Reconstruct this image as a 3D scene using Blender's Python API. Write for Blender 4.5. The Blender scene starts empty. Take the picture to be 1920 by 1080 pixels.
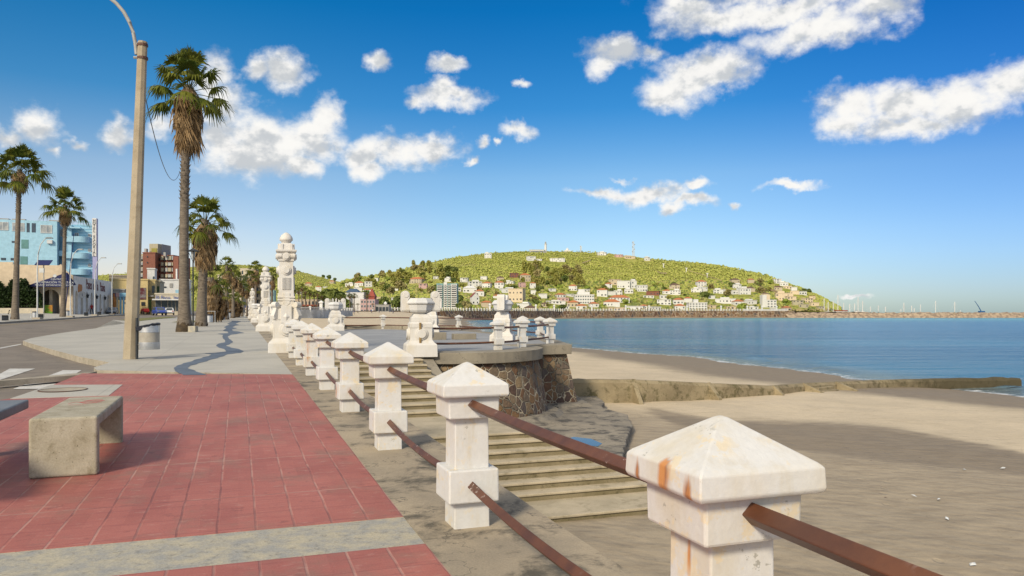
import bpy, bmesh, math, random
import numpy as np
from mathutils import Vector, Matrix, noise
random.seed(7); np.random.seed(7)
R = math.radians
SC = bpy.context.scene
COL = SC.collection
# ---------------------------------------------------------------- camera
F = 1440.0; U0 = 960.0; V0 = 588.0; EYE = 1.30      # focal length in photo pixels, horizon row, eye height
cam = bpy.data.cameras.new('camera'); camo = bpy.data.objects.new('camera', cam); COL.objects.link(camo)
cam.sensor_width = 36; cam.lens = 36 * F / 1920; cam.shift_y = (V0 - 540) / 1920
cam.clip_start = 0.05; cam.clip_end = 20000
camo.location = (0, 0, EYE); camo.rotation_euler = (R(90), 0, 0)
SC.camera = camo
SC.render.resolution_x = 1024; SC.render.resolution_y = 576
SC.view_settings.view_transform = 'Standard'; SC.view_settings.look = 'None'
SC.view_settings.exposure = 0.05; SC.view_settings.gamma = 1
SC.render.engine = 'CYCLES'
SC.cycles.max_bounces = 6; SC.cycles.transparent_max_bounces = 8
# ---------------------------------------------------------------- sun
SUN_EL = R(32); SUN_FROM = Vector((-0.42, -0.91, 0)).normalized()
sun = bpy.data.lights.new('sun', 'SUN'); sun.energy = 3.9; sun.angle = R(11); sun.color = (1.0, 0.88, 0.69)
suno = bpy.data.objects.new('sun', sun); COL.objects.link(suno)
sdir = Vector((SUN_FROM.x * math.cos(SUN_EL), SUN_FROM.y * math.cos(SUN_EL), math.sin(SUN_EL)))
suno.rotation_euler = sdir.to_track_quat('Z', 'Y').to_euler(); suno.location = (0, 0, 60)
# ---------------------------------------------------------------- world: Nishita sky and clouds given by azimuth and elevation
W = bpy.data.worlds.new('World'); SC.world = W; W.use_nodes = True
NT = W.node_tree; NT.nodes.clear()
class NB:
    def __init__(s, nt): s.nt = nt
    def n(s, typ, **kw):
        nd = s.nt.nodes.new(typ)
        for k, v in kw.items(): setattr(nd, k, v)
        return nd
    def link(s, a, b): s.nt.links.new(a, b)
    def put(s, sock, v):
        if isinstance(v, bpy.types.NodeSocket): s.nt.links.new(v, sock)
        elif v is not None: sock.default_value = v
    def m(s, op, a, b=None, c=None, clamp=False):
        nd = s.n('ShaderNodeMath', operation=op, use_clamp=clamp)
        s.put(nd.inputs[0], a); s.put(nd.inputs[1], b)
        if c is not None: s.put(nd.inputs[2], c)
        return nd.outputs[0]
    def vm(s, op, a, b=None):
        nd = s.n('ShaderNodeVectorMath', operation=op)
        s.put(nd.inputs[0], a); s.put(nd.inputs[1], b)
        return nd.outputs['Value'] if op in ('LENGTH', 'DOT_PRODUCT', 'DISTANCE') else nd.outputs[0]
    def noise(s, vec, scale, detail=4, rough=.55, dist=0, out='Fac'):
        nd = s.n('ShaderNodeTexNoise'); s.put(nd.inputs['Vector'], vec)
        nd.inputs['Scale'].default_value = scale; nd.inputs['Detail'].default_value = detail
        nd.inputs['Roughness'].default_value = rough; nd.inputs['Distortion'].default_value = dist
        return nd.outputs[out]
    def mix(s, fac, a, b, mode='MIX'):
        nd = s.n('ShaderNodeMix', data_type='RGBA', blend_type=mode)
        s.put(nd.inputs['Factor'], fac)
        A, B = [i for i in nd.inputs if i.name in ('A', 'B') and i.type == 'RGBA']
        s.put(A, a if not isinstance(a, tuple) or len(a) == 4 else (*a, 1)); s.put(B, b if not isinstance(b, tuple) or len(b) == 4 else (*b, 1))
        return [o for o in nd.outputs if o.type == 'RGBA'][0]
    def ss(s, x, lo, hi, a=0, b=1):
        nd = s.n('ShaderNodeMapRange', interpolation_type='SMOOTHSTEP')
        s.put(nd.inputs['Value'], x); nd.inputs['From Min'].default_value = lo; nd.inputs['From Max'].default_value = hi
        nd.inputs['To Min'].default_value = a; nd.inputs['To Max'].default_value = b
        return nd.outputs[0]
    def ramp(s, fac, stops, interp='LINEAR'):
        nd = s.n('ShaderNodeValToRGB'); s.put(nd.inputs[0], fac); cr = nd.color_ramp; cr.interpolation = interp
        cr.elements[0].position = stops[0][0]; cr.elements[0].color = (*stops[0][1], 1)
        cr.elements[1].position = stops[-1][0]; cr.elements[1].color = (*stops[-1][1], 1)
        for p, c in stops[1:-1]:
            e = cr.elements.new(p); e.color = (*c, 1)
        return nd.outputs[0]
    def mapv(s, vec, sc=(1, 1, 1), loc=(0, 0, 0), rot=(0, 0, 0)):
        nd = s.n('ShaderNodeMapping'); s.put(nd.inputs[0], vec); nd.inputs['Scale'].default_value = sc
        nd.inputs['Location'].default_value = loc; nd.inputs['Rotation'].default_value = rot
        return nd.outputs[0]
b = NB(NT)
sky = b.n('ShaderNodeTexSky', sky_type='NISHITA'); sky.sun_disc = False
sky.sun_elevation = SUN_EL; sky.sun_rotation = math.atan2(SUN_FROM.x, SUN_FROM.y)
sky.air_density = 1.0; sky.dust_density = 0.4; sky.ozone_density = 2.0
tc = b.n('ShaderNodeTexCoord'); D = b.vm('NORMALIZE', tc.outputs['Generated'])
sep = b.n('ShaderNodeSeparateXYZ'); b.link(D, sep.inputs[0])
az = b.m('ARCTAN2', sep.outputs[0], sep.outputs[1]); el = b.m('ARCSINE', sep.outputs[2])
cmb = b.n('ShaderNodeCombineXYZ'); b.link(az, cmb.inputs[0]); b.link(el, cmb.inputs[1]); AE = cmb.outputs[0]
warp = b.noise(D, 9, 3, .5, out='Color'); wv = b.vm('SCALE', b.vm('SUBTRACT', warp, (.5, .5, .5))); wv.node.inputs['Scale'].default_value = .05
warp2 = b.noise(D, 34, 5, .6, out='Color'); wv2 = b.vm('SCALE', b.vm('SUBTRACT', warp2, (.5, .5, .5))); wv2.node.inputs['Scale'].default_value = .030
AEW = b.vm('ADD', b.vm('ADD', AE, wv), wv2)
def azel(u, v):
    x, z = (u - U0) / F, (V0 - v) / F
    return math.atan2(x, 1), math.atan2(z, math.hypot(x, 1))
CL = [(505,268,105,55,1),(420,275,58,50,1),(590,278,55,40,1),(480,302,95,38,1),(560,318,45,22,.9),(602,222,30,38,1),(575,245,62,36,.9),
 (680,298,52,30,1),(750,290,72,32,1),(820,280,46,24,1),(700,325,42,20,1),
 (405,130,40,44,1),(430,190,52,46,.75),(525,130,50,28,1),(480,125,34,22,.9),(390,160,40,50,.8),
 (80,232,48,34,.85),(25,255,40,14,.35),(150,262,22,9,.4),(226,243,32,28,1),(300,232,34,24,.5),(110,280,13,11,.4),
 (704,117,20,17,.6),(830,128,32,16,1),(845,192,76,20,1),(830,172,28,20,.9),(785,205,22,16,.5),(968,243,38,16,.9),(978,144,14,8,.6),
 (880,296,12,9,.9),(902,272,12,9,.6),(935,270,10,6,.6),
 (1465,20,215,60,1),(1520,58,130,52,1),(1370,28,140,50,1),(1300,15,70,34,.8),(1480,-25,260,75,1),(1640,25,75,48,.95),
 (1165,100,62,34,1),(1145,118,36,26,1),(1225,95,30,22,.6),(1320,125,94,48,1),(1258,172,58,42,1),(1355,145,68,38,1),(1300,150,70,45,1),
 (1590,198,66,46,1),(1570,230,44,34,.9),(1700,185,135,58,1),(1800,180,135,70,1),(1890,150,85,62,1),(1710,222,145,46,1),(1980,140,60,60,1),
 (1140,358,58,13,.9),(1215,360,70,20,1),(1290,374,52,13,.9),(1255,384,20,12,.9),(1300,342,27,11,.8),(1490,350,58,12,.9),(1372,383,12,8,.5),(1175,330,18,6,.4),
 (1600,549,28,5,.7)]
field = None
for u, v, rx, ry, w in CL:
    a0, e0 = azel(u, v); a1, e1 = azel(u + rx, v - ry)
    d = b.vm('MULTIPLY', b.vm('SUBTRACT', AEW, (a0, e0, 0)), (.88 / (a1 - a0), .86 / (e1 - e0), 0))
    f = b.m('MULTIPLY_ADD', b.vm('LENGTH', d), -1.0 * (0.55 + .45 * w), 1.0 * (0.55 + .45 * w) - (1 - w) * .10)
    field = f if field is None else b.m('SMOOTH_MAX', field, f, .12)
DS = b.mapv(D, (1, 1, 1.35))
n1 = b.noise(DS, 24, 9, .58); n1b = b.noise(b.vm('ADD', DS, (-.004, 0, .012)), 24, 6, .55)
n2 = b.noise(DS, 11, 5, .55); n2b = b.noise(b.vm('ADD', DS, (-.006, 0, .022)), 11, 5, .55)
dens = b.m('ADD', field, b.m('MULTIPLY', b.m('SUBTRACT', n1, .5), 1.35))
n3 = b.noise(DS, 70, 6, .6)
dens = b.m('ADD', dens, b.m('ADD', b.m('MULTIPLY', b.m('SUBTRACT', n2, .5), .9), b.m('MULTIPLY', b.m('SUBTRACT', n3, .5), .45)))
front = b.ss(sep.outputs[1], 0.0, .2)
alpha = b.m('MULTIPLY', b.ss(dens, -.16, .74), front)
over = b.m('ADD', b.noise(b.mapv(D, (1, 1, 1.6)), 2.6, 8, .6), b.m('MULTIPLY', b.m('SUBTRACT', n1, .5), .25))    # unseen cloud cover overhead and behind, added to whiten the ambient light
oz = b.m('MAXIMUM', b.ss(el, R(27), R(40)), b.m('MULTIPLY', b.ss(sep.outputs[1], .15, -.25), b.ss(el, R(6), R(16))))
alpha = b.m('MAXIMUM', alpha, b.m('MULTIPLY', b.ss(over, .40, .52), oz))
rel = b.m('ADD', b.m('MULTIPLY', b.m('SUBTRACT', n1, n1b), 2.2), b.m('MULTIPLY', b.m('SUBTRACT', n2, n2b), 3.4))
lum = b.ss(b.m('SUBTRACT', rel, b.m('MULTIPLY', b.ss(dens, .45, 1.0), .16)), -.50, .40)
ccol = b.ramp(lum, [(0, (.60, .63, .66)), (.35, (.78, .79, .79)), (.6, (.93, .92, .90)), (1, (1.0, .985, .95))])
hsv = b.n('ShaderNodeHueSaturation'); hsv.inputs['Saturation'].default_value = 1.25; hsv.inputs['Value'].default_value = 1.0
b.link(sky.outputs[0], hsv.inputs['Color'])
tint = b.ramp(b.m('MULTIPLY', el, 2.0, clamp=True), [(0, (.62, .74, .92)), (.06, (.70, .76, .95)), (.2, (.80, .84, .96)), (.35, (.78, .86, .93)), (.52, (.25, .68, .90)), (.75, (.04, .60, .88)), (1, (.05, .55, .82))])
skyc = b.mix(1.0, hsv.outputs[0], tint, 'MULTIPLY')
skyc = b.mix(b.ss(az, 0, -.5), skyc, b.mix(1.0, skyc, (1.55, 1.18, 1.05), 'MULTIPLY'))
skyc = b.mix(b.ss(az, .1, .65), skyc, b.mix(1.0, skyc, (.66, .76, .94), 'MULTIPLY'))
bg1 = b.n('ShaderNodeBackground'); b.link(skyc, bg1.inputs[0]); bg1.inputs[1].default_value = 0.12
bg2 = b.n('ShaderNodeBackground'); b.link(ccol, bg2.inputs[0]); bg2.inputs[1].default_value = 0.94
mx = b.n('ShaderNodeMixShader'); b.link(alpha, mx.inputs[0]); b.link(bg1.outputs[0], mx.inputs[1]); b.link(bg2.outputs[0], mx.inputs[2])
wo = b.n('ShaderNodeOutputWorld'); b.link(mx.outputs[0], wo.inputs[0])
# ---------------------------------------------------------------- coordinates
ANG = math.atan2(.336, .942)
A2 = Vector((-.336, .942)).normalized(); C2 = Vector((A2.y, -A2.x)); O2 = Vector((.614, 2.26))
def P(s, t): v = O2 + A2 * s + C2 * t; return v.x, v.y          # s along the promenade, t towards the sea
def ST(x, y): d = Vector((x, y)) - O2; return d.dot(A2), d.dot(C2)
KN = [(-60, 0), (4.8, 0), (12, .09), (20, .17), (41, .37), (70, .6), (92, .78), (115, 1.0), (160, 1.15), (250, 1.5), (450, 2.6), (900, 3.4)]
def lerp(kn, x):
    if x <= kn[0][0]: return kn[0][1]
    for (a, p), (c, q) in zip(kn, kn[1:]):
        if x <= c: return p + (q - p) * (x - a) / (c - a)
    return kn[-1][1]
def gz(x, y):
    s, t = ST(x, y)
    e = lerp([(-40, .4), (-28, .4), (-24, .15), (-10, 0)], t)
    return lerp(KN, y) + e
def G(u, v, off=0.0):                                            # ground point seen at (u, v) of the photograph
    k = (v - V0) / F; lo, hi = .5, 400
    for _ in range(60):
        y = (lo + hi) / 2; x = (u - U0) / F * y
        if EYE - gz(x, y) - off > k * y: lo = y
        else: hi = y
    return (u - U0) / F * y, y
# ---------------------------------------------------------------- object helpers
def tag(o, label=None, cat=None, group=None, kind=None):
    if label: o['label'] = label
    if cat: o['category'] = cat
    if group: o['group'] = group
    if kind: o['kind'] = kind
    return o
def empty(name, loc, rz=0, label=None, cat=None, group=None, sc=1):
    o = bpy.data.objects.new(name, None); COL.objects.link(o); o.location = loc; o.rotation_euler = (0, 0, rz); o.scale = (sc, sc, sc)
    o.empty_display_size = .2
    return tag(o, label, cat, group)
class MB:
    def __init__(s): s.v = []; s.f = []; s.M = Matrix.Identity(4); s.mi = []; s.cur = 0
    def at(s, loc=(0, 0, 0), rz=0, rx=0, ry=0): s.M = Matrix.Translation(loc) @ Matrix.Rotation(rz, 4, 'Z') @ Matrix.Rotation(ry, 4, 'Y') @ Matrix.Rotation(rx, 4, 'X'); return s
    def add(s, vs, fs):
        n = len(s.v); s.v += [tuple(s.M @ Vector(p)) for p in vs]; s.f += [tuple(i + n for i in f) for f in fs]; s.mi += [s.cur] * len(fs); return s
    def box(s, x0, x1, y0, y1, z0, z1):
        return s.add([(x0, y0, z0), (x1, y0, z0), (x1, y1, z0), (x0, y1, z0), (x0, y0, z1), (x1, y0, z1), (x1, y1, z1), (x0, y1, z1)],
                     [(0, 3, 2, 1), (4, 5, 6, 7), (0, 1, 5, 4), (1, 2, 6, 5), (2, 3, 7, 6), (3, 0, 4, 7)])
    def cb(s, cx, cy, cz, sx, sy, sz): return s.box(cx - sx / 2, cx + sx / 2, cy - sy / 2, cy + sy / 2, cz - sz / 2, cz + sz / 2)
    def stack(s, lv, cx=0, cy=0, cap=True):                       # square rings: (z, half x, half y)
        vs = []; fs = []
        for L in lv:
            z, hx = L[0], L[1]; hy = L[2] if len(L) > 2 else hx
            vs += [(cx - hx, cy - hy, z), (cx + hx, cy - hy, z), (cx + hx, cy + hy, z), (cx - hx, cy + hy, z)]
        for i in range(len(lv) - 1):
            a = 4 * i
            for k in range(4): fs.append((a + k, a + (k + 1) % 4, a + 4 + (k + 1) % 4, a + 4 + k))
        if cap: fs.append((3, 2, 1, 0)); n = 4 * (len(lv) - 1); fs.append((n, n + 1, n + 2, n + 3))
        return s.add(vs, fs)
    def lathe(s, pr, n=24, cx=0, cy=0, cap=True, ph=0):             # profile (z, r)
        vs = []; fs = []
        for z, r in pr:
            for k in range(n):
                a = ph + 2 * math.pi * k / n; vs.append((cx + r * math.cos(a), cy + r * math.sin(a), z))
        for i in range(len(pr) - 1):
            for k in range(n): fs.append((i * n + k, i * n + (k + 1) % n, (i + 1) * n + (k + 1) % n, (i + 1) * n + k))
        if cap: fs.append(tuple(range(n - 1, -1, -1))); q = (len(pr) - 1) * n; fs.append(tuple(range(q, q + n)))
        return s.add(vs, fs)
    def tube(s, pts, rad, n=8, cap=True, ph=0, flat=1):
        pts = [Vector(p) for p in pts]; vs = []; fs = []
        up0 = Vector((0, 0, 1))
        for i, p in enumerate(pts):
            d = (pts[min(i + 1, len(pts) - 1)] - pts[max(i - 1, 0)]).normalized()
            up = up0 if abs(d.z) < .95 else Vector((0, 1, 0))
            x = d.cross(up).normalized(); y = x.cross(d).normalized()
            r = rad[i] if isinstance(rad, (list, tuple)) else rad
            for k in range(n):
                a = ph + 2 * math.pi * k / n; vs.append(tuple(p + x * (r * math.cos(a)) + y * (r * math.sin(a) * flat)))
        for i in range(len(pts) - 1):
            for k in range(n): fs.append((i * n + k, i * n + (k + 1) % n, (i + 1) * n + (k + 1) % n, (i + 1) * n + k))
        if cap: fs.append(tuple(range(n - 1, -1, -1))); q = (len(pts) - 1) * n; fs.append(tuple(range(q, q + n)))
        return s.add(vs, fs)
    def prism(s, poly, z0, z1):                                   # horizontal polygon (ccw)
        n = len(poly); vs = [(x, y, z0) for x, y in poly] + [(x, y, z1) for x, y in poly]
        return s.add(vs, [tuple(range(n - 1, -1, -1)), tuple(range(n, 2 * n))] + [(i, (i + 1) % n, n + (i + 1) % n, n + i) for i in range(n)])
    def yprism(s, poly, y0, y1):                                  # polygon in x-z, extruded along y
        n = len(poly); vs = [(x, y0, z) for x, z in poly] + [(x, y1, z) for x, z in poly]
        return s.add(vs, [tuple(range(n)), tuple(range(2 * n - 1, n - 1, -1))] + [(i, n + i, n + (i + 1) % n, (i + 1) % n) for i in range(n)])
    def disc(s, cx, cz, r, y0, y1, n=24, ring=0):                 # disc facing -y
        return s.yprism([(cx + r * math.cos(2 * math.pi * k / n), cz + r * math.sin(2 * math.pi * k / n)) for k in range(n)], y0, y1)
    def mesh(s, name, mats, smooth=False, ang=35):
        me = bpy.data.meshes.new(name); me.from_pydata(s.v, [], s.f); me.update()
        mats = mats if isinstance(mats, (list, tuple)) else [mats]
        for m in mats: me.materials.append(m)
        if len(mats) > 1: me.polygons.foreach_set('material_index', s.mi)
        if smooth:
            me.polygons.foreach_set('use_smooth', [True] * len(me.polygons))
            try: me.set_sharp_from_angle(angle=R(ang))
            except Exception: pass
        return me
    def build(s, name, mats, parent=None, smooth=False, bevel=0, seg=2, ang=35):
        o = bpy.data.objects.new(name, s.mesh(name, mats, smooth, ang)); COL.objects.link(o)
        if parent: o.parent = parent
        if bevel:
            mod = o.modifiers.new('bevel', 'BEVEL'); mod.width = bevel; mod.segments = seg; mod.limit_method = 'ANGLE'; mod.angle_limit = R(30)
            mod.harden_normals = False
        return o
def kids(o): return [c for c in bpy.data.objects if c.parent == o]
def tree_of(o): return [(c, tree_of(c)) for c in kids(o)]
def copy_tree(o, T=None, parent=None):
    T = tree_of(o) if T is None else T
    c = o.copy(); COL.objects.link(c); c.parent = parent
    for ch, sub in T: copy_tree(ch, sub, c)
    return c
def text_obj(name, s, size, mat, parent, loc, rot, depth=.01, align='CENTER', sx=1):
    cu = bpy.data.curves.new(name, 'FONT'); cu.body = s; cu.size = size; cu.extrude = depth; cu.align_x = align; cu.align_y = 'CENTER'
    to = bpy.data.objects.new('tmp', cu); COL.objects.link(to)
    bpy.context.view_layer.update()
    me = bpy.data.meshes.new_from_object(to.evaluated_get(bpy.context.evaluated_depsgraph_get()))
    bpy.data.objects.remove(to); me.materials.clear(); me.materials.append(mat)
    o = bpy.data.objects.new(name, me); COL.objects.link(o); o.parent = parent; o.location = loc; o.rotation_euler = rot; o.scale = (sx, 1, 1)
    return o
# ---------------------------------------------------------------- materials
def newmat(name):
    m = bpy.data.materials.new(name); m.use_nodes = True; nt = m.node_tree; nt.nodes.clear(); nb = NB(nt)
    bs = nb.n('ShaderNodeBsdfPrincipled'); o = nb.n('ShaderNodeOutputMaterial'); nb.link(bs.outputs[0], o.inputs[0])
    return m, nb, bs
def coords(nb, kind='Object'):
    if kind == 'World': return nb.n('ShaderNodeNewGeometry').outputs['Position']
    return nb.n('ShaderNodeTexCoord').outputs[kind]
def bump(nb, bs, h, strength=.3, dist=.01):
    bp = nb.n('ShaderNodeBump'); bp.inputs['Strength'].default_value = strength; bp.inputs['Distance'].default_value = dist
    nb.put(bp.inputs['Height'], h); nb.link(bp.outputs[0], bs.inputs['Normal']); return bp
def simple(name, c1, c2=None, scale=4, rough=.75, bumpd=.004, bs_=.3, detail=5, fine=None, metal=0, kind='Object', stretch=(1, 1, 1), lo=.35, hi=.65, spec=.4):
    m, nb, bs = newmat(name); v = nb.mapv(coords(nb, kind), stretch)
    c2 = c2 or tuple(x * .8 for x in c1)
    n = nb.noise(v, scale, detail, .6)
    col = nb.mix(nb.ss(n, lo, hi), c1, c2)
    n2 = nb.noise(v, scale * 9, 3, .6)
    col = nb.mix(.35, col, nb.ramp(n2, [(.3, (.55, .55, .55)), (.7, (1.0, 1.0, 1.0))]), 'MULTIPLY')
    nb.link(col, bs.inputs['Base Color']); bs.inputs['Roughness'].default_value = rough; bs.inputs['Metallic'].default_value = metal
    bs.inputs['Specular IOR Level'].default_value = spec
    if bumpd: bump(nb, bs, n2, bs_, bumpd)
    return m
# white painted masonry with cream weathering, chips and rust at the rail sockets
STAINS = []
def white_mat(name, base=(.61, .605, .59), warm=(.55, .49, .37), kind='World', chips=True, stains=()):
    m, nb, bs = newmat(name); p = coords(nb, kind)
    n1 = nb.noise(nb.mapv(p, (1, 1, .35)), 3.2, 6, .65)
    col = nb.mix(nb.ss(n1, .42, .75, 0, .8), base, warm)
    grime = nb.noise(nb.mapv(p, (5, 5, .8)), 2.0, 4, .7)
    col = nb.mix(nb.ss(grime, .54, .78, 0, .5), col, (.50, .44, .33))
    n3 = nb.noise(p, 38, 5, .65)
    if chips:
        n2 = nb.noise(p, 15, 6, .72); n2m = nb.noise(p, 3.1, 2, .5)
        chip = nb.m('MULTIPLY', nb.ss(n2, .615, .635), nb.ss(n2m, .49, .56))
        col = nb.mix(nb.m('MULTIPLY', chip, .8), col, (.30, .29, .25))
        n4 = nb.noise(p, 9, 6, .7); peel = nb.m('MULTIPLY', nb.ss(n4, .55, .60), nb.ss(n2m, .36, .50))
        col = nb.mix(nb.m('MULTIPLY', peel, .6), col, (.66, .54, .34))
    col = nb.mix(.25, col, nb.ramp(n3, [(.3, (.72, .72, .72)), (.65, (1, 1, 1))]), 'MULTIPLY')
    streak = nb.noise(nb.mapv(p, (30, 30, 3)), 1.0, 4, .7)
    for (sx, sy, sz, rx, rz) in stains:
        d = nb.vm('LENGTH', nb.vm('MULTIPLY', nb.vm('SUBTRACT', p, (sx, sy, sz)), (1 / rx, 1 / rx, 1 / rz)))
        k = nb.ss(nb.m('ADD', d, nb.m('MULTIPLY', streak, 1.3)), 1.45, .85)
        col = nb.mix(nb.m('MULTIPLY', k, .95), col, nb.mix(nb.ss(streak, .4, .6), (.52, .22, .06), (.24, .085, .03)))
    nb.link(col, bs.inputs['Base Color']); bs.inputs['Roughness'].default_value = .62; bs.inputs['Specular IOR Level'].default_value = .35
    h = nb.m('ADD', nb.m('MULTIPLY', n3, .5), nb.noise(p, 6, 3, .5))
    bump(nb, bs, h, .45, .008)
    return m
def _fp(s, t, z): x, y = P(s, t); return (x, y, z)
S1 = P(0, 0)
M = {}
M['post'] = white_mat('weathered_white_paint', stains=[
    (*_fp(-.02, -.205, .86)[:2], .845, .052, .13), (*_fp(-.145, -.205, .80)[:2], .815, .034, .085), (*_fp(.13, -.205, .83)[:2], .82, .026, .075),
    (*_fp(0, -.10, .60)[:2], .60, .02, .10), (*_fp(-.16, .06, .43)[:2], .43, .03, .05),
    (*_fp(8.06, -.14, .30)[:2], .30, .08, .18), (*_fp(7.94, .04, .10)[:2], .12, .05, .1), (*_fp(7.8, -.02, .62)[:2], .33, .05, .12),
    (*_fp(13.15, -.08, .55)[:2], .60, .08, .36), (*_fp(2.6, -.03, .60)[:2], .60, .02, .12)])
M['mon'] = white_mat('white_monument_paint', (.62, .60, .565), (.57, .51, .40), chips=False)
M['bowl'] = white_mat('white_bowl_paint', (.58, .58, .58), (.54, .52, .47), chips=False)
def rust_mat():
    m, nb, bs = newmat('rusty_painted_steel'); p = coords(nb, 'World')
    n = nb.noise(p, 4, 6, .65); col = nb.mix(nb.ss(n, .35, .7), (.075, .028, .014), (.135, .050, .020))
    n2 = nb.noise(p, 22, 6, .7); n3 = nb.noise(p, 2.2, 2, .5)
    flake = nb.m('MULTIPLY', nb.ss(n2, .60, .64), nb.ss(n3, .54, .62))
    col = nb.mix(nb.m('MULTIPLY', flake, .75), col, (.50, .42, .38))
    nb.link(col, bs.inputs['Base Color']); bs.inputs['Roughness'].default_value = .48; bump(nb, bs, n2, .35, .003); return m
M['rail'] = rust_mat()
def concrete(name, c1, c2, dark=(.10, .09, .07), dk=.5, scale=1.2, kind='World', moss=None, crack=True, rough=.85, lo=.52):
    m, nb, bs = newmat(name); p = coords(nb, kind)
    n = nb.noise(p, scale, 7, .65); col = nb.mix(nb.ss(n, .35, .65), c1, c2)
    n2 = nb.noise(p, scale * 2.3, 8, .72, .4); col = nb.mix(nb.ss(n2, lo, lo + .16, 0, dk), col, dark)
    if moss: n4 = nb.noise(p, scale * 3.1, 6, .7); col = nb.mix(nb.ss(n4, .5, .65, 0, .75), col, moss)
    g = nb.noise(p, 70, 3, .7); col = nb.mix(.45, col, nb.ramp(g, [(.3, (.5, .5, .5)), (.7, (1.05, 1.05, 1.05))]), 'MULTIPLY')
    h = nb.m('ADD', nb.m('MULTIPLY', g, .5), n2)
    if crack:
        vo = nb.n('ShaderNodeTexVoronoi', feature='DISTANCE_TO_EDGE'); nb.put(vo.inputs['Vector'], nb.vm('ADD', p, nb.vm('SCALE', nb.noise(p, 3, 4, .6, out='Color'), None)))
        vo.inputs['Scale'].default_value = .55
        ck = nb.ss(vo.outputs[0], .0, .006, .7, 0); col = nb.mix(ck, col, (.07, .06, .05))
    nb.link(col, bs.inputs['Base Color']); bs.inputs['Roughness'].default_value = rough; bs.inputs['Specular IOR Level'].default_value = .3
    bump(nb, bs, h, .5, .008); return m
M['kerb_strip'] = concrete('stained_concrete_coping', (.44, .36, .25), (.31, .26, .19), dark=(.075, .068, .052), dk=.85, scale=.9, lo=.49)
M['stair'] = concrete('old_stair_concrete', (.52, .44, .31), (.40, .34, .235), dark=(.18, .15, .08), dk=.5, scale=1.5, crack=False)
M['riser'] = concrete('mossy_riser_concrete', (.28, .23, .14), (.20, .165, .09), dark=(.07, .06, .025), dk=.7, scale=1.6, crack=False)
M['cope'] = concrete('coping_stone', (.33, .29, .22), (.25, .22, .17), dark=(.10, .09, .075), dk=.5, scale=1.0)
M['apron'] = concrete('wet_apron_concrete', (.33, .285, .215), (.22, .195, .155), dark=(.05, .048, .045), dk=.85, scale=.75, lo=.47)
M['groyne'] = concrete('algae_concrete', (.35, .285, .175), (.25, .20, .12), dark=(.06, .052, .022), dk=.75, scale=.9, crack=False, moss=(.09, .08, .03))
M['deck'] = concrete('terrace_paving', (.34, .345, .35), (.28, .285, .29), dark=(.16, .15, .14), dk=.35, scale=.6, crack=False)
M['bench'] = concrete('bench_concrete', (.44, .40, .31), (.34, .305, .22), dark=(.15, .12, .06), dk=.45, scale=4, kind='Object', crack=False, lo=.52)
def pits(m, sc=34, thr=.16, col=(.10, .085, .05)):
    nt = m.node_tree; nb = NB(nt); bs = [n for n in nt.nodes if n.type == 'BSDF_PRINCIPLED'][0]; old = bs.inputs['Base Color'].links[0].from_socket
    p = nb.n('ShaderNodeTexCoord').outputs['Object']; vo = nb.n('ShaderNodeTexVoronoi', feature='F1'); nb.put(vo.inputs['Vector'], p); vo.inputs['Scale'].default_value = sc
    gate = nb.ss(nb.noise(p, 5, 4, .6), .42, .55); k = nb.m('MULTIPLY', nb.ss(vo.outputs['Distance'], thr, thr * .6), gate); nb.link(nb.mix(nb.m('MULTIPLY', k, .85), old, col), bs.inputs['Base Color'])
pits(M['bench'])
def seaward_algae(m):
    nt = m.node_tree; nb = NB(nt); bs = [n for n in nt.nodes if n.type == 'BSDF_PRINCIPLED'][0]; old = bs.inputs['Base Color'].links[0].from_socket
    p = nb.n('ShaderNodeNewGeometry').outputs['Position']; sp = nb.n('ShaderNodeSeparateXYZ'); nb.link(p, sp.inputs[0])
    k = nb.ss(nb.m('ADD', sp.outputs[0], nb.m('MULTIPLY', nb.noise(p, 1.5, 5, .7), 8)), 21, 28); nb.link(nb.mix(nb.m('MULTIPLY', k, .85), old, (.055, .045, .022)), bs.inputs['Base Color'])
seaward_algae(M['groyne'])
def stone_mat(name, sc=4.3, mort=(.40, .335, .24)):
    m, nb, bs = newmat(name); p = coords(nb, 'World')
    wv = nb.vm('SUBTRACT', nb.noise(p, 2.5, 3, .6, out='Color'), (.5, .5, .5)); s_ = nb.vm('SCALE', wv); s_.node.inputs['Scale'].default_value = .16
    q = nb.mapv(nb.vm('ADD', p, s_), (1, 1, .85))
    e = nb.n('ShaderNodeTexVoronoi', feature='DISTANCE_TO_EDGE'); nb.put(e.inputs['Vector'], q); e.inputs['Scale'].default_value = sc
    c = nb.n('ShaderNodeTexVoronoi', feature='F1'); nb.put(c.inputs['Vector'], q); c.inputs['Scale'].default_value = sc
    sp = nb.n('ShaderNodeSeparateColor'); nb.link(c.outputs['Color'], sp.inputs[0])
    st = nb.ramp(sp.outputs[0], [(0, (.075, .045, .034)), (.25, (.15, .075, .038)), (.5, (.22, .13, .055)), (.72, (.09, .07, .062)), (1, (.26, .18, .095))])
    st = nb.mix(.6, st, nb.ramp(nb.noise(p, 14, 5, .7), [(.3, (.35, .35, .35)), (.7, (1.3, 1.3, 1.3))]), 'MULTIPLY')
    k = nb.ss(e.outputs[0], .025, .085)
    mo = nb.mix(nb.ss(nb.noise(p, 1.1, 4, .6), .45, .62), mort, (.13, .115, .085))
    col = nb.mix(k, mo, st)
    nb.link(col, bs.inputs['Base Color']); bs.inputs['Roughness'].default_value = .8
    bump(nb, bs, nb.m('ADD', k, nb.m('MULTIPLY', nb.noise(p, 18, 4, .6), .5)), 1.0, .06); return m
M['stone'] = stone_mat('brown_rubble_masonry')
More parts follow.
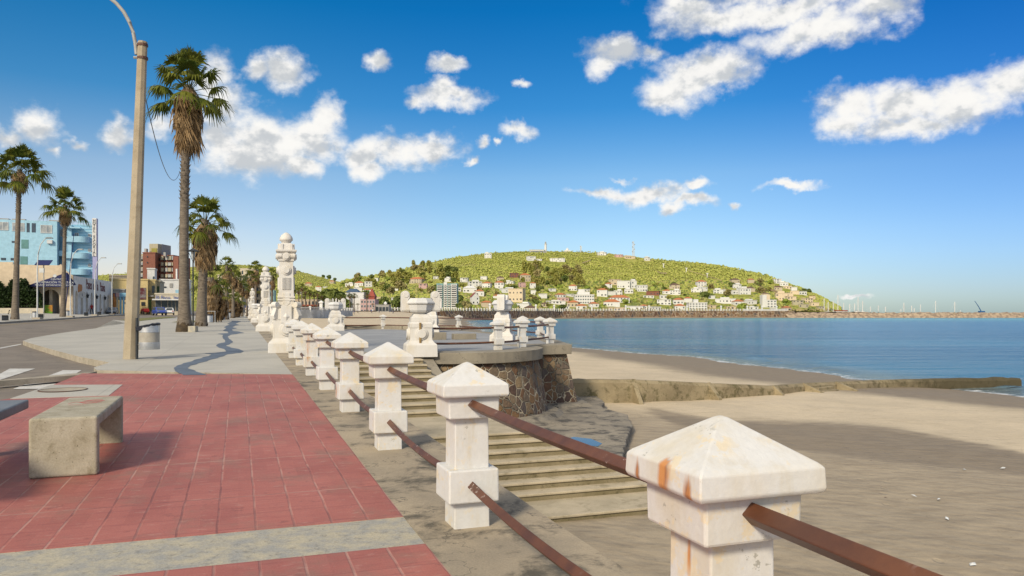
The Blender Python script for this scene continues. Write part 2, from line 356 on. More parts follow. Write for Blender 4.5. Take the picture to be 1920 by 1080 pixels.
def tiles_mat():
    m, nb, bs = newmat('red_painted_paving')
    p = nb.mapv(coords(nb, 'World'), loc=(0, 0, 0)); p = nb.vm('SUBTRACT', p, (O2.x, O2.y, 0)); p = nb.mapv(p, rot=(0, 0, -ANG))
    sp = nb.n('ShaderNodeSeparateXYZ'); nb.link(p, sp.inputs[0]); T, S = sp.outputs[0], sp.outputs[1]
    wob = nb.m('MULTIPLY', nb.m('SUBTRACT', nb.noise(p, 2.0, 5, .6), .5), .022)
    def lines(x, per, w, off=0.0):
        f = nb.m('FRACT', nb.m('DIVIDE', nb.m('ADD', x, off + 100 * per), per)); d = nb.m('ABSOLUTE', nb.m('SUBTRACT', f, .5))
        return nb.ss(d, .5 - w / per * 1.6, .5 - w / per * .5)
    Tw = nb.m('ADD', T, wob)
    l1 = lines(Tw, .223, .0065, .117)                      # joints running along the promenade
    col_id = nb.m('FLOOR', nb.m('DIVIDE', T, .223)); row = nb.m('FLOOR', nb.m('DIVIDE', S, 1.36))
    cid = nb.n('ShaderNodeCombineXYZ'); nb.link(row, cid.inputs[0]); wn0 = nb.n('ShaderNodeTexWhiteNoise', noise_dimensions='3D'); nb.link(cid.outputs[0], wn0.inputs[0])
    l2 = lines(nb.m('ADD', S, nb.m('MULTIPLY', wob, 1.0)), 1.36, .010, .25)
    l3 = nb.m('MULTIPLY', lines(nb.m('ADD', S, nb.m('MULTIPLY', wob, .4)), .34, .006, .06), .55)
    br = nb.n('ShaderNodeCombineXYZ'); nb.link(col_id, br.inputs[0]); nb.link(nb.m('FLOOR', nb.m('DIVIDE', nb.m('ADD', S, .06), .34)), br.inputs[1])
    wn = nb.n('ShaderNodeTexWhiteNoise', noise_dimensions='3D'); nb.link(br.outputs[0], wn.inputs[0])
    big = nb.noise(p, .55, 4, .6); streak = nb.noise(nb.mapv(p, (1.2, 14, 1)), 2.0, 5, .7)
    c = nb.mix(nb.ss(big, .35, .65), (.40, .135, .105), (.30, .092, .075))
    c = nb.mix(nb.m('MULTIPLY', wn.outputs[0], .35), c, (.50, .18, .14))
    c = nb.mix(nb.ss(streak, .5, .72, 0, .5), c, (.22, .050, .05))
    dirt = nb.noise(p, 1.3, 7, .7); c = nb.mix(nb.ss(dirt, .48, .68, 0, .75), c, (.26, .145, .11)); spt = nb.noise(p, 5, 5, .7); c = nb.mix(nb.ss(spt, .60, .68, 0, .55), c, (.20, .07, .06))
    wear = nb.noise(nb.mapv(p, (1, 2.5, 1)), 7, 6, .7); c = nb.mix(nb.ss(wear, .56, .70, 0, .5), c, (.50, .30, .25))
    grain = nb.noise(p, 90, 2, .6); c = nb.mix(.4, c, nb.ramp(grain, [(.3, (.6, .6, .6)), (.7, (1.05, 1.05, 1.05))]), 'MULTIPLY')
    brk = nb.ss(nb.noise(p, 3.0, 4, .7), .36, .52)
    jl = nb.m('MULTIPLY', nb.m('MAXIMUM', l1, l2), brk)
    jc = nb.mix(nb.ss(nb.noise(p, .9, 3, .6), .42, .60), (.44, .27, .22), (.16, .06, .055))
    c = nb.mix(nb.m('MULTIPLY', l3, nb.m('MULTIPLY', brk, .8)), c, (.21, .06, .055)); c = nb.mix(nb.m('MULTIPLY', jl, .62), c, jc)
    nb.link(c, bs.inputs['Base Color']); bs.inputs['Roughness'].default_value = .62; bs.inputs['Specular IOR Level'].default_value = .35
    ridg = nb.noise(nb.mapv(p, (2, 45, 1)), 2.0, 3, .6)
    h = nb.m('SUBTRACT', nb.m('ADD', nb.m('MULTIPLY', ridg, .5), nb.m('MULTIPLY', grain, .3)), nb.m('MULTIPLY', nb.m('MAXIMUM', l1, l2), .7))
    bump(nb, bs, h, .5, .006); return m
M['red'] = tiles_mat()
def pave_mat():
    m, nb, bs = newmat('pale_concrete_paving'); p = coords(nb, 'World'); q = nb.mapv(nb.vm('SUBTRACT', p, (O2.x, O2.y, 0)), rot=(0, 0, -ANG))
    sp = nb.n('ShaderNodeSeparateXYZ'); nb.link(q, sp.inputs[0])
    def lines(x, per, w):
        f = nb.m('FRACT', nb.m('DIVIDE', nb.m('ADD', x, 100 * per), per)); return nb.ss(nb.m('ABSOLUTE', nb.m('SUBTRACT', f, .5)), .5 - w / per, .5 - w / per * .3)
    n = nb.noise(q, .5, 6, .6); c = nb.mix(nb.ss(n, .35, .65), (.46, .435, .375), (.395, .375, .325))
    st = nb.noise(nb.mapv(q, (.6, 6, 1)), 1.3, 5, .7); c = nb.mix(nb.ss(st, .5, .7, 0, .45), c, (.25, .235, .21))
    l = nb.m('MAXIMUM', lines(sp.outputs[1], 1.1, .012), nb.m('MULTIPLY', lines(sp.outputs[0], 3.3, .012), .8))
    c = nb.mix(nb.m('MULTIPLY', l, .5), c, (.16, .15, .135))
    g = nb.noise(q, 60, 3, .6); c = nb.mix(.35, c, nb.ramp(g, [(.3, (.6, .6, .6)), (.7, (1.05, 1.05, 1.05))]), 'MULTIPLY')
    nb.link(c, bs.inputs['Base Color']); bs.inputs['Roughness'].default_value = .8; bump(nb, bs, nb.m('SUBTRACT', g, l), .3, .004); return m
M['pave'] = pave_mat()
M['band'] = concrete('pebble_washed_strip', (.47, .42, .31), (.33, .325, .30), dark=(.16, .15, .13), dk=.6, scale=7, crack=False)
M['ribbon'] = simple('dark_blue_grey_ribbon', (.125, .155, .20), (.095, .12, .155), 2, .7, kind='World')
M['kerb'] = concrete('kerb_concrete', (.42, .37, .29), (.33, .29, .22), dark=(.15, .13, .1), dk=.5, scale=2, crack=False)
M['asphalt'] = concrete('sandy_asphalt', (.24, .205, .165), (.195, .165, .135), dark=(.07, .062, .052), dk=.45, scale=.5, crack=True)
M['white_line'] = concrete('worn_road_paint', (.66, .65, .62), (.50, .49, .46), dark=(.25, .22, .18), dk=.7, scale=2.5, crack=False, lo=.55)
M['yellow_line'] = concrete('worn_yellow_paint', (.50, .36, .10), (.36, .28, .12), dark=(.2, .17, .12), dk=.7, scale=2.5, crack=False)
M['grass'] = simple('short_grass', (.13, .14, .03), (.22, .19, .06), 3, .9, .01, kind='World')
M['steel'] = simple('brushed_steel', (.62, .64, .66), (.5, .52, .54), 3, .38, .001, metal=.7)
M['mesh_cyl'] = simple('frosted_panel', (.40, .37, .31), (.34, .31, .26), 6, .5)
M['bag'] = simple('black_bin_liner', (.010, .012, .022), (.025, .028, .04), 25, .35, .012)
M['black'] = simple('black_painted_metal', (.018, .022, .026), (.03, .035, .04), 5, .45, .001)
M['darkglass'] = simple('dark_window_glass', (.035, .045, .055), (.07, .085, .10), .6, .12, 0, spec=.6)
M['paleglass'] = simple('curtained_glass', (.42, .43, .41), (.22, .25, .27), .8, .2, 0, spec=.6)
def flat(name, c, rough=.7, v=.82, **k): return simple(name, c, tuple(x * v for x in c), k.pop('scale', 1.5), rough, **k)
M['pole'] = concrete('street_pole_concrete', (.44, .375, .27), (.36, .30, .21), dark=(.26, .20, .13), dk=.35, scale=1.6, kind='World', crack=False)
M['arm'] = flat('grey_painted_arm', (.36, .36, .34), .5)
M['lampwhite'] = flat('white_lamp_metal', (.62, .64, .64), .5)
def bark_mat(name, c1, c2, ring=9):
    m, nb, bs = newmat(name); p = coords(nb, 'Object')
    n = nb.noise(nb.mapv(p, (1, 1, 2.5)), 3.0, 7, .7); n2 = nb.noise(nb.mapv(p, (1.5, 1.5, ring)), 2.0, 5, .7, .5)
    c = nb.mix(nb.ss(n, .35, .65), c1, c2); c = nb.mix(nb.ss(n2, .45, .65, 0, .7), c, tuple(x * .35 for x in c1))
    nb.link(c, bs.inputs['Base Color']); bs.inputs['Roughness'].default_value = .9; bump(nb, bs, nb.m('ADD', n2, n), .9, .03); return m
M['bark'] = bark_mat('palm_bark', (.20, .165, .125), (.135, .108, .082))
M['barkdk'] = bark_mat('dark_palm_base', (.085, .058, .028), (.05, .035, .02), 3)
M['wood'] = bark_mat('tree_bark', (.13, .10, .07), (.09, .07, .05), 2)
def leaf_mat(name, c1, c2, trans=.25, scale=2.0, kind='World'):
    m, nb, bs = newmat(name); p = coords(nb, kind); n = nb.noise(p, scale, 4, .6)
    c = nb.mix(nb.ss(n, .35, .65), c1, c2); nb.link(c, bs.inputs['Base Color']); bs.inputs['Roughness'].default_value = .55; bs.inputs['Specular IOR Level'].default_value = .25
    if trans:
        tr = nb.n('ShaderNodeBsdfTranslucent'); nb.link(c, tr.inputs[0]); ms = nb.n('ShaderNodeMixShader'); ms.inputs[0].default_value = trans
        nb.link(bs.outputs[0], ms.inputs[1]); nb.link(tr.outputs[0], ms.inputs[2])
        out = [x for x in m.node_tree.nodes if x.type == 'OUTPUT_MATERIAL'][0]; nb.link(ms.outputs[0], out.inputs[0])
    return m
M['frond'] = leaf_mat('fan_palm_green', (.055, .085, .012), (.17, .18, .022), .35, .9)
M['skirt'] = leaf_mat('dead_frond_straw', (.24, .155, .075), (.38, .27, .15), .15, 2.5)
M['hedge'] = leaf_mat('dark_hedge_leaves', (.018, .035, .010), (.035, .06, .015), .2, .6)
M['leafA'] = leaf_mat('olive_green_leaves', (.27, .28, .06), (.36, .33, .09), .15, .03)
M['leafB'] = leaf_mat('deep_green_leaves', (.11, .15, .035), (.17, .20, .05), .15, .03)
M['leafC'] = leaf_mat('fresh_green_leaves', (.29, .37, .06), (.36, .40, .09), .15, .03)
M['leafD'] = leaf_mat('dry_olive_leaves', (.36, .30, .13), (.29, .26, .10), .15, .03)
# ================================================================ ground
YK = [4.8, 12, 20, 41, 70, 92, 115, 160, 250, 450]
def drape(name, poly, mat, off=0.0, skirt=0.0, kind='structure', parent=None, subdiv=None, side=None):
    bm = bmesh.new(); vs = [bm.verts.new((x, y, 0)) for x, y in poly]; f = bm.faces.new(vs)
    if f.normal.z < 0: f.normal_flip()
    bmesh.ops.triangulate(bm, faces=bm.faces[:])
    cuts = [((0, y, 0), (0, 1, 0)) for y in YK]
    for t in (-10, -24, -28, -40):
        x, y = P(0, t); cuts.append(((x, y, 0), (C2.x, C2.y, 0)))
    for co, no in cuts:
        bmesh.ops.bisect_plane(bm, geom=bm.verts[:] + bm.edges[:] + bm.faces[:], plane_co=co, plane_no=no, dist=1e-4)
    bmesh.ops.dissolve_degenerate(bm, edges=bm.edges[:], dist=1e-4)
    for v in bm.verts: v.co.z = gz(v.co.x, v.co.y) + off
    for f in bm.faces:
        f.normal_update()
        if f.normal.z < 0: f.normal_flip()
    if skirt:
        be = [e for e in bm.edges if len(e.link_faces) == 1]
        r = bmesh.ops.extrude_edge_only(bm, edges=be)
        for v in [g for g in r['geom'] if isinstance(g, bmesh.types.BMVert)]: v.co.z -= skirt
        if side is not None:
            for f in [g for g in r['geom'] if isinstance(g, bmesh.types.BMFace)]: f.material_index = 1
    bmesh.ops.recalc_face_normals(bm, faces=bm.faces[:]) if skirt else None
    me = bpy.data.meshes.new(name); bm.to_mesh(me); bm.free(); me.materials.append(mat)
    if side is not None: me.materials.append(side)
    o = bpy.data.objects.new(name, me); COL.objects.link(o); o.parent = parent
    if kind: o['kind'] = kind
    return o
WALL = [(-8, 18), (.52, None)]
SW = [(-95, 300), (-97, 355), (-88, 405), (-62, 445), (-30, 500), (40, 640), (150, 720), (280, 760), (420, 790), (560, 800)]   # sea wall round the bay
def wall_x(y):
    if y < 255: return P((y - 2.26 - .336 * .52) / A2.y, .52)[0]
    pts = [(255, wall_x(254.9))] + [(q, p) for p, q in SW]
    return lerp(pts, y)
WLT = [(-60, 100), (-10, 60), (10, 45), (30, 30), (37.6, 25), (47.6, 22.5), (61, 18.6), (70, 16), (95, 6.6), (150, -6), (310, -17), (394, -24), (440, -26), (500, -20), (560, 13), (640, 51), (690, 123), (720, 166), (760, 296), (790, 440), (800, 575)]
def wl(y): return lerp(WLT, y) + 1.2 * math.sin(y * .11) * min(1, max(0, (y - 30) / 40)) + .5 * math.sin(y * .37)
WZ = -2.8
def sand_z(x, y):
    d = wl(y) - x
    if d < 0: return WZ + .045 * d
    a = WZ + .84 * (1 - math.exp(-d / 13)); c = WZ + min((.066 + .072 * min(1, max(0, (y - 330) / 60)) * min(1, max(0, (500 - y) / 45))) * d, 5.0)
    k = min(1, max(0, (y - 90) / 220))
    return a * (1 - k) + c * k
def npgrid(name, V, nr, nc, mat, attrs=None, smooth=True, flip=False):
    me = bpy.data.meshes.new(name)
    idx = np.arange(nr * nc).reshape(nr, nc)
    q = np.stack([idx[:-1, :-1], idx[:-1, 1:], idx[1:, 1:], idx[1:, :-1]], -1).reshape(-1, 4)
    if flip: q = q[:, ::-1]
    me.from_pydata(V.tolist(), [], q.tolist()); me.update()
    me.materials.append(mat)
    if smooth: me.polygons.foreach_set('use_smooth', [True] * len(me.polygons))
    for k, a in (attrs or {}).items():
        at = me.attributes.new(k, 'FLOAT', 'POINT'); at.data.foreach_set('value', a)
    o = bpy.data.objects.new(name, me); COL.objects.link(o); return o
def poly_in(px, py, poly):
    r = False; n = len(poly)
    for i in range(n):
        x1, y1 = poly[i]; x2, y2 = poly[(i + 1) % n]
        if (y1 > py) != (y2 > py) and px < (x2 - x1) * (py - y1) / (y2 - y1) + x1: r = not r
    return r
# ---- sand
def sand_mat():
    m, nb, bs = newmat('beach_sand'); p = coords(nb, 'World')
    at = nb.n('ShaderNodeAttribute', attribute_name='wet').outputs['Fac']
    n = nb.noise(p, .35, 6, .6); n2 = nb.noise(nb.mapv(p, (1, 2.2, 1)), 1.6, 7, .7)
    dry = nb.mix(nb.ss(n, .35, .65), (.62, .51, .355), (.54, .445, .31)); dry = nb.mix(nb.ss(n2, .5, .7, 0, .35), dry, (.33, .265, .18))
    wet = nb.mix(nb.ss(n2, .4, .65), (.27, .215, .145), (.225, .178, .12))
    w = nb.ss(nb.m('ADD', at, nb.m('MULTIPLY', nb.m('SUBTRACT', n2, .5), .35)), .15, .85)
    c = nb.mix(w, dry, wet)
    deb = nb.noise(p, 5.5, 3, .8); debm = nb.noise(p, .5, 3, .5)
    c = nb.mix(nb.m('MULTIPLY', nb.ss(deb, .69, .71), nb.ss(debm, .45, .55)), c, (.10, .06, .035))
    trk = nb.noise(nb.mapv(p, (1, 3.5, 1), rot=(0, 0, .5)), 1.1, 8, .75, 1.2); c = nb.mix(nb.m('MULTIPLY', nb.ss(nb.m('ABSOLUTE', nb.m('SUBTRACT', trk, .5)), .016, .0), .35), c, (.20, .165, .12))
    g = nb.noise(p, 110, 2, .6); c = nb.mix(.35, c, nb.ramp(g, [(.3, (.6, .6, .6)), (.7, (1.06, 1.06, 1.06))]), 'MULTIPLY')
    nb.link(c, bs.inputs['Base Color']); nb.link(nb.ss(w, 0, 1, .9, .72), bs.inputs['Roughness']); bs.inputs['Specular IOR Level'].default_value = .3
    wv = nb.n('ShaderNodeTexWave', wave_type='BANDS', bands_direction='DIAGONAL'); nb.put(wv.inputs['Vector'], nb.mapv(p, (1, 1.6, 1))); wv.inputs['Scale'].default_value = 1.1; wv.inputs['Distortion'].default_value = 6; wv.inputs['Detail'].default_value = 3
    foot = nb.n('ShaderNodeTexVoronoi', feature='F1'); nb.put(foot.inputs['Vector'], nb.mapv(p, (1.6, 1, 1), rot=(0, 0, .6))); foot.inputs['Scale'].default_value = 1.5; foot.inputs['Randomness'].default_value = 1
    dent = nb.m('MULTIPLY', nb.ss(foot.outputs['Distance'], .10, .17, -1, 0), nb.ss(nb.noise(p, .22, 3, .5), .50, .56))
    h = nb.m('ADD', nb.m('ADD', nb.m('MULTIPLY', nb.noise(p, 3.0, 5, .6), .9), nb.m('MULTIPLY', dent, .5)), nb.m('MULTIPLY', wv.outputs['Fac'], nb.m('MULTIPLY', w, .22)))
    bump(nb, bs, h, .6, .05); return m
DARK = [(1185, 757), (1260, 772), (1356, 787), (1527, 791), (1655, 800), (1783, 821), (1940, 853), (2300, 930), (2300, 1000), (1940, 897), (1698, 872), (1527, 852), (1380, 830), (1260, 800)]
BND = [(900, 752), (1150, 760), (1356, 787), (1527, 791), (1655, 800), (1783, 821), (1920, 851), (2400, 950)]
WET2 = [(1540, 735), (1640, 742), (2100, 810), (2100, 775), (1900, 745), (1700, 732)]
def wetness(x, y):
    d = wl(y) - x
    w = 1 / (1 + math.exp((d - 11) / 1.3))
    if y > 3:
        u = U0 + F * x / y; v = V0 + F * (EYE - sand_z(x, y)) / y; w = max(w, .60 / (1 + math.exp(-(v - lerp(BND, u)) / 9)))
    if 8 < y < 60:
        z = sand_z(x, y); u = U0 + F * x / y; v = V0 + F * (EYE - z) / y
        if 1100 < u < 2400:
            k = 0
            for du, dv in ((0, 0), (12, 4), (-12, -3), (8, -5), (-8, 6), (0, 10), (0, -8)): k += poly_in(u + du, v + dv, DARK)
            w = max(w, .95 * k / 7)
    return w
ys = list(np.geomspace(3.0, 90, 300)) + list(np.geomspace(91, 800, 160)); ys = [-25, -10, 0] + ys
nc = 150; V = []; wt = []
for y in ys:
    xl = wall_x(max(y, -30)) - .4; xr = wl(y) + 12
    for j in range(nc):
        x = xl + (xr - xl) * j / (nc - 1); z = sand_z(x, y)
        z += .035 * noise.noise(Vector((x * .5, y * .5, 0))) + .012 * noise.noise(Vector((x * 3, y * 3, 5)))
        V.append((x, y, z)); wt.append(wetness(x, y))
sand = npgrid('beach', np.array(V), len(ys), nc, sand_mat(), {'wet': wt}); sand['kind'] = 'structure'
# ---- water
def water_mat():
    m, nb, bs = newmat('sea_water'); p = coords(nb, 'World'); sh = nb.n('ShaderNodeAttribute', attribute_name='shore').outputs['Fac']
    sp = nb.n('ShaderNodeSeparateXYZ'); nb.link(p, sp.inputs[0])
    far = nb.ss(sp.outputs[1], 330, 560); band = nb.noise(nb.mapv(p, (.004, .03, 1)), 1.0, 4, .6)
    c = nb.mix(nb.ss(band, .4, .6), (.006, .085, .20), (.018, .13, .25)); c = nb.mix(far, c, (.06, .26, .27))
    c = nb.mix(nb.ss(sh, .05, .6), c, (.13, .17, .17))
    fn = nb.noise(nb.mapv(p, (.5, 1.6, 1), rot=(0, 0, .3)), 2.2, 7, .75)
    foam = nb.ss(nb.m('ADD', fn, nb.m('MULTIPLY', sh, .36)), .80, .93)
    foam = nb.m('MULTIPLY', foam, nb.ss(sh, .12, .3))
    c = nb.mix(foam, c, (.75, .76, .76))
    nb.link(c, bs.inputs['Base Color']); nb.link(nb.ss(foam, 0, 1, .16, .8), bs.inputs['Roughness']); bs.inputs['IOR'].default_value = 1.33; bs.inputs['Specular IOR Level'].default_value = .28
    w1 = nb.noise(nb.mapv(p, (.35, 1.1, 1), rot=(0, 0, .25)), 1.3, 6, .65); w2 = nb.noise(nb.mapv(p, (.05, .22, 1)), 1.0, 4, .6)
    bump(nb, bs, nb.m('ADD', w1, nb.m('MULTIPLY', w2, 5)), 1.0, .45); return m
dc = [-8, -3, 0, 1, 2, 2.6, 3.1, 3.5, 3.9, 4.3, 4.8, 5.4, 6.2, 7.2, 8.2, 8.8, 9.3, 9.9, 10.6, 12, 15, 20, 30, 45, 70, 110, 180, 300, 500, 900, 1800, 4000, 9000]
yw = list(np.arange(-60, 20, 4)) + list(np.arange(20, 110, .7)) + list(np.geomspace(110, 775, 70)); V = []; sa = []
for y in yw:
    for d in dc:
        x = wl(y) + d; z = WZ
        if 15 < y < 200:
            br = max(0, noise.noise(Vector((x * .08, y * .11, 3))) + .25)
            z += .36 * br * math.exp(-((d - 3.9 - .5 * math.sin(y * .2)) / .55) ** 2) + .14 * br * math.exp(-((d - 9.4) / .6) ** 2)
        V.append((x, y, z)); sa.append(math.exp(-max(0, d) / 4.2) if d > -9 else 1)
for y in (780, 1200, 2500, 6000, 14000):
    for j, d in enumerate(dc): V.append((-9000 + 23000 * j / (len(dc) - 1), y, WZ)); sa.append(0)
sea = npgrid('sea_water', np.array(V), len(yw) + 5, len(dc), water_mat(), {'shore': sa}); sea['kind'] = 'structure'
# ---- land under the street and the town
ysl = list(np.arange(-25, 260, 3.0)) + list(np.arange(262, 820, 8.0)); xs_ = 70; V = []
for y in ysl:
    xr = wall_x(y) - (.5 if y < 255 else 1.0)
    for j in range(xs_):
        f = j / (xs_ - 1); x = xr - (1 - f) ** 2 * 600
        V.append((x, y, gz(x, y) - .16))
land = npgrid('street_asphalt', np.array(V), len(ysl), xs_, M['asphalt'], smooth=True); land['kind'] = 'structure'
# ---- promenade surfaces (outlines taken on the ground)
tR = -.34; tS = .52
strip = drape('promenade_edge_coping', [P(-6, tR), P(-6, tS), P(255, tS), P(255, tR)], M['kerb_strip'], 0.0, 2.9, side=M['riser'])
s_red0 = ST(*G(757, 968))[0]; s_red1 = ST(*G(547, 702))[0]
red = [P(s_red0, tR), P(s_red1, tR), G(154, 700), G(98, 722), G(27, 745), G(-60, 775), G(-400, 900), G(-700, 1012)]
def offs(poly, o): return poly
drape('red_paving', [P(s_red0, tR), P(s_red1, tR), G(154, 700), G(98, 722), G(27, 746), P(s_red0 + 1.5, -8.2), P(s_red0, -8.2)], M['red'], 0, .16)
s2 = ST(*G(790, 1020))[0]
drape('pale_paving_band', [P(s2, tR), P(s_red0, tR), P(s_red0, -8.2), P(s2, -8.2)], M['band'], -.003, .16)
drape('red_paving', [P(-6, tR), P(s2, tR), P(s2, -8.2), P(-6, -8.2)], M['red'], 0, .16)
pv = [P(s_red1, tR), P(255, tR), P(255, -7.5), G(395, 591.5), G(352, 593.5), G(300, 597.5), G(235, 601.5), G(212, 600), G(235, 606), G(180, 615.5), G(110, 625), G(58, 634), G(43, 639), G(58, 644), G(100, 656), G(150, 669), G(205, 679.5), G(176, 689), G(182, 694)]
drape('promenade_pavement', pv, M['pave'], 0, .16, side=M['kerb'])
drape('kerb_ramp', [G(182, 694.5), P(s_red1, -6.2), G(154, 700.5)], M['kerb'], -.02, .1)
drape('manhole_slab', [G(19, 748), G(204, 742), G(230, 721.5), G(96, 722)], M['pave'], .005, .02)
mx_, my_ = G(118, 732)
mh = MB().at((mx_, my_, gz(mx_, my_) + .006)); mh.lathe([(0, .33), (.006, .33), (.006, .305), (.004, .30), (.004, .0)], 32, cap=False)
tag(mh.build('manhole_cover', M['kerb'], smooth=True), 'round manhole cover set in the pale slab behind the concrete bench', 'manhole cover')
mr = MB().at((mx_, my_, gz(mx_, my_) + .010)); mr.lathe([(0, .345), (.006, .345), (.006, .328), (0, .328)], 36, cap=False)
mr.build('rim', M['rail'], bpy.data.objects['manhole_cover']).matrix_parent_inverse = Matrix.Identity(4)
rib = [(703, 343, 387), (695, 328, 366), (690, 326, 352), (686, 331, 356), (682, 342, 370), (676, 362, 390), (670, 380, 410), (667, 392, 421), (664.5, 396, 425), (662.5, 384, 440), (661.5, 405, 452), (658.5, 424, 457), (655, 421, 450), (651, 409, 432), (648, 405, 424), (645, 408, 431), (641, 422, 437), (638, 422, 434), (634.5, 418, 429), (631, 417, 427), (628, 418, 432), (625.6, 408, 446), (624.2, 428, 458), (622, 427, 450), (620, 418, 436), (617.5, 421, 435), (615.5, 424, 444), (613.5, 420, 436), (611, 424, 440), (609, 430, 448), (607, 426, 442), (605, 430, 446), (603, 434, 452), (601, 434, 446)]
vs = []; fs = []
for i in range(len(rib) - 1):
    for k in range(6):
        f = k / 6; f2 = f * f * (3 - 2 * f); a, c = rib[i], rib[i + 1]; v = a[0] + (c[0] - a[0]) * f
        for uu in (a[1] + (c[1] - a[1]) * f2, a[2] + (c[2] - a[2]) * f2):
            x, y = G(uu, v, .005); vs.append((x, y, gz(x, y) + .005))
n = len(vs) // 2; rb = MB().add(vs, [(2 * i, 2 * i + 1, 2 * i + 3, 2 * i + 2) for i in range(n - 1)])
rb.build('pavement_ribbon', M['ribbon'])['kind'] = 'structure'
# crossing bars and road lines
for k, q in enumerate([[(24, 729), (92, 729), (153, 694), (118, 694)], [(-40, 722), (0, 712), (66, 691), (18, 691)], [(-150, 712), (-75, 712), (-20, 690), (-70, 690)]]):
    drape('crossing_bar', [G(u, v, -.15) for u, v in q], M['white_line'], -.152)
drape('road_line', [G(0, 653.6, -.15), G(40, 646, -.15), G(40, 644.4, -.15), G(0, 651.8, -.15)], M['white_line'], -.152)
def along(s0, t0, s1, t1, w): return [P(s0, t0 - w / 2), P(s1, t1 - w / 2), P(s1, t1 + w / 2), P(s0, t0 + w / 2)]
tk = ST(*G(0, 604))[1]
drape('yellow_road_line', along(20, tk + 1.2, 230, tk + 1.2, .15), M['yellow_line'], -.15)
far_t = tk - .2
drape('far_pavement', [P(20, -60), P(20, far_t), P(150, far_t), P(260, far_t), P(260, -60)], M['pave'], .0, .17, side=M['kerb'])
for (pts, lab) in (([(222, 600.5), (262, 602), (300, 598), (330, 595.5), (316, 593.8), (250, 597.5)], 0), ([(322, 604.5), (372, 604.5), (385, 602), (345, 601)], 1)):
    drape('grass_patch', [G(u, v) for u, v in pts], M['grass'], .02, 0, 'stuff')
# ================================================================ posts and rails
ORD = ['first', 'second', 'third', 'fourth', 'fifth', 'sixth', 'seventh', 'eighth', 'ninth', 'tenth', 'eleventh', 'twelfth', 'thirteenth', 'fourteenth', 'fifteenth', 'sixteenth', 'seventeenth', 'eighteenth', 'nineteenth', 'twentieth']
def ordn(i): return ORD[i] if i < 20 else str(i + 1) + ('st' if (i + 1) % 10 == 1 and (i + 1) % 100 != 11 else 'nd' if (i + 1) % 10 == 2 and (i + 1) % 100 != 12 else 'rd' if (i + 1) % 10 == 3 and (i + 1) % 100 != 13 else 'th')
def make_post(mat):
    r = empty('railing_post', (0, 0, 0))
    def pt(nm, lv, bv): MB().stack(lv).build(nm, mat, r, bevel=bv)
    pt('foot', [(-.05, .112), (.165, .110)], .006)
    pt('lower_block', [(.16, .158), (.36, .156)], .010)
    pt('shaft', [(.355, .108), (.675, .106)], .006)
    pt('upper_block', [(.668, .157), (.802, .160)], .009)
    pt('cap', [(.80, .198), (.812, .206), (.872, .203), (.884, .190), (.995, .018), (1.0, .006)], .010)
    return r
post0 = make_post(M['post']); PT = tree_of(post0)
SP = 2.66; POSTS = []
LBL = ['largest white square post with a pyramid cap and rust stains, nearest the camera', 'second white railing post from the camera, standing left of the wide stairs', 'third white railing post from the camera', 'fourth white post from the camera, its lower block streaked with orange rust',
       'fifth white railing post from the camera', 'sixth white post from the camera with a long rust streak on its shaft', 'seventh white railing post from the camera', 'eighth white post from the camera, beside the nearest tall monument']
jit = [0, .4, -.5, .8, .3, -.6, .5, 0]
for i in range(8):
    s = i * SP; x, y = P(s, 0); o = post0 if i == 0 else copy_tree(post0, PT)
    o.location = (x, y, gz(x, y)); o.rotation_euler = (0, 0, ANG + R(jit[i])); POSTS.append(o)
    tag(o, LBL[i], 'post', 'white posts along the promenade edge')
def rail(a, c, sag, label, group, r=.033, n=10, name='handrail'):
    a = Vector(a); c = Vector(c); pts = [a.lerp(c, k / n) - Vector((0, 0, sag * 4 * (k / n) * (1 - k / n))) for k in range(n + 1)]
    o = MB().tube(pts, r, 4, ph=0, cap=True).build(name, M['rail'], bevel=.004, seg=2)
    return tag(o, label, 'rail', group)
for i in range(-1, 7):
    for nm, z, sg in (('upper', .752, .012), ('lower', .262, .045)):
        a = P(i * SP + .12, -.01) if i >= 0 else P(-3.2, 0); c = P((i + 1) * SP - .12, -.01)
        za = gz(*a) + z; zc = gz(*c) + z
        lab = ('%s brown steel rail running from the nearest white post out of the bottom right corner' % nm) if i < 0 else '%s brown steel rail between the %s and %s white posts from the camera' % (nm, ORD[i], ORD[i + 1])
        rail((*a, za), (*c, zc), sg, lab, 'brown rails between the promenade posts')
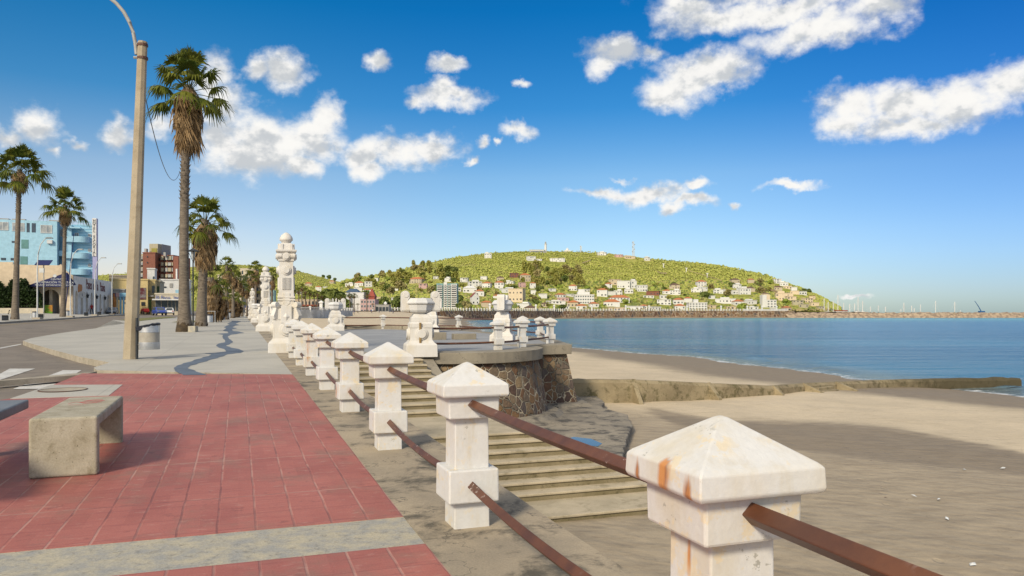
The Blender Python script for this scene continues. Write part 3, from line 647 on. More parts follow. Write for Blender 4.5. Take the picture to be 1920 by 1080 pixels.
# ================================================================ obelisks
def make_obelisk():
    r = empty('monument_pillar', (0, 0, 0)); m = M['mon']
    MB().stack([(-.1, .50), (.27, .49), (.33, .42), (.36, .40)]).build('plinth', m, r, bevel=.015)
    b_ = MB().stack([(.35, .40), (.40, .37), (.92, .36), (.95, .38)])
    for q in range(4):
        b_.at(rz=q * math.pi / 2); b_.disc(0, .66, .19, -.41, -.30, 28); b_.disc(0, .66, .13, -.455, -.30, 28)
    b_.build('die', m, r, bevel=.012)
    d = MB().stack([(.95, .33), (1.22, .32), (1.26, .30)])
    for q in range(4):
        d.at(rz=q * math.pi / 2)
        d.box(-.15, .15, -.385, -.28, .84, 1.33); d.add([(-.10, -.386, 1.02), (.10, -.386, 1.02), (0, -.386, .90), (0, -.386, 1.14), (0, -.43, 1.02)], [(0, 2, 4), (2, 1, 4), (1, 3, 4), (3, 0, 4)])
    d.build('front_panel', m, r, bevel=.008)
    for q in range(4):                                            # corner scrolls on a raking buttress
        sc = MB().at(rz=q * math.pi / 2 + math.pi / 4)
        sc.yprism([(.20, .95), (.52, .95), (.55, 1.05), (.47, 1.22), (.44, 1.36), (.30, 1.36), (.20, 1.2)], -.07, .07)
        sc.yprism([(.43 + .085 * math.cos(k * math.pi / 8), 1.36 + .085 * math.sin(k * math.pi / 8)) for k in range(16)], -.085, .085)
        sc.build('corner_scroll', m, r, bevel=.008)
    s_ = MB().stack([(1.25, .235), (1.45, .215), (2.63, .190)])
    for q in range(4):
        s_.at(rz=q * math.pi / 2)
        for k in range(7): x = -.105 + k * .035; s_.box(x - .010, x + .010, -.238, -.18, 1.80, 2.15)
        s_.disc(0, 2.36, .135, -.235, -.15, 28); s_.disc(0, 2.36, .09, -.275, -.15, 28)
        s_.box(-.10, .10, -.236, -.17, 1.40, 1.70); s_.yprism([(-.10, 1.40), (0, 1.32), (.10, 1.40)], -.236, -.17)
    s_.build('shaft', m, r, bevel=.004, seg=1)
    bn = MB()
    for z in (1.48, 1.56): bn.stack([(z, .245), (z + .05, .243)])
    bn.build('band', m, r, bevel=.008)
    c = MB().stack([(2.62, .215), (2.66, .22), (2.86, .215)])
    for q in range(4):
        c.at(rz=q * math.pi / 2); c.disc(0, 2.755, .112, -.265, -.2, 28); c.disc(0, 2.755, .075, -.295, -.2, 28)
        for sx in (-1, 1): c.disc(sx * .205, 2.77, .075, -.245, -.12, 20); c.disc(sx * .205, 2.77, .04, -.258, -.12, 16)
    c.build('capital', m, r, bevel=.005)
    MB().stack([(2.86, .24), (2.90, .285), (2.945, .29), (2.955, .24)]).build('cornice', m, r, bevel=.006)
    k = MB().stack([(2.95, .215), (3.10, .20), (3.15, .13)])
    for q in range(4):
        k.at(rz=q * math.pi / 2)
        for sx in (-1, 1): k.box(sx * .13 - .045, sx * .13 + .045, -.235, -.15, 2.95, 3.12)
    k.build('collar', m, r, bevel=.008)
    MB().lathe([(3.13, .10), (3.18, .135), (3.215, .16), (3.235, .185), (3.26, .188), (3.31, .178), (3.37, .145), (3.42, .095), (3.455, .04), (3.465, .005)], 28).build('dome', m, r, smooth=True, ang=50)
    return r
ob0 = make_obelisk(); OT = tree_of(ob0)
for i, (s, t, sc, lab) in enumerate([(21.3, -.02, 1, 'nearest tall white carved monument pillar with a domed top'), (41.1, .05, 1, 'second tall white carved pillar, left of the nearest one'),
        (90, .2, 1, 'third white carved pillar along the promenade, small in the distance'), (127, .2, 1, 'farthest tiny white carved pillar at the end of the promenade row')]):
    o = ob0 if i == 0 else copy_tree(ob0, OT); x, y = P(s, t); o.location = (x, y, gz(x, y)); o.rotation_euler = (0, 0, ANG - .05); o.scale = (sc,) * 3
    tag(o, lab, 'monument', 'carved white pillars of the promenade')
# ================================================================ urns
def make_urn():
    r = empty('pedestal_urn', (0, 0, 0)); m = M['mon']
    MB().stack([(-.1, .47), (.26, .46), (.29, .44), (.33, .385), (.40, .335)]).build('plinth', m, r, bevel=.012)
    d = MB().stack([(.395, .335), (.46, .325), (.76, .325), (.78, .34), (.90, .34), (.94, .30), (.96, .30)])
    for q in range(4):
        d.at(rz=q * math.pi / 2); d.disc(0, .60, .185, -.372, -.25, 30); d.disc(0, .60, .135, -.41, -.25, 30)
    d.build('die', m, r, bevel=.01)
    MB().stack([(.955, .30), (1.08, .29), (1.13, .24), (1.19, .205)]).build('neck', m, r, bevel=.01)
    MB().lathe([(1.185, .19), (1.21, .235), (1.25, .33), (1.30, .365), (1.42, .385), (1.46, .39), (1.475, .415), (1.50, .445), (1.53, .45), (1.60, .40), (1.66, .345), (1.665, .30), (1.55, .27), (1.5, 0)], 8, ph=math.pi / 8, cap=False).build('bowl', M['bowl'], r, bevel=.006)
    for sx in (-1, 1):
        v = MB(); pr = [(sx * .33, 1.30), (sx * .58, 1.30), (sx * .58, 1.74)]
        for k in range(0, 13):
            a = math.pi * (k / 12); pr.append((sx * (.455 + .125 * math.cos(a)), 1.76 + .125 * math.sin(a)))
        pr += [(sx * .33, 1.68), (sx * .38, 1.60)]
        if sx < 0: pr = pr[::-1]
        v.yprism(pr, -.15, .15)
        v.yprism([(sx * .44 + .085 * math.cos(k * math.pi / 10), 1.765 + .085 * math.sin(k * math.pi / 10)) for k in range(20)], -.168, .168)
        v.box(min(sx * .34, sx * .58), max(sx * .34, sx * .58), -.13, .13, 1.26, 1.325)
        v.build('scroll_handle', m, r, bevel=.01)
    return r
urn0 = make_urn(); UT = tree_of(urn0)
for i, (s, t, rz, sc, lab) in enumerate([(19.35, 3.5, -.10, .93, 'large white pedestal urn with scroll handles beside the top of the stairs'), (25.0, 7.9, 1.1, .93, 'white pedestal urn seen from its side, in front of the sea'),
        (36.2, 7.9, -.3, .93, 'white pedestal urn half hidden behind the large urn'), (40.3, 3.6, 0, .93, 'white pedestal urn with a row of short white pipes rising from its bowl'), (66, .1, .0, .95, 'small distant white pedestal urn between the tall pillars')]):
    o = urn0 if i == 0 else copy_tree(urn0, UT); x, y = P(s, t); o.location = (x, y, gz(x, y)); o.rotation_euler = (0, 0, ANG + rz); o.scale = (sc,) * 3
    tag(o, lab, 'urn', 'pedestal urns of the terrace')
    if i == 3:
        pb = MB()
        for k in range(9): a = k * .7; q = .20; pb.tube([(q * math.cos(a) * 1.3, q * math.sin(a), 1.52), (q * math.cos(a) * 1.34, q * math.sin(a), 1.78 + .11 * ((k * 5) % 4) / 3)], .022, 8)
        pb.build('fountain_pipes', M['mon'], o, smooth=True)
    if i == 0:
        MB().box(-.075, -.015, -.405, -.375, .02, .93).build('metal_strip', simple('ochre_strip', (.30, .20, .07), (.22, .14, .05), 5, .7), o, bevel=.003)
# ================================================================ terrace with its bastion
ctr = (5.1, 21.5); rad = 2.65
def arc(ct, cs, r, a0, a1, n): return [(ct + r * math.cos(R(a0 + (a1 - a0) * k / n)), cs + r * math.sin(R(a0 + (a1 - a0) * k / n))) for k in range(n + 1)]
outl = [(.52, 19.25), (3.45, 19.25)] + arc(5.1, 21.5, rad, 237, 371, 22) + [(9.25, 22.1), (10.45, 26.6), (10.65, 30.8), (10.4, 38.6), (9.2, 39.9)] + arc(5.1, 40.1, rad, -5, 120, 20) + [(.52, 42.6)]
ter = empty('sea_terrace', (*P(21, 5), 0), 0, 'raised concrete terrace with a rounded rubble stone bastion above the beach', 'terrace')
def world(tp): return P(tp[1], tp[0])
tw = ter.matrix_world.copy(); inv = Matrix.Translation(-ter.location)
def reparent(o): o.parent = ter; o.matrix_parent_inverse = inv; return o
wo_ = [Vector(world(q)) for q in outl]
if sum((wo_[i].x * wo_[(i + 1) % len(wo_)].y - wo_[(i + 1) % len(wo_)].x * wo_[i].y) for i in range(len(wo_))) < 0: wo_.reverse()
def offset(poly, d):
    n = len(poly); out = []
    for i in range(n):
        a, p, c = poly[i - 1], poly[i], poly[(i + 1) % n]
        e1 = (p - a).normalized(); e2 = (c - p).normalized(); nn = Vector((e1.y + e2.y, -(e1.x + e2.x)))
        nn = nn.normalized() if nn.length > 1e-6 else Vector((e1.y, -e1.x)); k = 1 / max(.5, nn.dot(Vector((e1.y, -e1.x))))
        out.append(p + nn * d * k)
    return out
def band(name, rings, mat, bevel=0, cap=False, smooth=False):      # rings: (polygon, z function)
    n = len(rings[0][0]); vs = []; fs = []
    for poly, zf in rings: vs += [(p.x, p.y, zf(p.x, p.y)) for p in poly]
    for i in range(len(rings) - 1):
        for k in range(n): fs.append((i * n + k, i * n + (k + 1) % n, (i + 1) * n + (k + 1) % n, (i + 1) * n + k))
    return reparent(MB().add(vs, fs).build(name, mat, bevel=bevel, smooth=smooth))
GZ = lambda k: (lambda x, y: gz(x, y) + k)
band('stone_wall', [(offset(wo_, .42), lambda x, y: -2.4), (offset(wo_, .20), lambda x, y: -1.2), (offset(wo_, -.04), GZ(-.28))], M['stone'])
band('footing', [(offset(wo_, .80), lambda x, y: -2.4), (offset(wo_, .78), lambda x, y: -1.80), (offset(wo_, .60), lambda x, y: -1.70), (offset(wo_, .1), lambda x, y: -1.68)], M['apron'])
band('coping', [(offset(wo_, -.3), GZ(-.30)), (offset(wo_, .12), GZ(-.30)), (offset(wo_, .13), GZ(.02)), (offset(wo_, -.55), GZ(.035)), (offset(wo_, -.56), GZ(-.05))], M['cope'], bevel=.012)
reparent(drape('paving', [(p.x, p.y) for p in offset(wo_, -.5)], M['deck'], .012, kind=None))
# a raised kerb of blocks on the far rim and two low blocks on the deck
kb = MB()
fr = [P(42.5, 3.9), P(42.55, 5.1), P(42.2, 6.6), P(41.1, 7.5), P(39.7, 9.1), P(38.5, 10.1)]
for a, c in zip(fr, fr[1:]):
    a = Vector(a); c = Vector(c); d = c - a; ang = math.atan2(d.y, d.x); mpt = (a + c) / 2
    kb.at((mpt.x, mpt.y, gz(mpt.x, mpt.y)), ang); kb.cb(0, 0, .10, d.length - .02, .35, .24)
reparent(kb.build('kerb_block', M['cope'], bevel=.015))
for (s, t, l, w, h) in ((27.5, 5.6, 1.5, .5, .30), (27.4, 7.1, .9, .45, .24)):
    x, y = P(s, t); q = MB().at((x, y, gz(x, y)), ANG).cb(0, 0, h / 2, l, w, h); reparent(q.build('low_block', M['cope'], bevel=.02))
# terrace posts and rails
tp = [(P(19.9, 6.0), 'white post on the near rim of the round bastion', .90), (P(20.95, 7.15), 'white post at the right side of the round bastion', .94), (P(22.95, 8.95), 'white post on the right corner of the terrace, in front of the sea', .9),
      (P(26.9, 10.15), 'white rust streaked post behind the right corner post of the terrace', .88), (P(29.2, 10.25), 'white post seen just right of the side-on urn', .88), (P(32.4, 10.3), 'white post hidden behind the side-on urn', .88),
      (P(38.5, 10.0), 'small white post far across the terrace, left of the side-on urn', .83), (P(42.1, 6.5), 'small white post far across the terrace, left of the large urn', .83), (P(42.3, 4.2), 'small white post behind the urn with pipes', .83)]
TPs = []
for (xy, lab, sc) in tp:
    o = copy_tree(post0, PT); o.location = (*xy, gz(*xy) + .03); o.rotation_euler = (0, 0, ANG + R(8)); o.scale = (sc * 1.02, sc * 1.02, sc); tag(o, lab, 'post', 'white posts round the terrace'); TPs.append((xy, sc))
chain = [(P(19.6, 3.85), 1.0)] + TPs
nmz = ['the large urn', 'the near bastion post', 'the right bastion post', 'the corner post', 'the rust streaked post', 'the post right of the side-on urn', 'the hidden post', 'the far right rim post', 'the far left rim post', 'the post behind the piped urn']
for i in range(len(chain) - 1):
    (a, sa_), (c, sc_) = chain[i], chain[i + 1]
    for nm, z in (('upper', .70), ('lower', .24)):
        rail((*a, gz(*a) + z * .95 + .02), (*c, gz(*c) + z * .95 + .02), .015, '%s brown rail from %s to %s' % (nm, nmz[i], nmz[i + 1]), 'brown rails round the terrace', n=4)
# ================================================================ stairs
st = empty('beach_stairs', (*P(9, 2), -2), 0, 'wide mossy concrete stairs going down from the terrace to the sand', 'stairs')
inv2 = Matrix.Translation(-st.location)
def tread(s0, s1, z, t0=.50, t1=3.5, nose=.03, nm='step', zr=.2):
    q = MB().at((*P(0, 0), 0), ANG); q.mi = []
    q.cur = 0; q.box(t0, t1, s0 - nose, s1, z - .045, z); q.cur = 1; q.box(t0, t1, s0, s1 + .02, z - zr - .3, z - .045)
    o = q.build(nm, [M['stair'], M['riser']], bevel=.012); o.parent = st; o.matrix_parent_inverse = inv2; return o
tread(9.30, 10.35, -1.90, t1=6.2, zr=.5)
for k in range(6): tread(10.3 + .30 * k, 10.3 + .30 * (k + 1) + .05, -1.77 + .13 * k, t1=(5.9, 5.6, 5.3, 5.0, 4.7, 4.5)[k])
tread(12.10, 14.9, -1.0, t1=4.3, nm='landing', zr=.8)
s_ = 14.85; nst = 9; zt = gz(*P(19, 2)) + .0; z0_ = -1.0; rise = (zt - z0_) / (nst + 1)
for k in range(nst): tread(s_ + .47 * k, s_ + .47 * (k + 1) + .05, z0_ + rise * (k + 1), t1=3.42, zr=1.0)
q = MB().at((*P(0, 0), 0), ANG); g0 = gz(*P(19.3, 3.6))
q.add([(3.42, 19.45, g0 - .01), (3.80, 19.45, g0 - .01), (3.80, 16.6, -.45 - .28), (3.42, 16.6, -.45 - .28), (3.42, 19.45, -2.3), (3.80, 19.45, -2.3), (3.80, 16.6, -2.3), (3.42, 16.6, -2.3)], [(0, 1, 2, 3)[::-1], (3, 2, 6, 7)[::-1], (0, 3, 7, 4)[::-1], (1, 0, 4, 5)[::-1], (2, 1, 5, 6)[::-1]])
o = q.build('sloping_parapet', M['cope'], bevel=.015); o.parent = st; o.matrix_parent_inverse = inv2
# concrete apron at the foot of the bastion
ap = [(2.45, 30.3), (3.2, 28.9), (3.25, 27.2), (3.0, 25.4), (3.55, 23.6), (3.35, 21.3), (2.75, 18.6), (2.45, 16.9), (2.4, 15.6), (-.6, 16.2), (-.9, 20), (-.5, 24), (.8, 28)]
fine = []
for i in range(len(ap)):
    a = Vector(ap[i]); c = Vector(ap[(i + 1) % len(ap)])
    for k in range(6): p = a.lerp(c, k / 6); fine.append((p.x + .06 * noise.noise(Vector((p.x * 2, p.y * 2, 0))), p.y))
fine = fine[::-1]
mb = MB(); mb.prism(fine, -2.4, -1.80); apo = mb.build('concrete_apron', M['apron'], bevel=.04, seg=3)
tag(apo, 'wet dark stained concrete slab at the foot of the stone bastion', 'slab')
pd = [G2 for G2 in [(1.30, 18.9), (1.55, 19.3), (1.95, 19.0), (2.15, 18.3), (2.0, 17.9), (1.6, 18.1), (1.35, 18.4)]]
m_, nb_, bs_ = newmat('puddle_water'); bs_.inputs['Base Color'].default_value = (.02, .025, .03, 1); bs_.inputs['Roughness'].default_value = .03
pdo = MB().prism([p for p in pd][::-1], -1.80, -1.794).build('puddle', m_); pdo['kind'] = 'structure'
# crumpled white litter on the apron
bm = bmesh.new(); bmesh.ops.create_icosphere(bm, subdivisions=3, radius=.17)
for v in bm.verts: v.co *= 1 + .5 * noise.noise(v.co * 9); v.co.z *= .45; v.co.x *= 1.5
me = bpy.data.meshes.new('plastic_bag'); bm.to_mesh(me); bm.free(); me.materials.append(flat('white_plastic', (.75, .76, .78)))
o = bpy.data.objects.new('plastic_bag', me); COL.objects.link(o); x = 1.0 / F; o.location = ((1090 - 960) / F * 29.6, 29.6, -1.74); tag(o, 'crumpled white plastic bag lying on the concrete slab', 'bag')
# small litter on the sand
lit = [(1823, 1062), (1776, 974), (1714, 931), (1808, 880), (1760, 937), (1880, 876)]
for i, (u, v) in enumerate(lit):
    y = (EYE + 2.0) * F / (v - V0); x = (u - U0) / F * y
    q = MB().at((x, y, sand_z(x, y) + .02), i * 1.1); q.add([(-.045, -.02, 0), (.04, -.025, .012), (.05, .02, .03), (-.02, .03, .018), (0, 0, .035)], [(0, 1, 4), (1, 2, 4), (2, 3, 4), (3, 0, 4)])
    tag(q.build('litter_scrap', M['lampwhite']), 'tiny pale scrap of litter lying on the wet sand', 'litter', 'scraps of litter on the sand')
# ================================================================ groyne
gr = empty('groyne_wall', (8, 30, -2), 0, 'long low algae covered concrete groyne wall crossing the sand into the sea', 'wall'); inv3 = Matrix.Translation((-8, -30, 2))
gp = [(1.9, 28.9, -1.16, .35), (4.7, 29.3, -1.22, .35), (7.9, 31.0, -1.50, .35), (11.2, 33.2, -1.82, .40), (13.6, 35.6, -1.92, .45), (18.8, 39.8, -2.15, .6), (23.5, 42.0, -2.25, .75), (28.6, 43.6, -2.35, 1.1)]
vs = []; fs = []; NS = 60
def gat(f):
    k = min(int(f * (len(gp) - 1)), len(gp) - 2); g = f * (len(gp) - 1) - k; return [gp[k][j] + (gp[k + 1][j] - gp[k][j]) * g for j in range(4)]
for i in range(NS + 1):
    f = i / NS; x, y, z, w = gat(f); x2, y2, _, _ = gat(min(1, f + .01)); x1, y1, _, _ = gat(max(0, f - .01)); d = Vector((x2 - x1, y2 - y1)).normalized(); nn = Vector((d.y, -d.x))
    j = .025 + .16 * max(0, f - .8) * 5
    def q_(o_, zz, sd): return (x + nn.x * o_ + j * noise.noise(Vector((i * .6, sd, 0))), y + nn.y * o_, zz + j * noise.noise(Vector((i * .8, sd + 9, 2))))
    w *= (1 - .45 * f); vs += [q_(w * .5 + .08, -3.2, 1), q_(w * .5 + .05, z - .12, 2), q_(w * .5 - .05, z, 3), q_(-w * .5, z, 4), q_(-w * .5 - .1, -3.2, 5)]
for i in range(NS):
    for k in range(4): fs.append((i * 5 + k, i * 5 + k + 1, (i + 1) * 5 + k + 1, (i + 1) * 5 + k))
fs += [(NS * 5 + 4, NS * 5 + 3, NS * 5 + 2, NS * 5 + 1, NS * 5)]
o = MB().add(vs, [f[::-1] for f in fs]).build('wall_body', M['groyne']); o.parent = gr; o.matrix_parent_inverse = inv3
def buttress(u, z0, run, w=.16, h=None):
    # find the wall point at this bearing
    best = min(range(400), key=lambda k: abs(gat(k / 400)[0] / gat(k / 400)[1] - (u - U0) / F)); x, y, z, ww = gat(best / 400); x2, y2, _, _ = gat(best / 400 + .01)
    d = Vector((x2 - x, y2 - y)).normalized(); ang = math.atan2(d.y, d.x)
    q = MB().at((x, y, 0), ang); q.add([(-w / 2, -ww / 2 + .1, z + .03), (w / 2, -ww / 2 + .1, z + .03), (w / 2, -ww / 2 - run, z0 + .05), (-w / 2, -ww / 2 - run, z0 + .05), (-w / 2, -ww / 2 + .1, -2.9), (w / 2, -ww / 2 + .1, -2.9), (w / 2, -ww / 2 - run, -2.9), (-w / 2, -ww / 2 - run, -2.9)],
        [(0, 3, 2, 1), (3, 7, 6, 2), (0, 4, 7, 3), (1, 2, 6, 5)]); return q, (x, y, z, ww, ang)
for u, run, w in ((1187, .55, .18), (1327, .5, .2), (1447, .35, .2)):
    q, _ = buttress(u, -2.1 if u < 1400 else -2.2, run, w); o = q.build('buttress', M['groyne'], bevel=.015); o.parent = gr; o.matrix_parent_inverse = inv3
for u in (1502, 1562):
    q, info = buttress(u, -2.36, .95, .16); o = q.build('stair_cheek', M['groyne'], bevel=.015); o.parent = gr; o.matrix_parent_inverse = inv3
_, info = buttress(1532, -2.3, .5, .2); x, y, z, ww, ang = info
q = MB().at((x, y, 0), ang)
for k in range(3): q.box(-.68, .68, -ww / 2 - .25 - .26 * k, -ww / 2 + .1, -3, z - .06 - .12 * (k + 1))
o = q.build('stair_steps', M['groyne'], bevel=.02); o.parent = gr; o.matrix_parent_inverse = inv3
# ================================================================ benches
def make_bench(L, Wd, H, th=.09, lt=.10):
    r = empty('concrete_bench', (0, 0, 0))
    MB().at(rz=math.pi / 2).yprism([(0, 0), (lt, 0), (lt, H - th), (L - lt, H - th), (L - lt, 0), (L, 0), (L, H), (0, H)], -Wd / 2, Wd / 2).build('body', M['bench'], r, bevel=.022, seg=3)
    return r
bx_, by_ = G(119, 895); bn = make_bench(1.62, .48, .47)
bn.location = (bx_, by_, gz(bx_, by_)); bn.rotation_euler = (0, 0, ANG + R(.8)); tag(bn, 'pale pitted concrete bench with a red scribble on its seat', 'bench')
sc_m = flat('red_spray_paint', (.55, .03, .05))
sq = [(-.02, .95), (.06, 1.02), (.12, 1.10), (.02, 1.07), (-.06, 1.12), (.0, 1.18), (.08, 1.16), (.13, 1.2), (.05, 1.25), (-.04, 1.22), (.02, 1.3), (.1, 1.32)]
g_ = MB()
for k in range(len(sq) - 1): g_.tube([(*sq[k], .4705), (*sq[k + 1], .4705)], .006, 6, flat=.2)
for (a, c) in (((-.12, .92), (-.02, .90)), ((-.14, 1.02), (-.10, 1.16)), ((-.10, 1.16), (.0, 1.02))): g_.tube([(*a, .4705), (*c, .4705)], .005, 6, flat=.15)
g_.build('graffiti', sc_m, bn)
b2 = empty('dark_bench', (*P(4.2, -3.2), 0), ANG, 'smooth dark grey bench slab cut off by the left edge of the photo', 'bench'); b2.location.z = gz(*P(4.2, -3.2))
dkm = simple('grey_painted_slab', (.19, .20, .21), (.14, .15, .155), 3, .5)
MB().box(-.52, 0, -.4, 2.25, .40, .485).build('seat', dkm, b2, bevel=.012)
for yy in (.2, 1.7): MB().box(-.45, -.32, yy, yy + .12, 0, .40).build('leg', dkm, b2, bevel=.008)
# ================================================================ street pole, bin, wire
px_, py_ = G(245, 673); pz = gz(px_, py_)
tx = (267.5 - U0) / F * py_; tz = EYE + (V0 - 78) / F * py_
pole = empty('street_light_pole', (px_, py_, pz), 0, 'tall tapering weathered concrete street light pole beside the litter bin', 'street light')
n = 8; q = MB(); H_ = tz - pz
q.tube([(0, 0, -.05), (0, 0, .06), ((tx - px_) * .5, 0, H_ * .5), (tx - px_, 0, H_)], [.185, .175, .142, .112], 8, ph=math.pi / 8); q.build('concrete_pole', M['pole'], pole, bevel=.006)
k_ = MB()
for z in (H_ - .09, H_ - .42): k_.tube([(tx - px_, 0, z - .03), (tx - px_, 0, z + .03)], .128, 12)
k_.build('clamp_ring', M['rail'], pole)
br = MB()
for z in (H_ - .06, H_ - .40): br.tube([(tx - px_, 0, z), (tx - px_ - .22, 0, z)], .035, 6)
br.build('bracket', M['arm'], pole)
def W_(u, v, d=0): return ((u - U0) / F * (py_ + d) - px_, d, EYE + (V0 - v) / F * (py_ + d) - pz)
ap_ = [W_(256, 102), W_(254, 82), W_(250, 62), W_(243, 42), W_(232, 22), W_(218, 6), W_(200, -8), W_(176, -20), W_(140, -30)]
MB().tube(ap_, [.045] * 9, 10).build('curved_arm', M['arm'], pole, smooth=True)
lm_ = MB(); e = ap_[-1]; lm_.at(e); lm_.stack([(-.08, .30, .13), (.0, .34, .15), (.07, .24, .10)], -.25, 0); lm_.build('lamp_head', M['arm'], pole, bevel=.02)
bx2, by2 = G(280, 656.5)
bin_ = empty('litter_bin', ((280 - U0) / F * (py_ - .1), py_ - .1, 0), 0, 'silver litter bin with a black liner hanging beside the concrete pole', 'litter bin'); by_b = py_ - .1
z0b = EYE + (V0 - 655) / F * by_b; bin_.location.z = z0b; hb = 47 / F * by_b; rb_ = 18.3 / F * by_b
MB().lathe([(0, rb_ * .98), (.01, rb_), (.18, rb_), (.185, rb_ * .9)], 32).build('lower_band', M['steel'], bin_, smooth=True)
q = MB(); nn = 32; vs = []
for k in range(nn):
    a = 2 * math.pi * k / nn; zt_ = hb - .04 + .05 * math.cos(a); vs += [(rb_ * math.cos(a), rb_ * math.sin(a), hb - .20), (rb_ * math.cos(a), rb_ * math.sin(a), zt_)]
q.add(vs, [(2 * k, (2 * k + 2) % (2 * nn), (2 * k + 3) % (2 * nn), 2 * k + 1) for k in range(nn)]); q.build('upper_band', M['steel'], bin_, smooth=True)
MB().lathe([(.18, rb_ * .97), (hb - .2, rb_ * .97)], 32, cap=False).build('frosted_panel', M['mesh_cyl'], bin_, smooth=True)
bar = MB()
for k in range(28): a = 2 * math.pi * k / 28; bar.box(-.001, .001, 0, .001, 0, .001)
lin = MB(); lin.lathe([(hb - .22, rb_ * .80), (.17, rb_ * .55)], 24); lin.build('inner_bucket', simple('brown_bucket', (.24, .19, .13), (.18, .14, .1), 4, .6), bin_, smooth=True)
q = MB(); vs = []; rr = []
for j, (rf, dz) in enumerate(((1.03, -.03), (1.05, .015), (.9, .03), (.5, .0), (0.01, -.05))):
    for k in range(nn):
        a = 2 * math.pi * k / nn; w_ = 1 + .04 * noise.noise(Vector((k * .9, j, 0)))
        x = rb_ * rf * w_ * math.cos(a); vs.append((x - (.07 if (math.cos(a) < -.6 and j < 2) else 0), rb_ * rf * w_ * math.sin(a), hb - .04 + .05 * math.cos(a) + dz + .03 * noise.noise(Vector((k * .8, j * 2, 4))) - (.05 if (math.cos(a) < -.3 and j == 0) else 0)))
q.add(vs, [(j * nn + k, j * nn + (k + 1) % nn, (j + 1) * nn + (k + 1) % nn, (j + 1) * nn + k) for j in range(4) for k in range(nn)]); q.build('black_liner', M['bag'], bin_, smooth=True, ang=60)
bk = MB(); zb = pz - z0b; bk.box(-rb_ - .09, -rb_ - .05, -.03, .03, zb, hb + .16); bk.box(-rb_ - .06, -rb_ + .02, -.015, .015, .10, .13); bk.box(-rb_ - .06, -rb_ + .02, -.015, .015, hb - .12, hb - .09); bk.build('support_post', M['black'], bin_, bevel=.004)
# ================================================================ palms
def frond_fan(mb, base, az_, elev, petiole, blade, droop, n=16, seg=3, width=1.0):
    """one fan leaf: stalk, then n folded fingers that hang at the tip"""
    d = Vector((math.cos(az_) * math.cos(elev), math.sin(az_) * math.cos(elev), math.sin(elev)))
    base = Vector(base); side = d.cross(Vector((0, 0, 1))).normalized(); upv = side.cross(d).normalized()
    p1 = base + d * petiole + Vector((0, 0, -droop * petiole * .25))
    mb.tube([base, base.lerp(p1, .5) + upv * .03 * petiole, p1], .022, 3, cap=False)
    for k in range(n):
        th = (k / (n - 1) - .5) * R(220) * width; L = blade * (1 - .38 * (abs(th) / R(110)) ** 1.5) * random.uniform(.85, 1.1)
        fd = (d * math.cos(th) + side * math.sin(th)).normalized(); w0 = .036 * blade * 1.2
        prev = None; vs = []; fs = []
        sd = fd.cross(upv).normalized()
        for j in range(seg + 1):
            t = j / seg; g = droop * t * t * L * (.55 + .5 * random.random()); 
            c = p1 + fd * L * t * (1 - .2 * t * min(droop, 1)) + Vector((0, 0, -g)) + upv * .05 * L * t
            w = w0 * (.35 + 1.5 * t if t < .5 else 1.9 * (1 - t) * 1.1 + .05)
            vs += [tuple(c - sd * w), tuple(c + sd * w)]
        for j in range(seg): fs.append((2 * j, 2 * j + 1, 2 * j + 3, 2 * j + 2))
        mb.add(vs, fs)
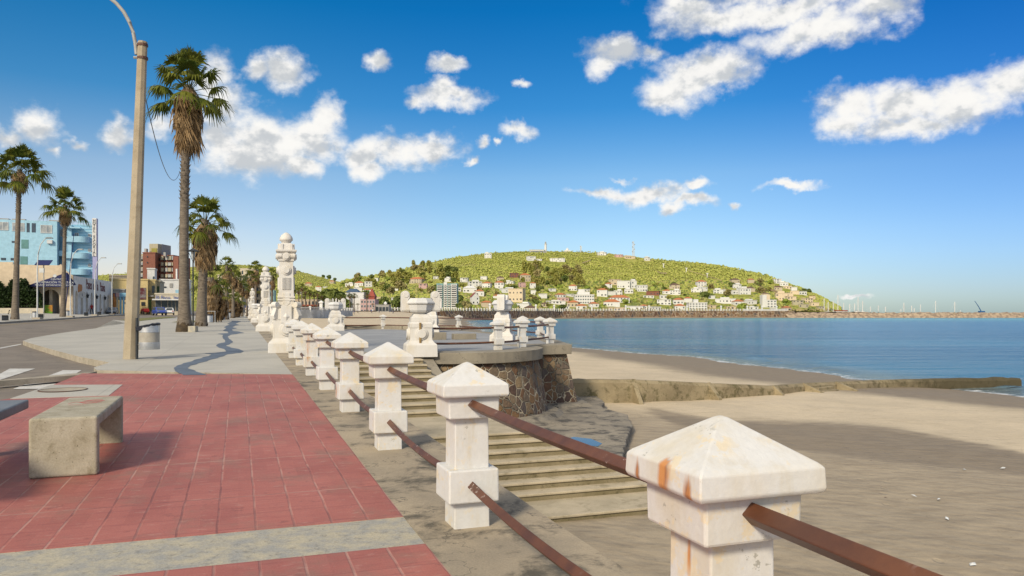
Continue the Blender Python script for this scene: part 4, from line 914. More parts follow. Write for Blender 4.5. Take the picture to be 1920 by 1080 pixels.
def make_palm(name, H, r0, r1, crown, skirtL, skirtW, nf=34, nd=70, lean=(0, 0), blade=.95, lod=1.0, basebulge=1.0, seed=1, bent=0, smoothH=0):
    random.seed(seed); r = empty(name, (0, 0, 0)); T = MB(); pts = []; rad = []; n = int(26 * lod) + 4
    for i in range(n + 1):
        t = i / n; z = t * H
        bulge = 1 + (basebulge - 1) * math.exp(-z / .55) + .35 * math.exp(-z / 1.6)
        pts.append((lean[0] * t + bent * math.sin(t * math.pi), lean[1] * t, z)); rr = (r0 + (r1 - r0) * t) * bulge
        rad.append(rr * (1 + .05 * noise.noise(Vector((0, z * 1.3, seed)))))
    pts[0] = (0, 0, -.1); T.tube(pts, rad, 14 if lod > .5 else 8)
    T.build('trunk', M['bark'], r, smooth=True, ang=80)
    top = Vector((lean[0], lean[1], H))
    if lod > .6:                                                  # persistent leaf bases on the upper trunk
        B = MB(); k = 0; z = H * smoothH if smoothH else H * .45
        while z < H:
            t = z / H; c = Vector((lean[0] * t + bent * math.sin(t * math.pi), lean[1] * t, z)); rr = (r0 + (r1 - r0) * t) * 1.04; a = k * 2.4
            dv = Vector((math.cos(a), math.sin(a), 0)); sd = Vector((-dv.y, dv.x, 0)); p = c + dv * rr * .9
            B.add([tuple(p - sd * .07), tuple(p + sd * .07), tuple(p + sd * .03 + dv * .10 + Vector((0, 0, .17))), tuple(p - sd * .03 + dv * .10 + Vector((0, 0, .17))), tuple(p + dv * .0 + Vector((0, 0, .10)))], [(0, 1, 2, 3), (0, 3, 4), (1, 4, 2), (3, 2, 4)])
            z += .045; k += 1
        B.build('leaf_base', M['bark'], r)['kind'] = 'stuff'
    if basebulge > 1.05:
        q = MB(); q.lathe([(-.1, r0 * basebulge * 1.18), (.12, r0 * basebulge * 1.25), (.34, r0 * basebulge * 1.12), (.5, r0 * basebulge * .93)], 18, cap=False)
        o = q.build('root_collar', M['barkdk'], r, smooth=True)
        for v in o.data.vertices: v.co *= 1 + .10 * noise.noise(v.co * 5)
    S = MB()
    for k in range(nd):                                            # dead fronds hanging against the trunk
        u = random.random(); a = k * 2.399; z = H - .15 - u * skirtL * .72; dv = Vector((math.cos(a), math.sin(a), 0)); sd = Vector((-dv.y, dv.x, 0))
        wr = skirtW * (math.sin(min(1, (1 - u) * 1.15 + .12) * math.pi * .62) ** .8) * random.uniform(.75, 1.1) + r1 * .8
        c = top.copy(); c.z = z; L = skirtL * random.uniform(.28, .42)
        for m_ in range(7 if lod > .6 else 4):
            th = (m_ - 3) * .15 * random.uniform(.6, 1.4); o1 = c + dv * (wr * .55) ; o2 = c + dv * wr + sd * th * L * .7 + Vector((0, 0, -L * .5)); o3 = c + dv * (wr * .72) + sd * th * L * 1.0 + Vector((0, 0, -L * random.uniform(.8, 1.15)))
            w = .030 if lod > .6 else .05
            S.add([tuple(o1 - sd * w), tuple(o1 + sd * w), tuple(o2 + sd * w * 1.6), tuple(o2 - sd * w * 1.6), tuple(o3)], [(0, 1, 2, 3), (3, 2, 4)])
    S.build('dead_frond_skirt', M['skirt'], r)
    Cn = MB()
    for k in range(nf):
        f = (k + .5) / nf; el = R(86) - f ** 1.15 * R(98) + random.uniform(-.12, .12); a = k * 2.399 + random.uniform(-.2, .2)
        b0 = top + Vector((math.cos(a) * r1 * .5, math.sin(a) * r1 * .5, -.05 - f * .45))
        frond_fan(Cn, b0, a, el, crown * random.uniform(.45, .60), crown * blade * random.uniform(.5, .64), .35 + .55 * f + random.uniform(0, .25), n=24 if lod > .6 else (14 if lod > .3 else 9), seg=4 if lod > .6 else 3 if lod > .3 else 2, width=1 if el < .9 else .55)
    Cn.build('frond_crown', M['frond'], r)
    return r
def put(o, uv, lab, cat, group=None, rz=0, sc=1, xy=None):
    x, y = xy or G(*uv); o.location = (x, y, gz(x, y)); o.rotation_euler = (0, 0, rz); o.scale = (sc,) * 3; tag(o, lab, cat, group); return o
def Hpx(uv, top): x, y = G(*uv); return EYE + (V0 - top) / F * y - gz(x, y)
uv = (346, 622); H = Hpx(uv, 160)
put(make_palm('fan_palm', H, .25, .18, 2.45, 3.4, .40, nf=27, nd=230, lean=(.18, 0), basebulge=1.42, seed=3, bent=-.10, smoothH=.52), uv, 'tallest fan palm by the street light, with a long shaggy skirt of dead fronds', 'palm tree')
uv = (377, 612); H = Hpx(uv, 412)
put(make_palm('fan_palm', H, .29, .22, 2.15, 3.1, .50, nf=24, nd=200, lean=(.25, 0), basebulge=1.15, seed=8, smoothH=.32), uv, 'second fan palm right behind the tallest one, with a thick brown skirt', 'palm tree')
uv = (28, 599); H = Hpx(uv, 318)
put(make_palm('fan_palm', H, .27, .18, 3.2, 2.2, .5, nf=32, nd=90, lean=(.45, 0), basebulge=1.1, seed=5, smoothH=.7), uv, 'tall fan palm at the far left in front of the hotel', 'palm tree')
uv = (118, 594); H = Hpx(uv, 385)
put(make_palm('fan_palm', H, .26, .17, 2.8, 2.4, .5, nf=30, nd=90, lean=(.3, 0), basebulge=1.1, seed=11, smoothH=.7), uv, 'slender fan palm in front of the blue tourist awning', 'palm tree')
# palms of the middle row
row = [(0, 'bushy', 395, 604, 520), (1, 'tall', 425, 599, 498), (2, 'bushy', 411, 600.5, 545), (3, 'tall', 437, 596.5, 510), (4, 'bushy', 432, 596, 556), (5, 'tall', 447, 594.5, 522), (6, 'bushy', 442, 595, 562), (7, 'tall', 454, 593.5, 536), (8, 'tall', 470, 592, 519), (9, 'tall', 479, 591, 504), (10, 'tall', 463, 592.8, 541), (11, 'tall', 510, 590.5, 516)]
labs = ['short bushy palm wrapped in brown dead fronds behind the second palm', 'tall leaning palm of the row with a heavy straw skirt', 'low ragged palm with yellowed fronds in the promenade row', 'tall palm rising just behind the straw skirted one', 'low brown palm between taller ones in the row', 'middle sized palm on the right of the clump', 'small yellow green palm low in the clump',
        'thin palm standing apart right of the clump', 'thin palm with a small crown before the cream hotel', 'high slender palm left of the second pillar', 'short palm in front of the cream hotel', 'slender palm showing right of the second pillar']
protoT = make_palm('fan_palm', 8.0, .26, .20, 2.1, 2.9, .62, nf=22, nd=60, basebulge=1.1, seed=21, lod=.5); protoB = make_palm('fan_palm', 4.0, .34, .30, 2.1, 3.8, .70, nf=20, nd=170, basebulge=1.1, seed=22, lod=.5)
TT, TB = tree_of(protoT), tree_of(protoB); usedT = usedB = False
for i, kd, u, v, top in row:
    if kd == 'tall': o = protoT if not usedT else copy_tree(protoT, TT); usedT = True; h0 = 8.0
    else: o = protoB if not usedB else copy_tree(protoB, TB); usedB = True; h0 = 4.0
    hh = Hpx((u, v), top); sc = hh / h0
    put(o, (u, v), labs[i], 'palm tree', 'palms of the promenade row', rz=i * 1.3); o.scale = (min(sc, 1.25) if kd == 'tall' else max(sc, .8),) * 2 + (sc,)
# ================================================================ lamps
def make_blacklamp():
    r = empty('street_lamp', (0, 0, 0)); H = 3.75
    MB().tube([(0, 0, 0), (0, 0, H - .55)], [.045, .035], 8).build('lamp_post', M['black'], r, smooth=True)
    q = MB()
    for k in range(4): a = k * math.pi / 2 + .5; q.tube([(0, 0, H - .58), (.25 * math.cos(a), .25 * math.sin(a), H - .10)], .014, 5)
    q.build('frame', M['black'], r)
    MB().lathe([(H - .12, .29), (H - .09, .30), (H - .02, .10), (H + .04, .02)], 20).build('lamp_hat', M['black'], r, smooth=True)
    MB().lathe([(H - .45, .05), (H - .3, .09), (H - .13, .10)], 12).build('lamp_glass', M['paleglass'], r, smooth=True)
    MB().cb(0, 0, .13, .38, .38, .28).build('base_block', M['band'], r, bevel=.02); return r
bl = make_blacklamp(); BT = tree_of(bl)
for i, (u, v, lab) in enumerate([(362, 622.5, 'black street lamp with a flat hat beside the tallest palm'), (399, 603.5, 'black street lamp among the low palms'), (413, 598.6, 'small distant black street lamp behind the low palms'), (502, 589.8, 'tiny far black lamp right of the second pillar')]):
    o = bl if i == 0 else copy_tree(bl, BT); put(o, (u, v), lab, 'street lamp', 'black street lamps')
    if i == 0: o.scale = (1, 1, Hpx((u, v), 465) / 3.79)
def make_whitelamp(H=8.0):
    r = empty('arched_street_lamp', (0, 0, 0)); MB().tube([(0, 0, 0), (0, 0, H * .62), (.08, 0, H * .8), (.35, -.05, H * .92), (.8, -.1, H * .985), (1.0, -.1, H)], [.075, .06, .05, .045, .04, .04], 8).build('lamp_post', M['lampwhite'], r, smooth=True)
    MB().at((1.25, -.1, H), 0, 0, 0).stack([(-.06, .32, .13), (0, .34, .14), (.07, .22, .09)]).build('lamp_head', M['arm'], r, bevel=.02); MB().cb(0, 0, .06, .8, .5, .22).build('base_block', M['kerb'], r, bevel=.02); return r
wl0 = make_whitelamp(); WT = tree_of(wl0); tl = far_t - .7
for i, u in enumerate((70, 132, 178, 210, 238, 289, 303, 315)):
    k = (u - U0) / F; s = (k * (O2.y + C2.y * tl) - O2.x - C2.x * tl) / (A2.x - k * A2.y); xy = P(s, tl); o = wl0 if i == 0 else copy_tree(wl0, WT)
    put(o, None, '%s white arched street lamp from the left on the far pavement' % ORD[i], 'street lamp', 'white arched lamps along the far pavement', xy=xy)
def on_t(u, t):
    k = (u - U0) / F; s = (k * (O2.y + C2.y * t) - O2.x - C2.x * t) / (A2.x - k * A2.y); return s
# far slat benches, bins
def make_slatbench():
    r = empty('slat_bench', (0, 0, 0)); q = MB()
    for k in range(3): q.box(-.8, .8, .0 + k * .15, .12 + k * .15, .42, .46)
    q.build('seat', M['barkdk'], r); q = MB()
    for k in range(3): q.box(-.8, .8, .44 + .04 * k, .48 + .04 * k, .55 + k * .14, .65 + k * .14)
    q.build('backrest', M['barkdk'], r)
    for sx in (-.7, .7): MB().box(sx - .04, sx + .04, .0, .45, 0, .42).build('leg', M['black'], r)
    return r
sb = make_slatbench(); SBT = tree_of(sb)
for i, (u, lab) in enumerate([(4, 'slatted wooden bench at the left edge of the far pavement'), (72, 'slatted wooden bench beside the first arched lamp'), (158, 'slatted bench left of the walking person'), (183, 'slatted bench near the parked silver car')]):
    o = sb if i == 0 else copy_tree(sb, SBT); put(o, None, lab, 'bench', 'slatted benches on the far pavement', xy=P(on_t(u, tl - .9), tl - .9), rz=ANG - math.pi / 2 + .2)
def make_framebin(hoop=True):
    r = empty('framed_bin', (0, 0, 0)); MB().lathe([(.05, .26), (.62, .27)], 20).build('body', M['steel'], r, smooth=True)
    MB().lathe([(.60, .285), (.70, .28), (.72, .1)], 16).build('black_liner', M['bag'], r, smooth=True)
    if hoop: MB().tube([(-.42, 0, 0), (-.42, 0, .95), (.42, 0, .95), (.42, 0, 0)], .03, 6).build('hoop_frame', M['lampwhite'], r)
    return r
fb = make_framebin(); FT = tree_of(fb)
for i, (u, v, lab) in enumerate([(393, 605.5, 'nearest silver bin in a white hoop frame beside the low palms'), (418, 600, 'second silver hoop frame bin beside the palm row'), (430, 596.5, 'third hoop frame bin beside the palm row'), (438, 595, 'farthest hoop frame bin by the palm row'), (66, 596.5, 'black topped bin behind the first arched lamp'), (127, 592.5, 'bin right of the slender palm on the far pavement')]):
    o = fb if i == 0 else copy_tree(fb, FT); put(o, (u, v), lab, 'litter bin', 'framed bins', rz=.2)
# ================================================================ people (skinned)
def make_person(name, shirt, trousers, skin, hair, stride=.22):
    bm_v = [(0, 0, .95), (0, 0, 1.18), (0, 0, 1.40), (0, .01, 1.50), (0, .02, 1.60), (0, .02, 1.70), (.10, 0, .90), (.11, stride, .50), (.11, stride * .4, .08), (.11, stride * .4 + .14, .03), (-.10, 0, .90), (-.11, -stride * .3, .50), (-.11, -stride * 1.3, .10), (-.11, -stride * 1.3 + .13, .03),
            (.19, 0, 1.40), (.26, -.05, 1.15), (.27, .08, .92), (.27, .12, .83), (-.19, 0, 1.40), (-.26, .05, 1.15), (-.27, .16, .95), (-.27, .20, .86)]
    ed = [(0, 1), (1, 2), (2, 3), (3, 4), (4, 5), (0, 6), (6, 7), (7, 8), (8, 9), (0, 10), (10, 11), (11, 12), (12, 13), (2, 14), (14, 15), (15, 16), (16, 17), (2, 18), (18, 19), (19, 20), (20, 21)]
    rd = [.15, .14, .15, .055, .09, .075, .10, .075, .05, .045, .10, .075, .05, .045, .07, .05, .038, .04, .07, .05, .038, .04]
    me = bpy.data.meshes.new(name); me.from_pydata(bm_v, ed, []); o = bpy.data.objects.new(name, me); COL.objects.link(o)
    sk = o.modifiers.new('skin', 'SKIN'); me.skin_vertices[0].data[0].use_root = True
    for i, r_ in enumerate(rd): me.skin_vertices[0].data[i].radius = (r_, r_ * .75 if i < 4 else r_)
    ss = o.modifiers.new('sub', 'SUBSURF'); ss.levels = 2; ss.render_levels = 2
    bpy.context.view_layer.update(); m2 = bpy.data.meshes.new_from_object(o.evaluated_get(bpy.context.evaluated_depsgraph_get())); bpy.data.objects.remove(o)
    m2.materials.clear()
    for m_ in (skin, shirt, trousers, hair): m2.materials.append(m_)
    for p in m2.polygons:
        z = p.center.z; x = abs(p.center.x); p.use_smooth = True
        p.material_index = 0 if z > 1.50 else 1 if (z > .93 and not (x > .22 and z < 1.2)) else 0 if (x > .20) else 2
        if z > 1.66 or (z > 1.56 and p.center.y < -.02): p.material_index = 3
    o = bpy.data.objects.new('person', m2); COL.objects.link(o); return o
skin = flat('skin', (.45, .28, .20), .6); red = flat('red_cloth', (.45, .03, .03)); dk = flat('dark_cloth', (.03, .03, .04)); hair = flat('dark_hair', (.02, .015, .012)); blue = flat('blue_cloth', (.03, .05, .25))
pr = make_person('person', red, dk, skin, hair); put(pr, (172, 589), 'person in a red top and dark trousers walking on the far pavement', 'person', rz=ANG + 2.8)
p2 = make_person('person', blue, dk, skin, hair); put(p2, (463.5, 592.5), 'small distant person in dark blue on the promenade by the third pillar', 'person', rz=ANG)
for i, (u, v) in enumerate(((657, 587), (664, 588), (671, 590.5), (697, 590), (711, 586.5), (737, 587))):
    o = p2.copy(); COL.objects.link(o); y = 330 + 8 * i; x = (u - U0) / F * y; o.location = (x, y, sand_z(x, y)); o.rotation_euler = (0, 0, i * 1.1)
    tag(o, '%s tiny dark figure from the left on the far beach' % ORD[i], 'person', 'figures on the far beach')
# ================================================================ cars
def make_car(paint, hatch=True, name='parked_car'):
    r = empty(name, (0, 0, 0)); L, Wd = 3.9, 1.62
    low = [(-1.95, .32), (-1.93, .62), (-1.80, .86), (1.0, .90), (1.75, .78), (1.93, .62), (1.95, .32)]
    b_ = MB()
    secs = [(-.5 * Wd, .96), (-.46 * Wd, 1), (.46 * Wd, 1), (.5 * Wd, .96)]
    b_.at(rz=0); pl = [(x, z) for x, z in low]
    b_.yprism(pl, -Wd / 2, Wd / 2); body = b_.build('body', paint, r, bevel=.05, seg=3)
    cab = MB(); a = [(-1.82, .86), (-1.55, 1.36), (.25, 1.40), (.98, .88)]
    vs = [(x, -Wd / 2 + .03 + (.13 if z > 1 else 0), z) for x, z in a] + [(x, Wd / 2 - .03 - (.13 if z > 1 else 0), z) for x, z in a]
    cab.add(vs, [(0, 1, 2, 3)[::-1], (4, 5, 6, 7), (0, 1, 5, 4), (1, 2, 6, 5), (2, 3, 7, 6), (3, 0, 4, 7)]); cab.build('cabin', paint, r, bevel=.03)
    gm = M['darkglass']
    def ql(nm, vs): MB().add(vs, [(0, 1, 2, 3)]).build(nm, gm, r)
    ql('rear_window', [(-1.79 - .02, -.58, .93), (-1.79 - .02, .58, .93), (-1.59 - .02, .50, 1.31), (-1.59 - .02, -.50, 1.31)])
    ql('windscreen', [(.94, -.60, .93), (.94, .60, .93), (.34, .52, 1.34), (.34, -.52, 1.34)])
    for sy in (-1, 1):
        y0, y1 = sy * (Wd / 2 - .035), sy * (Wd / 2 - .145); ql('side_window', [(-1.6, y0 + .004 * sy, .92), (.78, y0 + .004 * sy, .92), (.16, y1 + .02 * sy, 1.33), (-1.44, y1 + .02 * sy, 1.33)])
    for sx in (-1.22, 1.22):
        for sy in (-1, 1):
            t = MB(); t.tube([(sx, sy * (Wd / 2 - .19), .29), (sx, sy * (Wd / 2 + .01), .29)], .29, 18); w = t.build('wheel', M['bag'], r); MB().tube([(sx, sy * (Wd / 2 - .01), .29), (sx, sy * (Wd / 2 + .02), .29)], .17, 14).build('rim', M['steel'], w)
    for sy in (-.6, .6):
        MB().cb(-1.955, sy, .74, .03, .26, .17).build('tail_light', red, r); MB().cb(1.93, sy, .66, .04, .30, .14).build('headlight', M['paleglass'], r)
    MB().cb(-1.965, 0, .52, .02, .42, .12).build('number_plate', M['lampwhite'], r); MB().cb(1.965, 0, .44, .02, .42, .11).build('number_plate', M['lampwhite'], r)
    for x_ in (-1.95, 1.95): MB().cb(x_, 0, .40, .12, Wd * .98, .18).build('bumper', M['black'], r, bevel=.03)
    return r
def paint(n, c): m, nb, bs = newmat(n); bs.inputs['Base Color'].default_value = (*c, 1); bs.inputs['Roughness'].default_value = .3; bs.inputs['Coat Weight'].default_value = .5; return m
hd = math.atan2(A2.y, A2.x)
c1 = make_car(paint('silver_car_paint', (.16, .19, .23))); put(c1, (211, 588.6), 'dark silver car parked nose first on the far side of the street', 'car', rz=hd + math.pi); c1.location.z -= .16
c2 = make_car(paint('white_car_paint', (.70, .70, .69))); put(c2, (318, 589.5), 'white hatchback driving away along the street', 'car', rz=hd + .05); c2.location.z -= .12
c3 = make_car(paint('blue_car_paint', (.02, .05, .30))); put(c3, None, 'bright blue car parked beyond the white hatchback', 'car', rz=hd + math.pi + .3, xy=((299 - U0) / F * 128, 128)); c3.location.z -= .1
qd = empty('red_quad_bike', (0, 0, 0))
MB().stack([(.35, .75, .42), (.6, .80, .45), (.95, .55, .40), (1.0, .5, .35)]).build('body', red, qd, bevel=.05)
for sx in (-.5, .5):
    for sy in (-.42, .42): MB().tube([(sx, sy - .1, .3), (sx, sy + .1, .3)], .3, 14).build('wheel', M['bag'], qd)
MB().tube([(.35, -.35, 1.2), (.3, 0, 1.1), (.35, .35, 1.2)], .03, 6).build('handlebar', M['black'], qd)
put(qd, (272, 588.6), 'red quad bike carrying riders on the street', 'quad bike', rz=hd + .4); qd.location.z -= .12; qd.scale = (1.25,) * 3
# ================================================================ town buildings on the left
def boxb(mb, t0, t1, s0, s1, z0, z1): mb.box(t0, t1, s0, s1, z0, z1)
def bld(name, s0, t0, w, d, z0, label, cat='building', rz=0):       # local x to the right (t), y away (s), corner at front right
    x, y = P(s0, t0); return empty(name, (x, y, z0), ANG + rz, label, cat)
wall_m = {k: flat(k + '_wall', c, .8, .86) for k, c in dict(beige=(.70, .57, .40), cream=(.60, .53, .40), white=(.72, .71, .68), skyblue=(.28, .54, .70), paleblue=(.36, .60, .74), yellow=(.60, .47, .22), brick=(.23, .09, .06), pink=(.55, .36, .34), grey=(.36, .35, .33), sand=(.52, .44, .32), orange=(.55, .22, .06), teal=(.25, .42, .42), purple=(.40, .40, .62), green=(.30, .45, .25), olive=(.30, .27, .06), tan=(.42, .38, .27)).items()}
roof_o = simple('orange_roof_tile', (.40, .13, .05), (.52, .20, .08), 2.0, .8, .01); roof_d = simple('brown_roof', (.16, .09, .06), (.11, .07, .05), 2, .8); roof_w = wall_m['white']; roof_r = simple('red_sheet_roof', (.33, .07, .04), (.25, .05, .03), .5, .6); roof_b = simple('blue_slate_roof', (.06, .11, .18), (.05, .08, .13), .5, .6)
def pane(nm, parent, x0, x1, z0, z1, y=-.03, m=None, axis='y', frame=None):
    q = MB()
    if axis == 'y': q.box(x0, x1, y, y + .05, z0, z1)
    else: q.box(y - .05, y, x0, x1, z0, z1)
    o = q.build(nm, m or M['darkglass'], parent)
    if frame:
        f = MB(); e = .09
        for (a, c, zz0, zz1) in ((x0 - e, x1 + e, z0 - e, z0), (x0 - e, x1 + e, z1, z1 + e), (x0 - e, x0, z0, z1), (x1, x1 + e, z0, z1), ((x0 + x1) / 2 - .04, (x0 + x1) / 2 + .04, z0, z1)):
            if axis == 'y': f.box(a, c, y - .04, y + .03, zz0, zz1)
            else: f.box(y - .03, y + .04, a, c, zz0, zz1)
        f.build('frame', frame, o)
    return o
def arch_poly(x0, x1, z0, zs, n=12):
    r = (x1 - x0) / 2; c = (x0 + x1) / 2; return [(x0, z0), (x1, z0)] + [(c + r * math.cos(math.pi * k / n), zs + r * math.sin(math.pi * k / n)) for k in range(n + 1)]
def arch_wall(mb, x0, x1, H, ops, y0, y1, n=12, top=None):
    """wall slab in x-z with arched openings: built from piers and spandrels"""
    T = top or (lambda x: H); cur = x0
    def seg(a, c): mb.add([(a, y0, 0), (c, y0, 0), (c, y0, T(c)), (a, y0, T(a)), (a, y1, 0), (c, y1, 0), (c, y1, T(c)), (a, y1, T(a))], [(0, 1, 2, 3), (5, 4, 7, 6), (3, 2, 6, 7), (0, 3, 7, 4), (1, 5, 6, 2)])
    for (a, c, zs) in ops:
        seg(cur, a); r = (c - a) / 2; m = (a + c) / 2
        xs = [m - r * math.cos(math.pi * k / n) for k in range(n + 1)]; zz = [zs + r * math.sin(math.pi * k / n) for k in range(n + 1)]
        for k in range(n):
            A, B = xs[k], xs[k + 1]
            mb.add([(A, y0, zz[k]), (B, y0, zz[k + 1]), (B, y0, T(B)), (A, y0, T(A)), (A, y1, zz[k]), (B, y1, zz[k + 1]), (B, y1, T(B)), (A, y1, T(A))], [(0, 1, 2, 3), (5, 4, 7, 6), (3, 2, 6, 7), (0, 4, 5, 1)])
        cur = c
    seg(cur, x1)
# --- arcade building with the tourist office
fs = far_t - 5.3; s0 = on_t(137, fs); s1 = on_t(209, fs); zg = gz(*P(s0, fs)) - .1; Lc = s1 - s0; y0w = P(s0, fs)[1]
Hc = (V0 - 517) / F * y0w + EYE - zg; He = (V0 - 528) / F * P(s1, fs)[1] + EYE - zg; Hl = (V0 - 498) / F * y0w + EYE - zg
ar = bld('arcade_building', s0, fs, 0, 0, zg, 'beige arcade building with a blue tourist office awning and a white arched side')
wsz = 22.0
q = MB()                                                           # street side, runs away from the camera
q.at(rz=math.pi / 2)
ops = []
for k in range(8): a = 1.6 + k * (Lc - 2.4) / 8; ops.append((a, a + 2.0, 2.75))
arch_wall(q, 0, Lc, Hc, ops, 0, .35, top=lambda x: Hc + (He - Hc) * x / Lc)
q.build('arcade_wall', flat('whitewashed_wall', (.82, .79, .72)), ar)
MB().box(-3.2, -2.8, .4, Lc, 0, He - .3).build('inner_wall', wall_m['sand'], ar)
MB().box(-wsz, -.4, .5, Lc, He - .6, He - .4).build('roof', wall_m['grey'], ar)
q = MB(); px0 = (137 - 0) ; sc_ = 11.6 / 137
def ux(u): k = (u - U0) / F; x0, y0 = P(s0, fs); w = -(x0 - k * y0) / (-C2.x + k * C2.y) ; return -w      # distance along the facing wall for image column u
def fx(u):                                                          # local x (negative to the left) on the wall facing the camera
    k = (u - U0) / F; x0, y0 = P(s0, fs); return (k * y0 - x0) / (C2.x - k * C2.y)
xa0, xa1 = fx(78), fx(111)
topf = lambda x: Hl + (.35 if x < fx(24) or -3.6 < x < -1.2 else 0) - (max(0, (x + 1.2)) / 1.2) ** .6 * (Hl - Hc) * (1 if x > -1.2 else 0)
q = MB(); xs_l = [-wsz, fx(24) - .01, fx(24), xa0]
def seg2(a, c, zt0, zt1, zb=0): q.add([(a, 0, zb), (c, 0, zb), (c, 0, zt1), (a, 0, zt0), (a, .4, zb), (c, .4, zb), (c, .4, zt1), (a, .4, zt0)], [(0, 1, 2, 3), (5, 4, 7, 6), (3, 2, 6, 7), (0, 3, 7, 4), (1, 5, 6, 2), (0, 4, 5, 1)])
seg2(-wsz, fx(24), Hl + .35, Hl + .35); seg2(fx(24), xa0, Hl, Hl)
n = 16; r_ = (xa1 - xa0) / 2; m_ = (xa0 + xa1) / 2; zs = (V0 - 558) / F * y0w + EYE - zg
for k in range(n):
    A, B = m_ - r_ * math.cos(math.pi * k / n), m_ - r_ * math.cos(math.pi * (k + 1) / n); za, zb_ = zs + r_ * 1.05 * math.sin(math.pi * k / n), zs + r_ * 1.05 * math.sin(math.pi * (k + 1) / n)
    q.add([(A, 0, za), (B, 0, zb_), (B, 0, Hl), (A, 0, Hl), (A, .4, za), (B, .4, zb_), (B, .4, Hl), (A, .4, Hl)], [(0, 1, 2, 3), (5, 4, 7, 6), (3, 2, 6, 7), (0, 4, 5, 1)])
seg2(xa1, -1.6, Hl, Hl + .2)
for k in range(6): a = -1.6 + k * 1.6 / 6; c = -1.6 + (k + 1) * 1.6 / 6; seg2(a, c, Hl + .2 - (Hl + .2 - Hc) * (k / 6) ** .7, Hl + .2 - (Hl + .2 - Hc) * ((k + 1) / 6) ** .7)
q.build('front_wall', wall_m['beige'], ar)
MB().box(-wsz, -.4, 3.2, 3.5, 0, Hc - .5).build('rear_wall', wall_m['sand'], ar)
navy = simple('navy_awning', (.012, .018, .10), (.010, .014, .08), 1, .6); aw = MB()
xl_, xr_ = fx(50), fx(130); zb_ = (V0 - 538.5) / F * (y0w - 1) + EYE - zg; zt_ = (V0 - 511) / F * (y0w - 1) + EYE - zg
aw.add([(xl_, -1.5, zb_), (xr_, -1.5, zb_), (xr_, -1.5, zt_), (xr_ + .9, 0, zb_ + .4), (xl_, 0, zb_)], [(0, 1, 2), (1, 3, 2), (0, 2, 4), (2, 3, 4), (0, 4, 3, 1)])
awn = aw.build('awning', navy, ar)
tw_ = M['lampwhite']; zz = zt_ - zb_
for s_t, sz, xx, dz in (('INFORMACIÓN TURÍSTICA', .42, fx(106), .66), ('TOURIST INFORMATION CENTER', .33, fx(106), .25), ('CENTRO DE', .36, fx(114), 1.12)): text_obj('lettering', s_t, sz, tw_, awn, (xx, -1.53, zb_ + dz), (math.pi / 2, 0, 0), .01)
MB().disc(fx(107), zb_ + 1.62, .24, -1.55, -1.5, 20).build('emblem_disc', tw_, awn)
sg = MB(); yo = 2.9; mar = simple('maroon_letters', (.18, .05, .06), None, 3, .6)
for wd_, cy_ in (('Paseo', 13.0), ('de', 18.0), ('la', 21.1), ('Pasiva', 26.4)): text_obj('lettering', wd_, 2.3, mar, ar, (.03, cy_, 4.95), (math.pi / 2, 0, math.pi / 2), .02)
so = MB().at((0, 0, 0), math.pi / 2); so.yprism([(3.6, Hc - 2.35), (4.0, Hc - 2.35), (6.6, Hc - 2.1), (7.0, Hc - 1.5), (6.6, Hc - 1.1), (4.1, Hc - 1.1), (3.6, Hc - 1.6)], -.06, -.01); so.build('orange_sign', wall_m['orange'], ar)
si = MB().at((.45, 4.6, 0), 0); si.disc(0, 3.15, .52, -.04, .04, 24); ib = si.build('round_information_sign', M['lampwhite'], ar); text_obj('lettering', 'i', .8, navy, ib, (.45, 4.55, 3.15), (math.pi / 2, 0, 0), .01)
for k in (1, 2, 4, 6):
    a = 1.1 + k * (Lc - 2.4) / 8; w = MB(); w.stack([(2.75, .05), (2.8, .14), (3.1, .16), (3.2, .24), (3.4, .04)], .35, a); w.build('wall_lantern', M['black'], ar)
gw = MB(); gw.box(fx(-60), fx(92), -3.6, -3.3, -.3, 1.0); tag(gw.build('garden_wall', wall_m['cream'], None), None); gwo = bpy.data.objects['garden_wall']; gwo.location = ar.location; gwo.rotation_euler = ar.rotation_euler; tag(gwo, 'low cream garden wall in front of the dark hedge', 'wall')
gb = MB().box(fx(89), fx(105), -2.4, -2.1, 0, 1.45).build('green_panel', simple('lime_green_panel', (.13, .30, .02), (.40, .18, .02), .7, .6, lo=.45, hi=.55)); gb.location = ar.location; gb.rotation_euler = ar.rotation_euler; tag(gb, 'lime green and orange board standing below the big arch', 'board')
def leafy(name, n, shape, size, mat, seed=0):
    rs = np.random.RandomState(seed); pts = shape(n, rs); V = np.zeros((n * 4, 3)); 
    a = rs.normal(size=(n, 3)); a /= np.linalg.norm(a, axis=1)[:, None]; b_ = np.cross(a, rs.normal(size=(n, 3))); b_ /= np.linalg.norm(b_, axis=1)[:, None]
    sz = size * rs.uniform(.6, 1.4, size=(n, 1)); V[0::4] = pts - a * sz; V[1::4] = pts + b_ * sz * .6; V[2::4] = pts + a * sz; V[3::4] = pts - b_ * sz * .6
    me = bpy.data.meshes.new(name); me.from_pydata(V.tolist(), [], np.arange(n * 4).reshape(n, 4).tolist()); me.materials.append(mat); return me
hx0, hx1 = fx(-60), fx(88)
def hs(n, rs):
    x = rs.uniform(hx0, hx1, n); y = rs.uniform(-3.2, -.9, n); hmax = 4.3 + .5 * np.sin(x * 1.7) + .35 * np.sin(x * 4.1) + rs.normal(0, .12, n); hmax = np.where(x > hx1 - 2.2, hmax * (1 - .6 * ((x - hx1 + 2.2) / 2.2) ** 2), hmax)
    z = hmax * rs.uniform(0, 1, n) ** .45 + .3; return np.stack([x, y, z], 1)
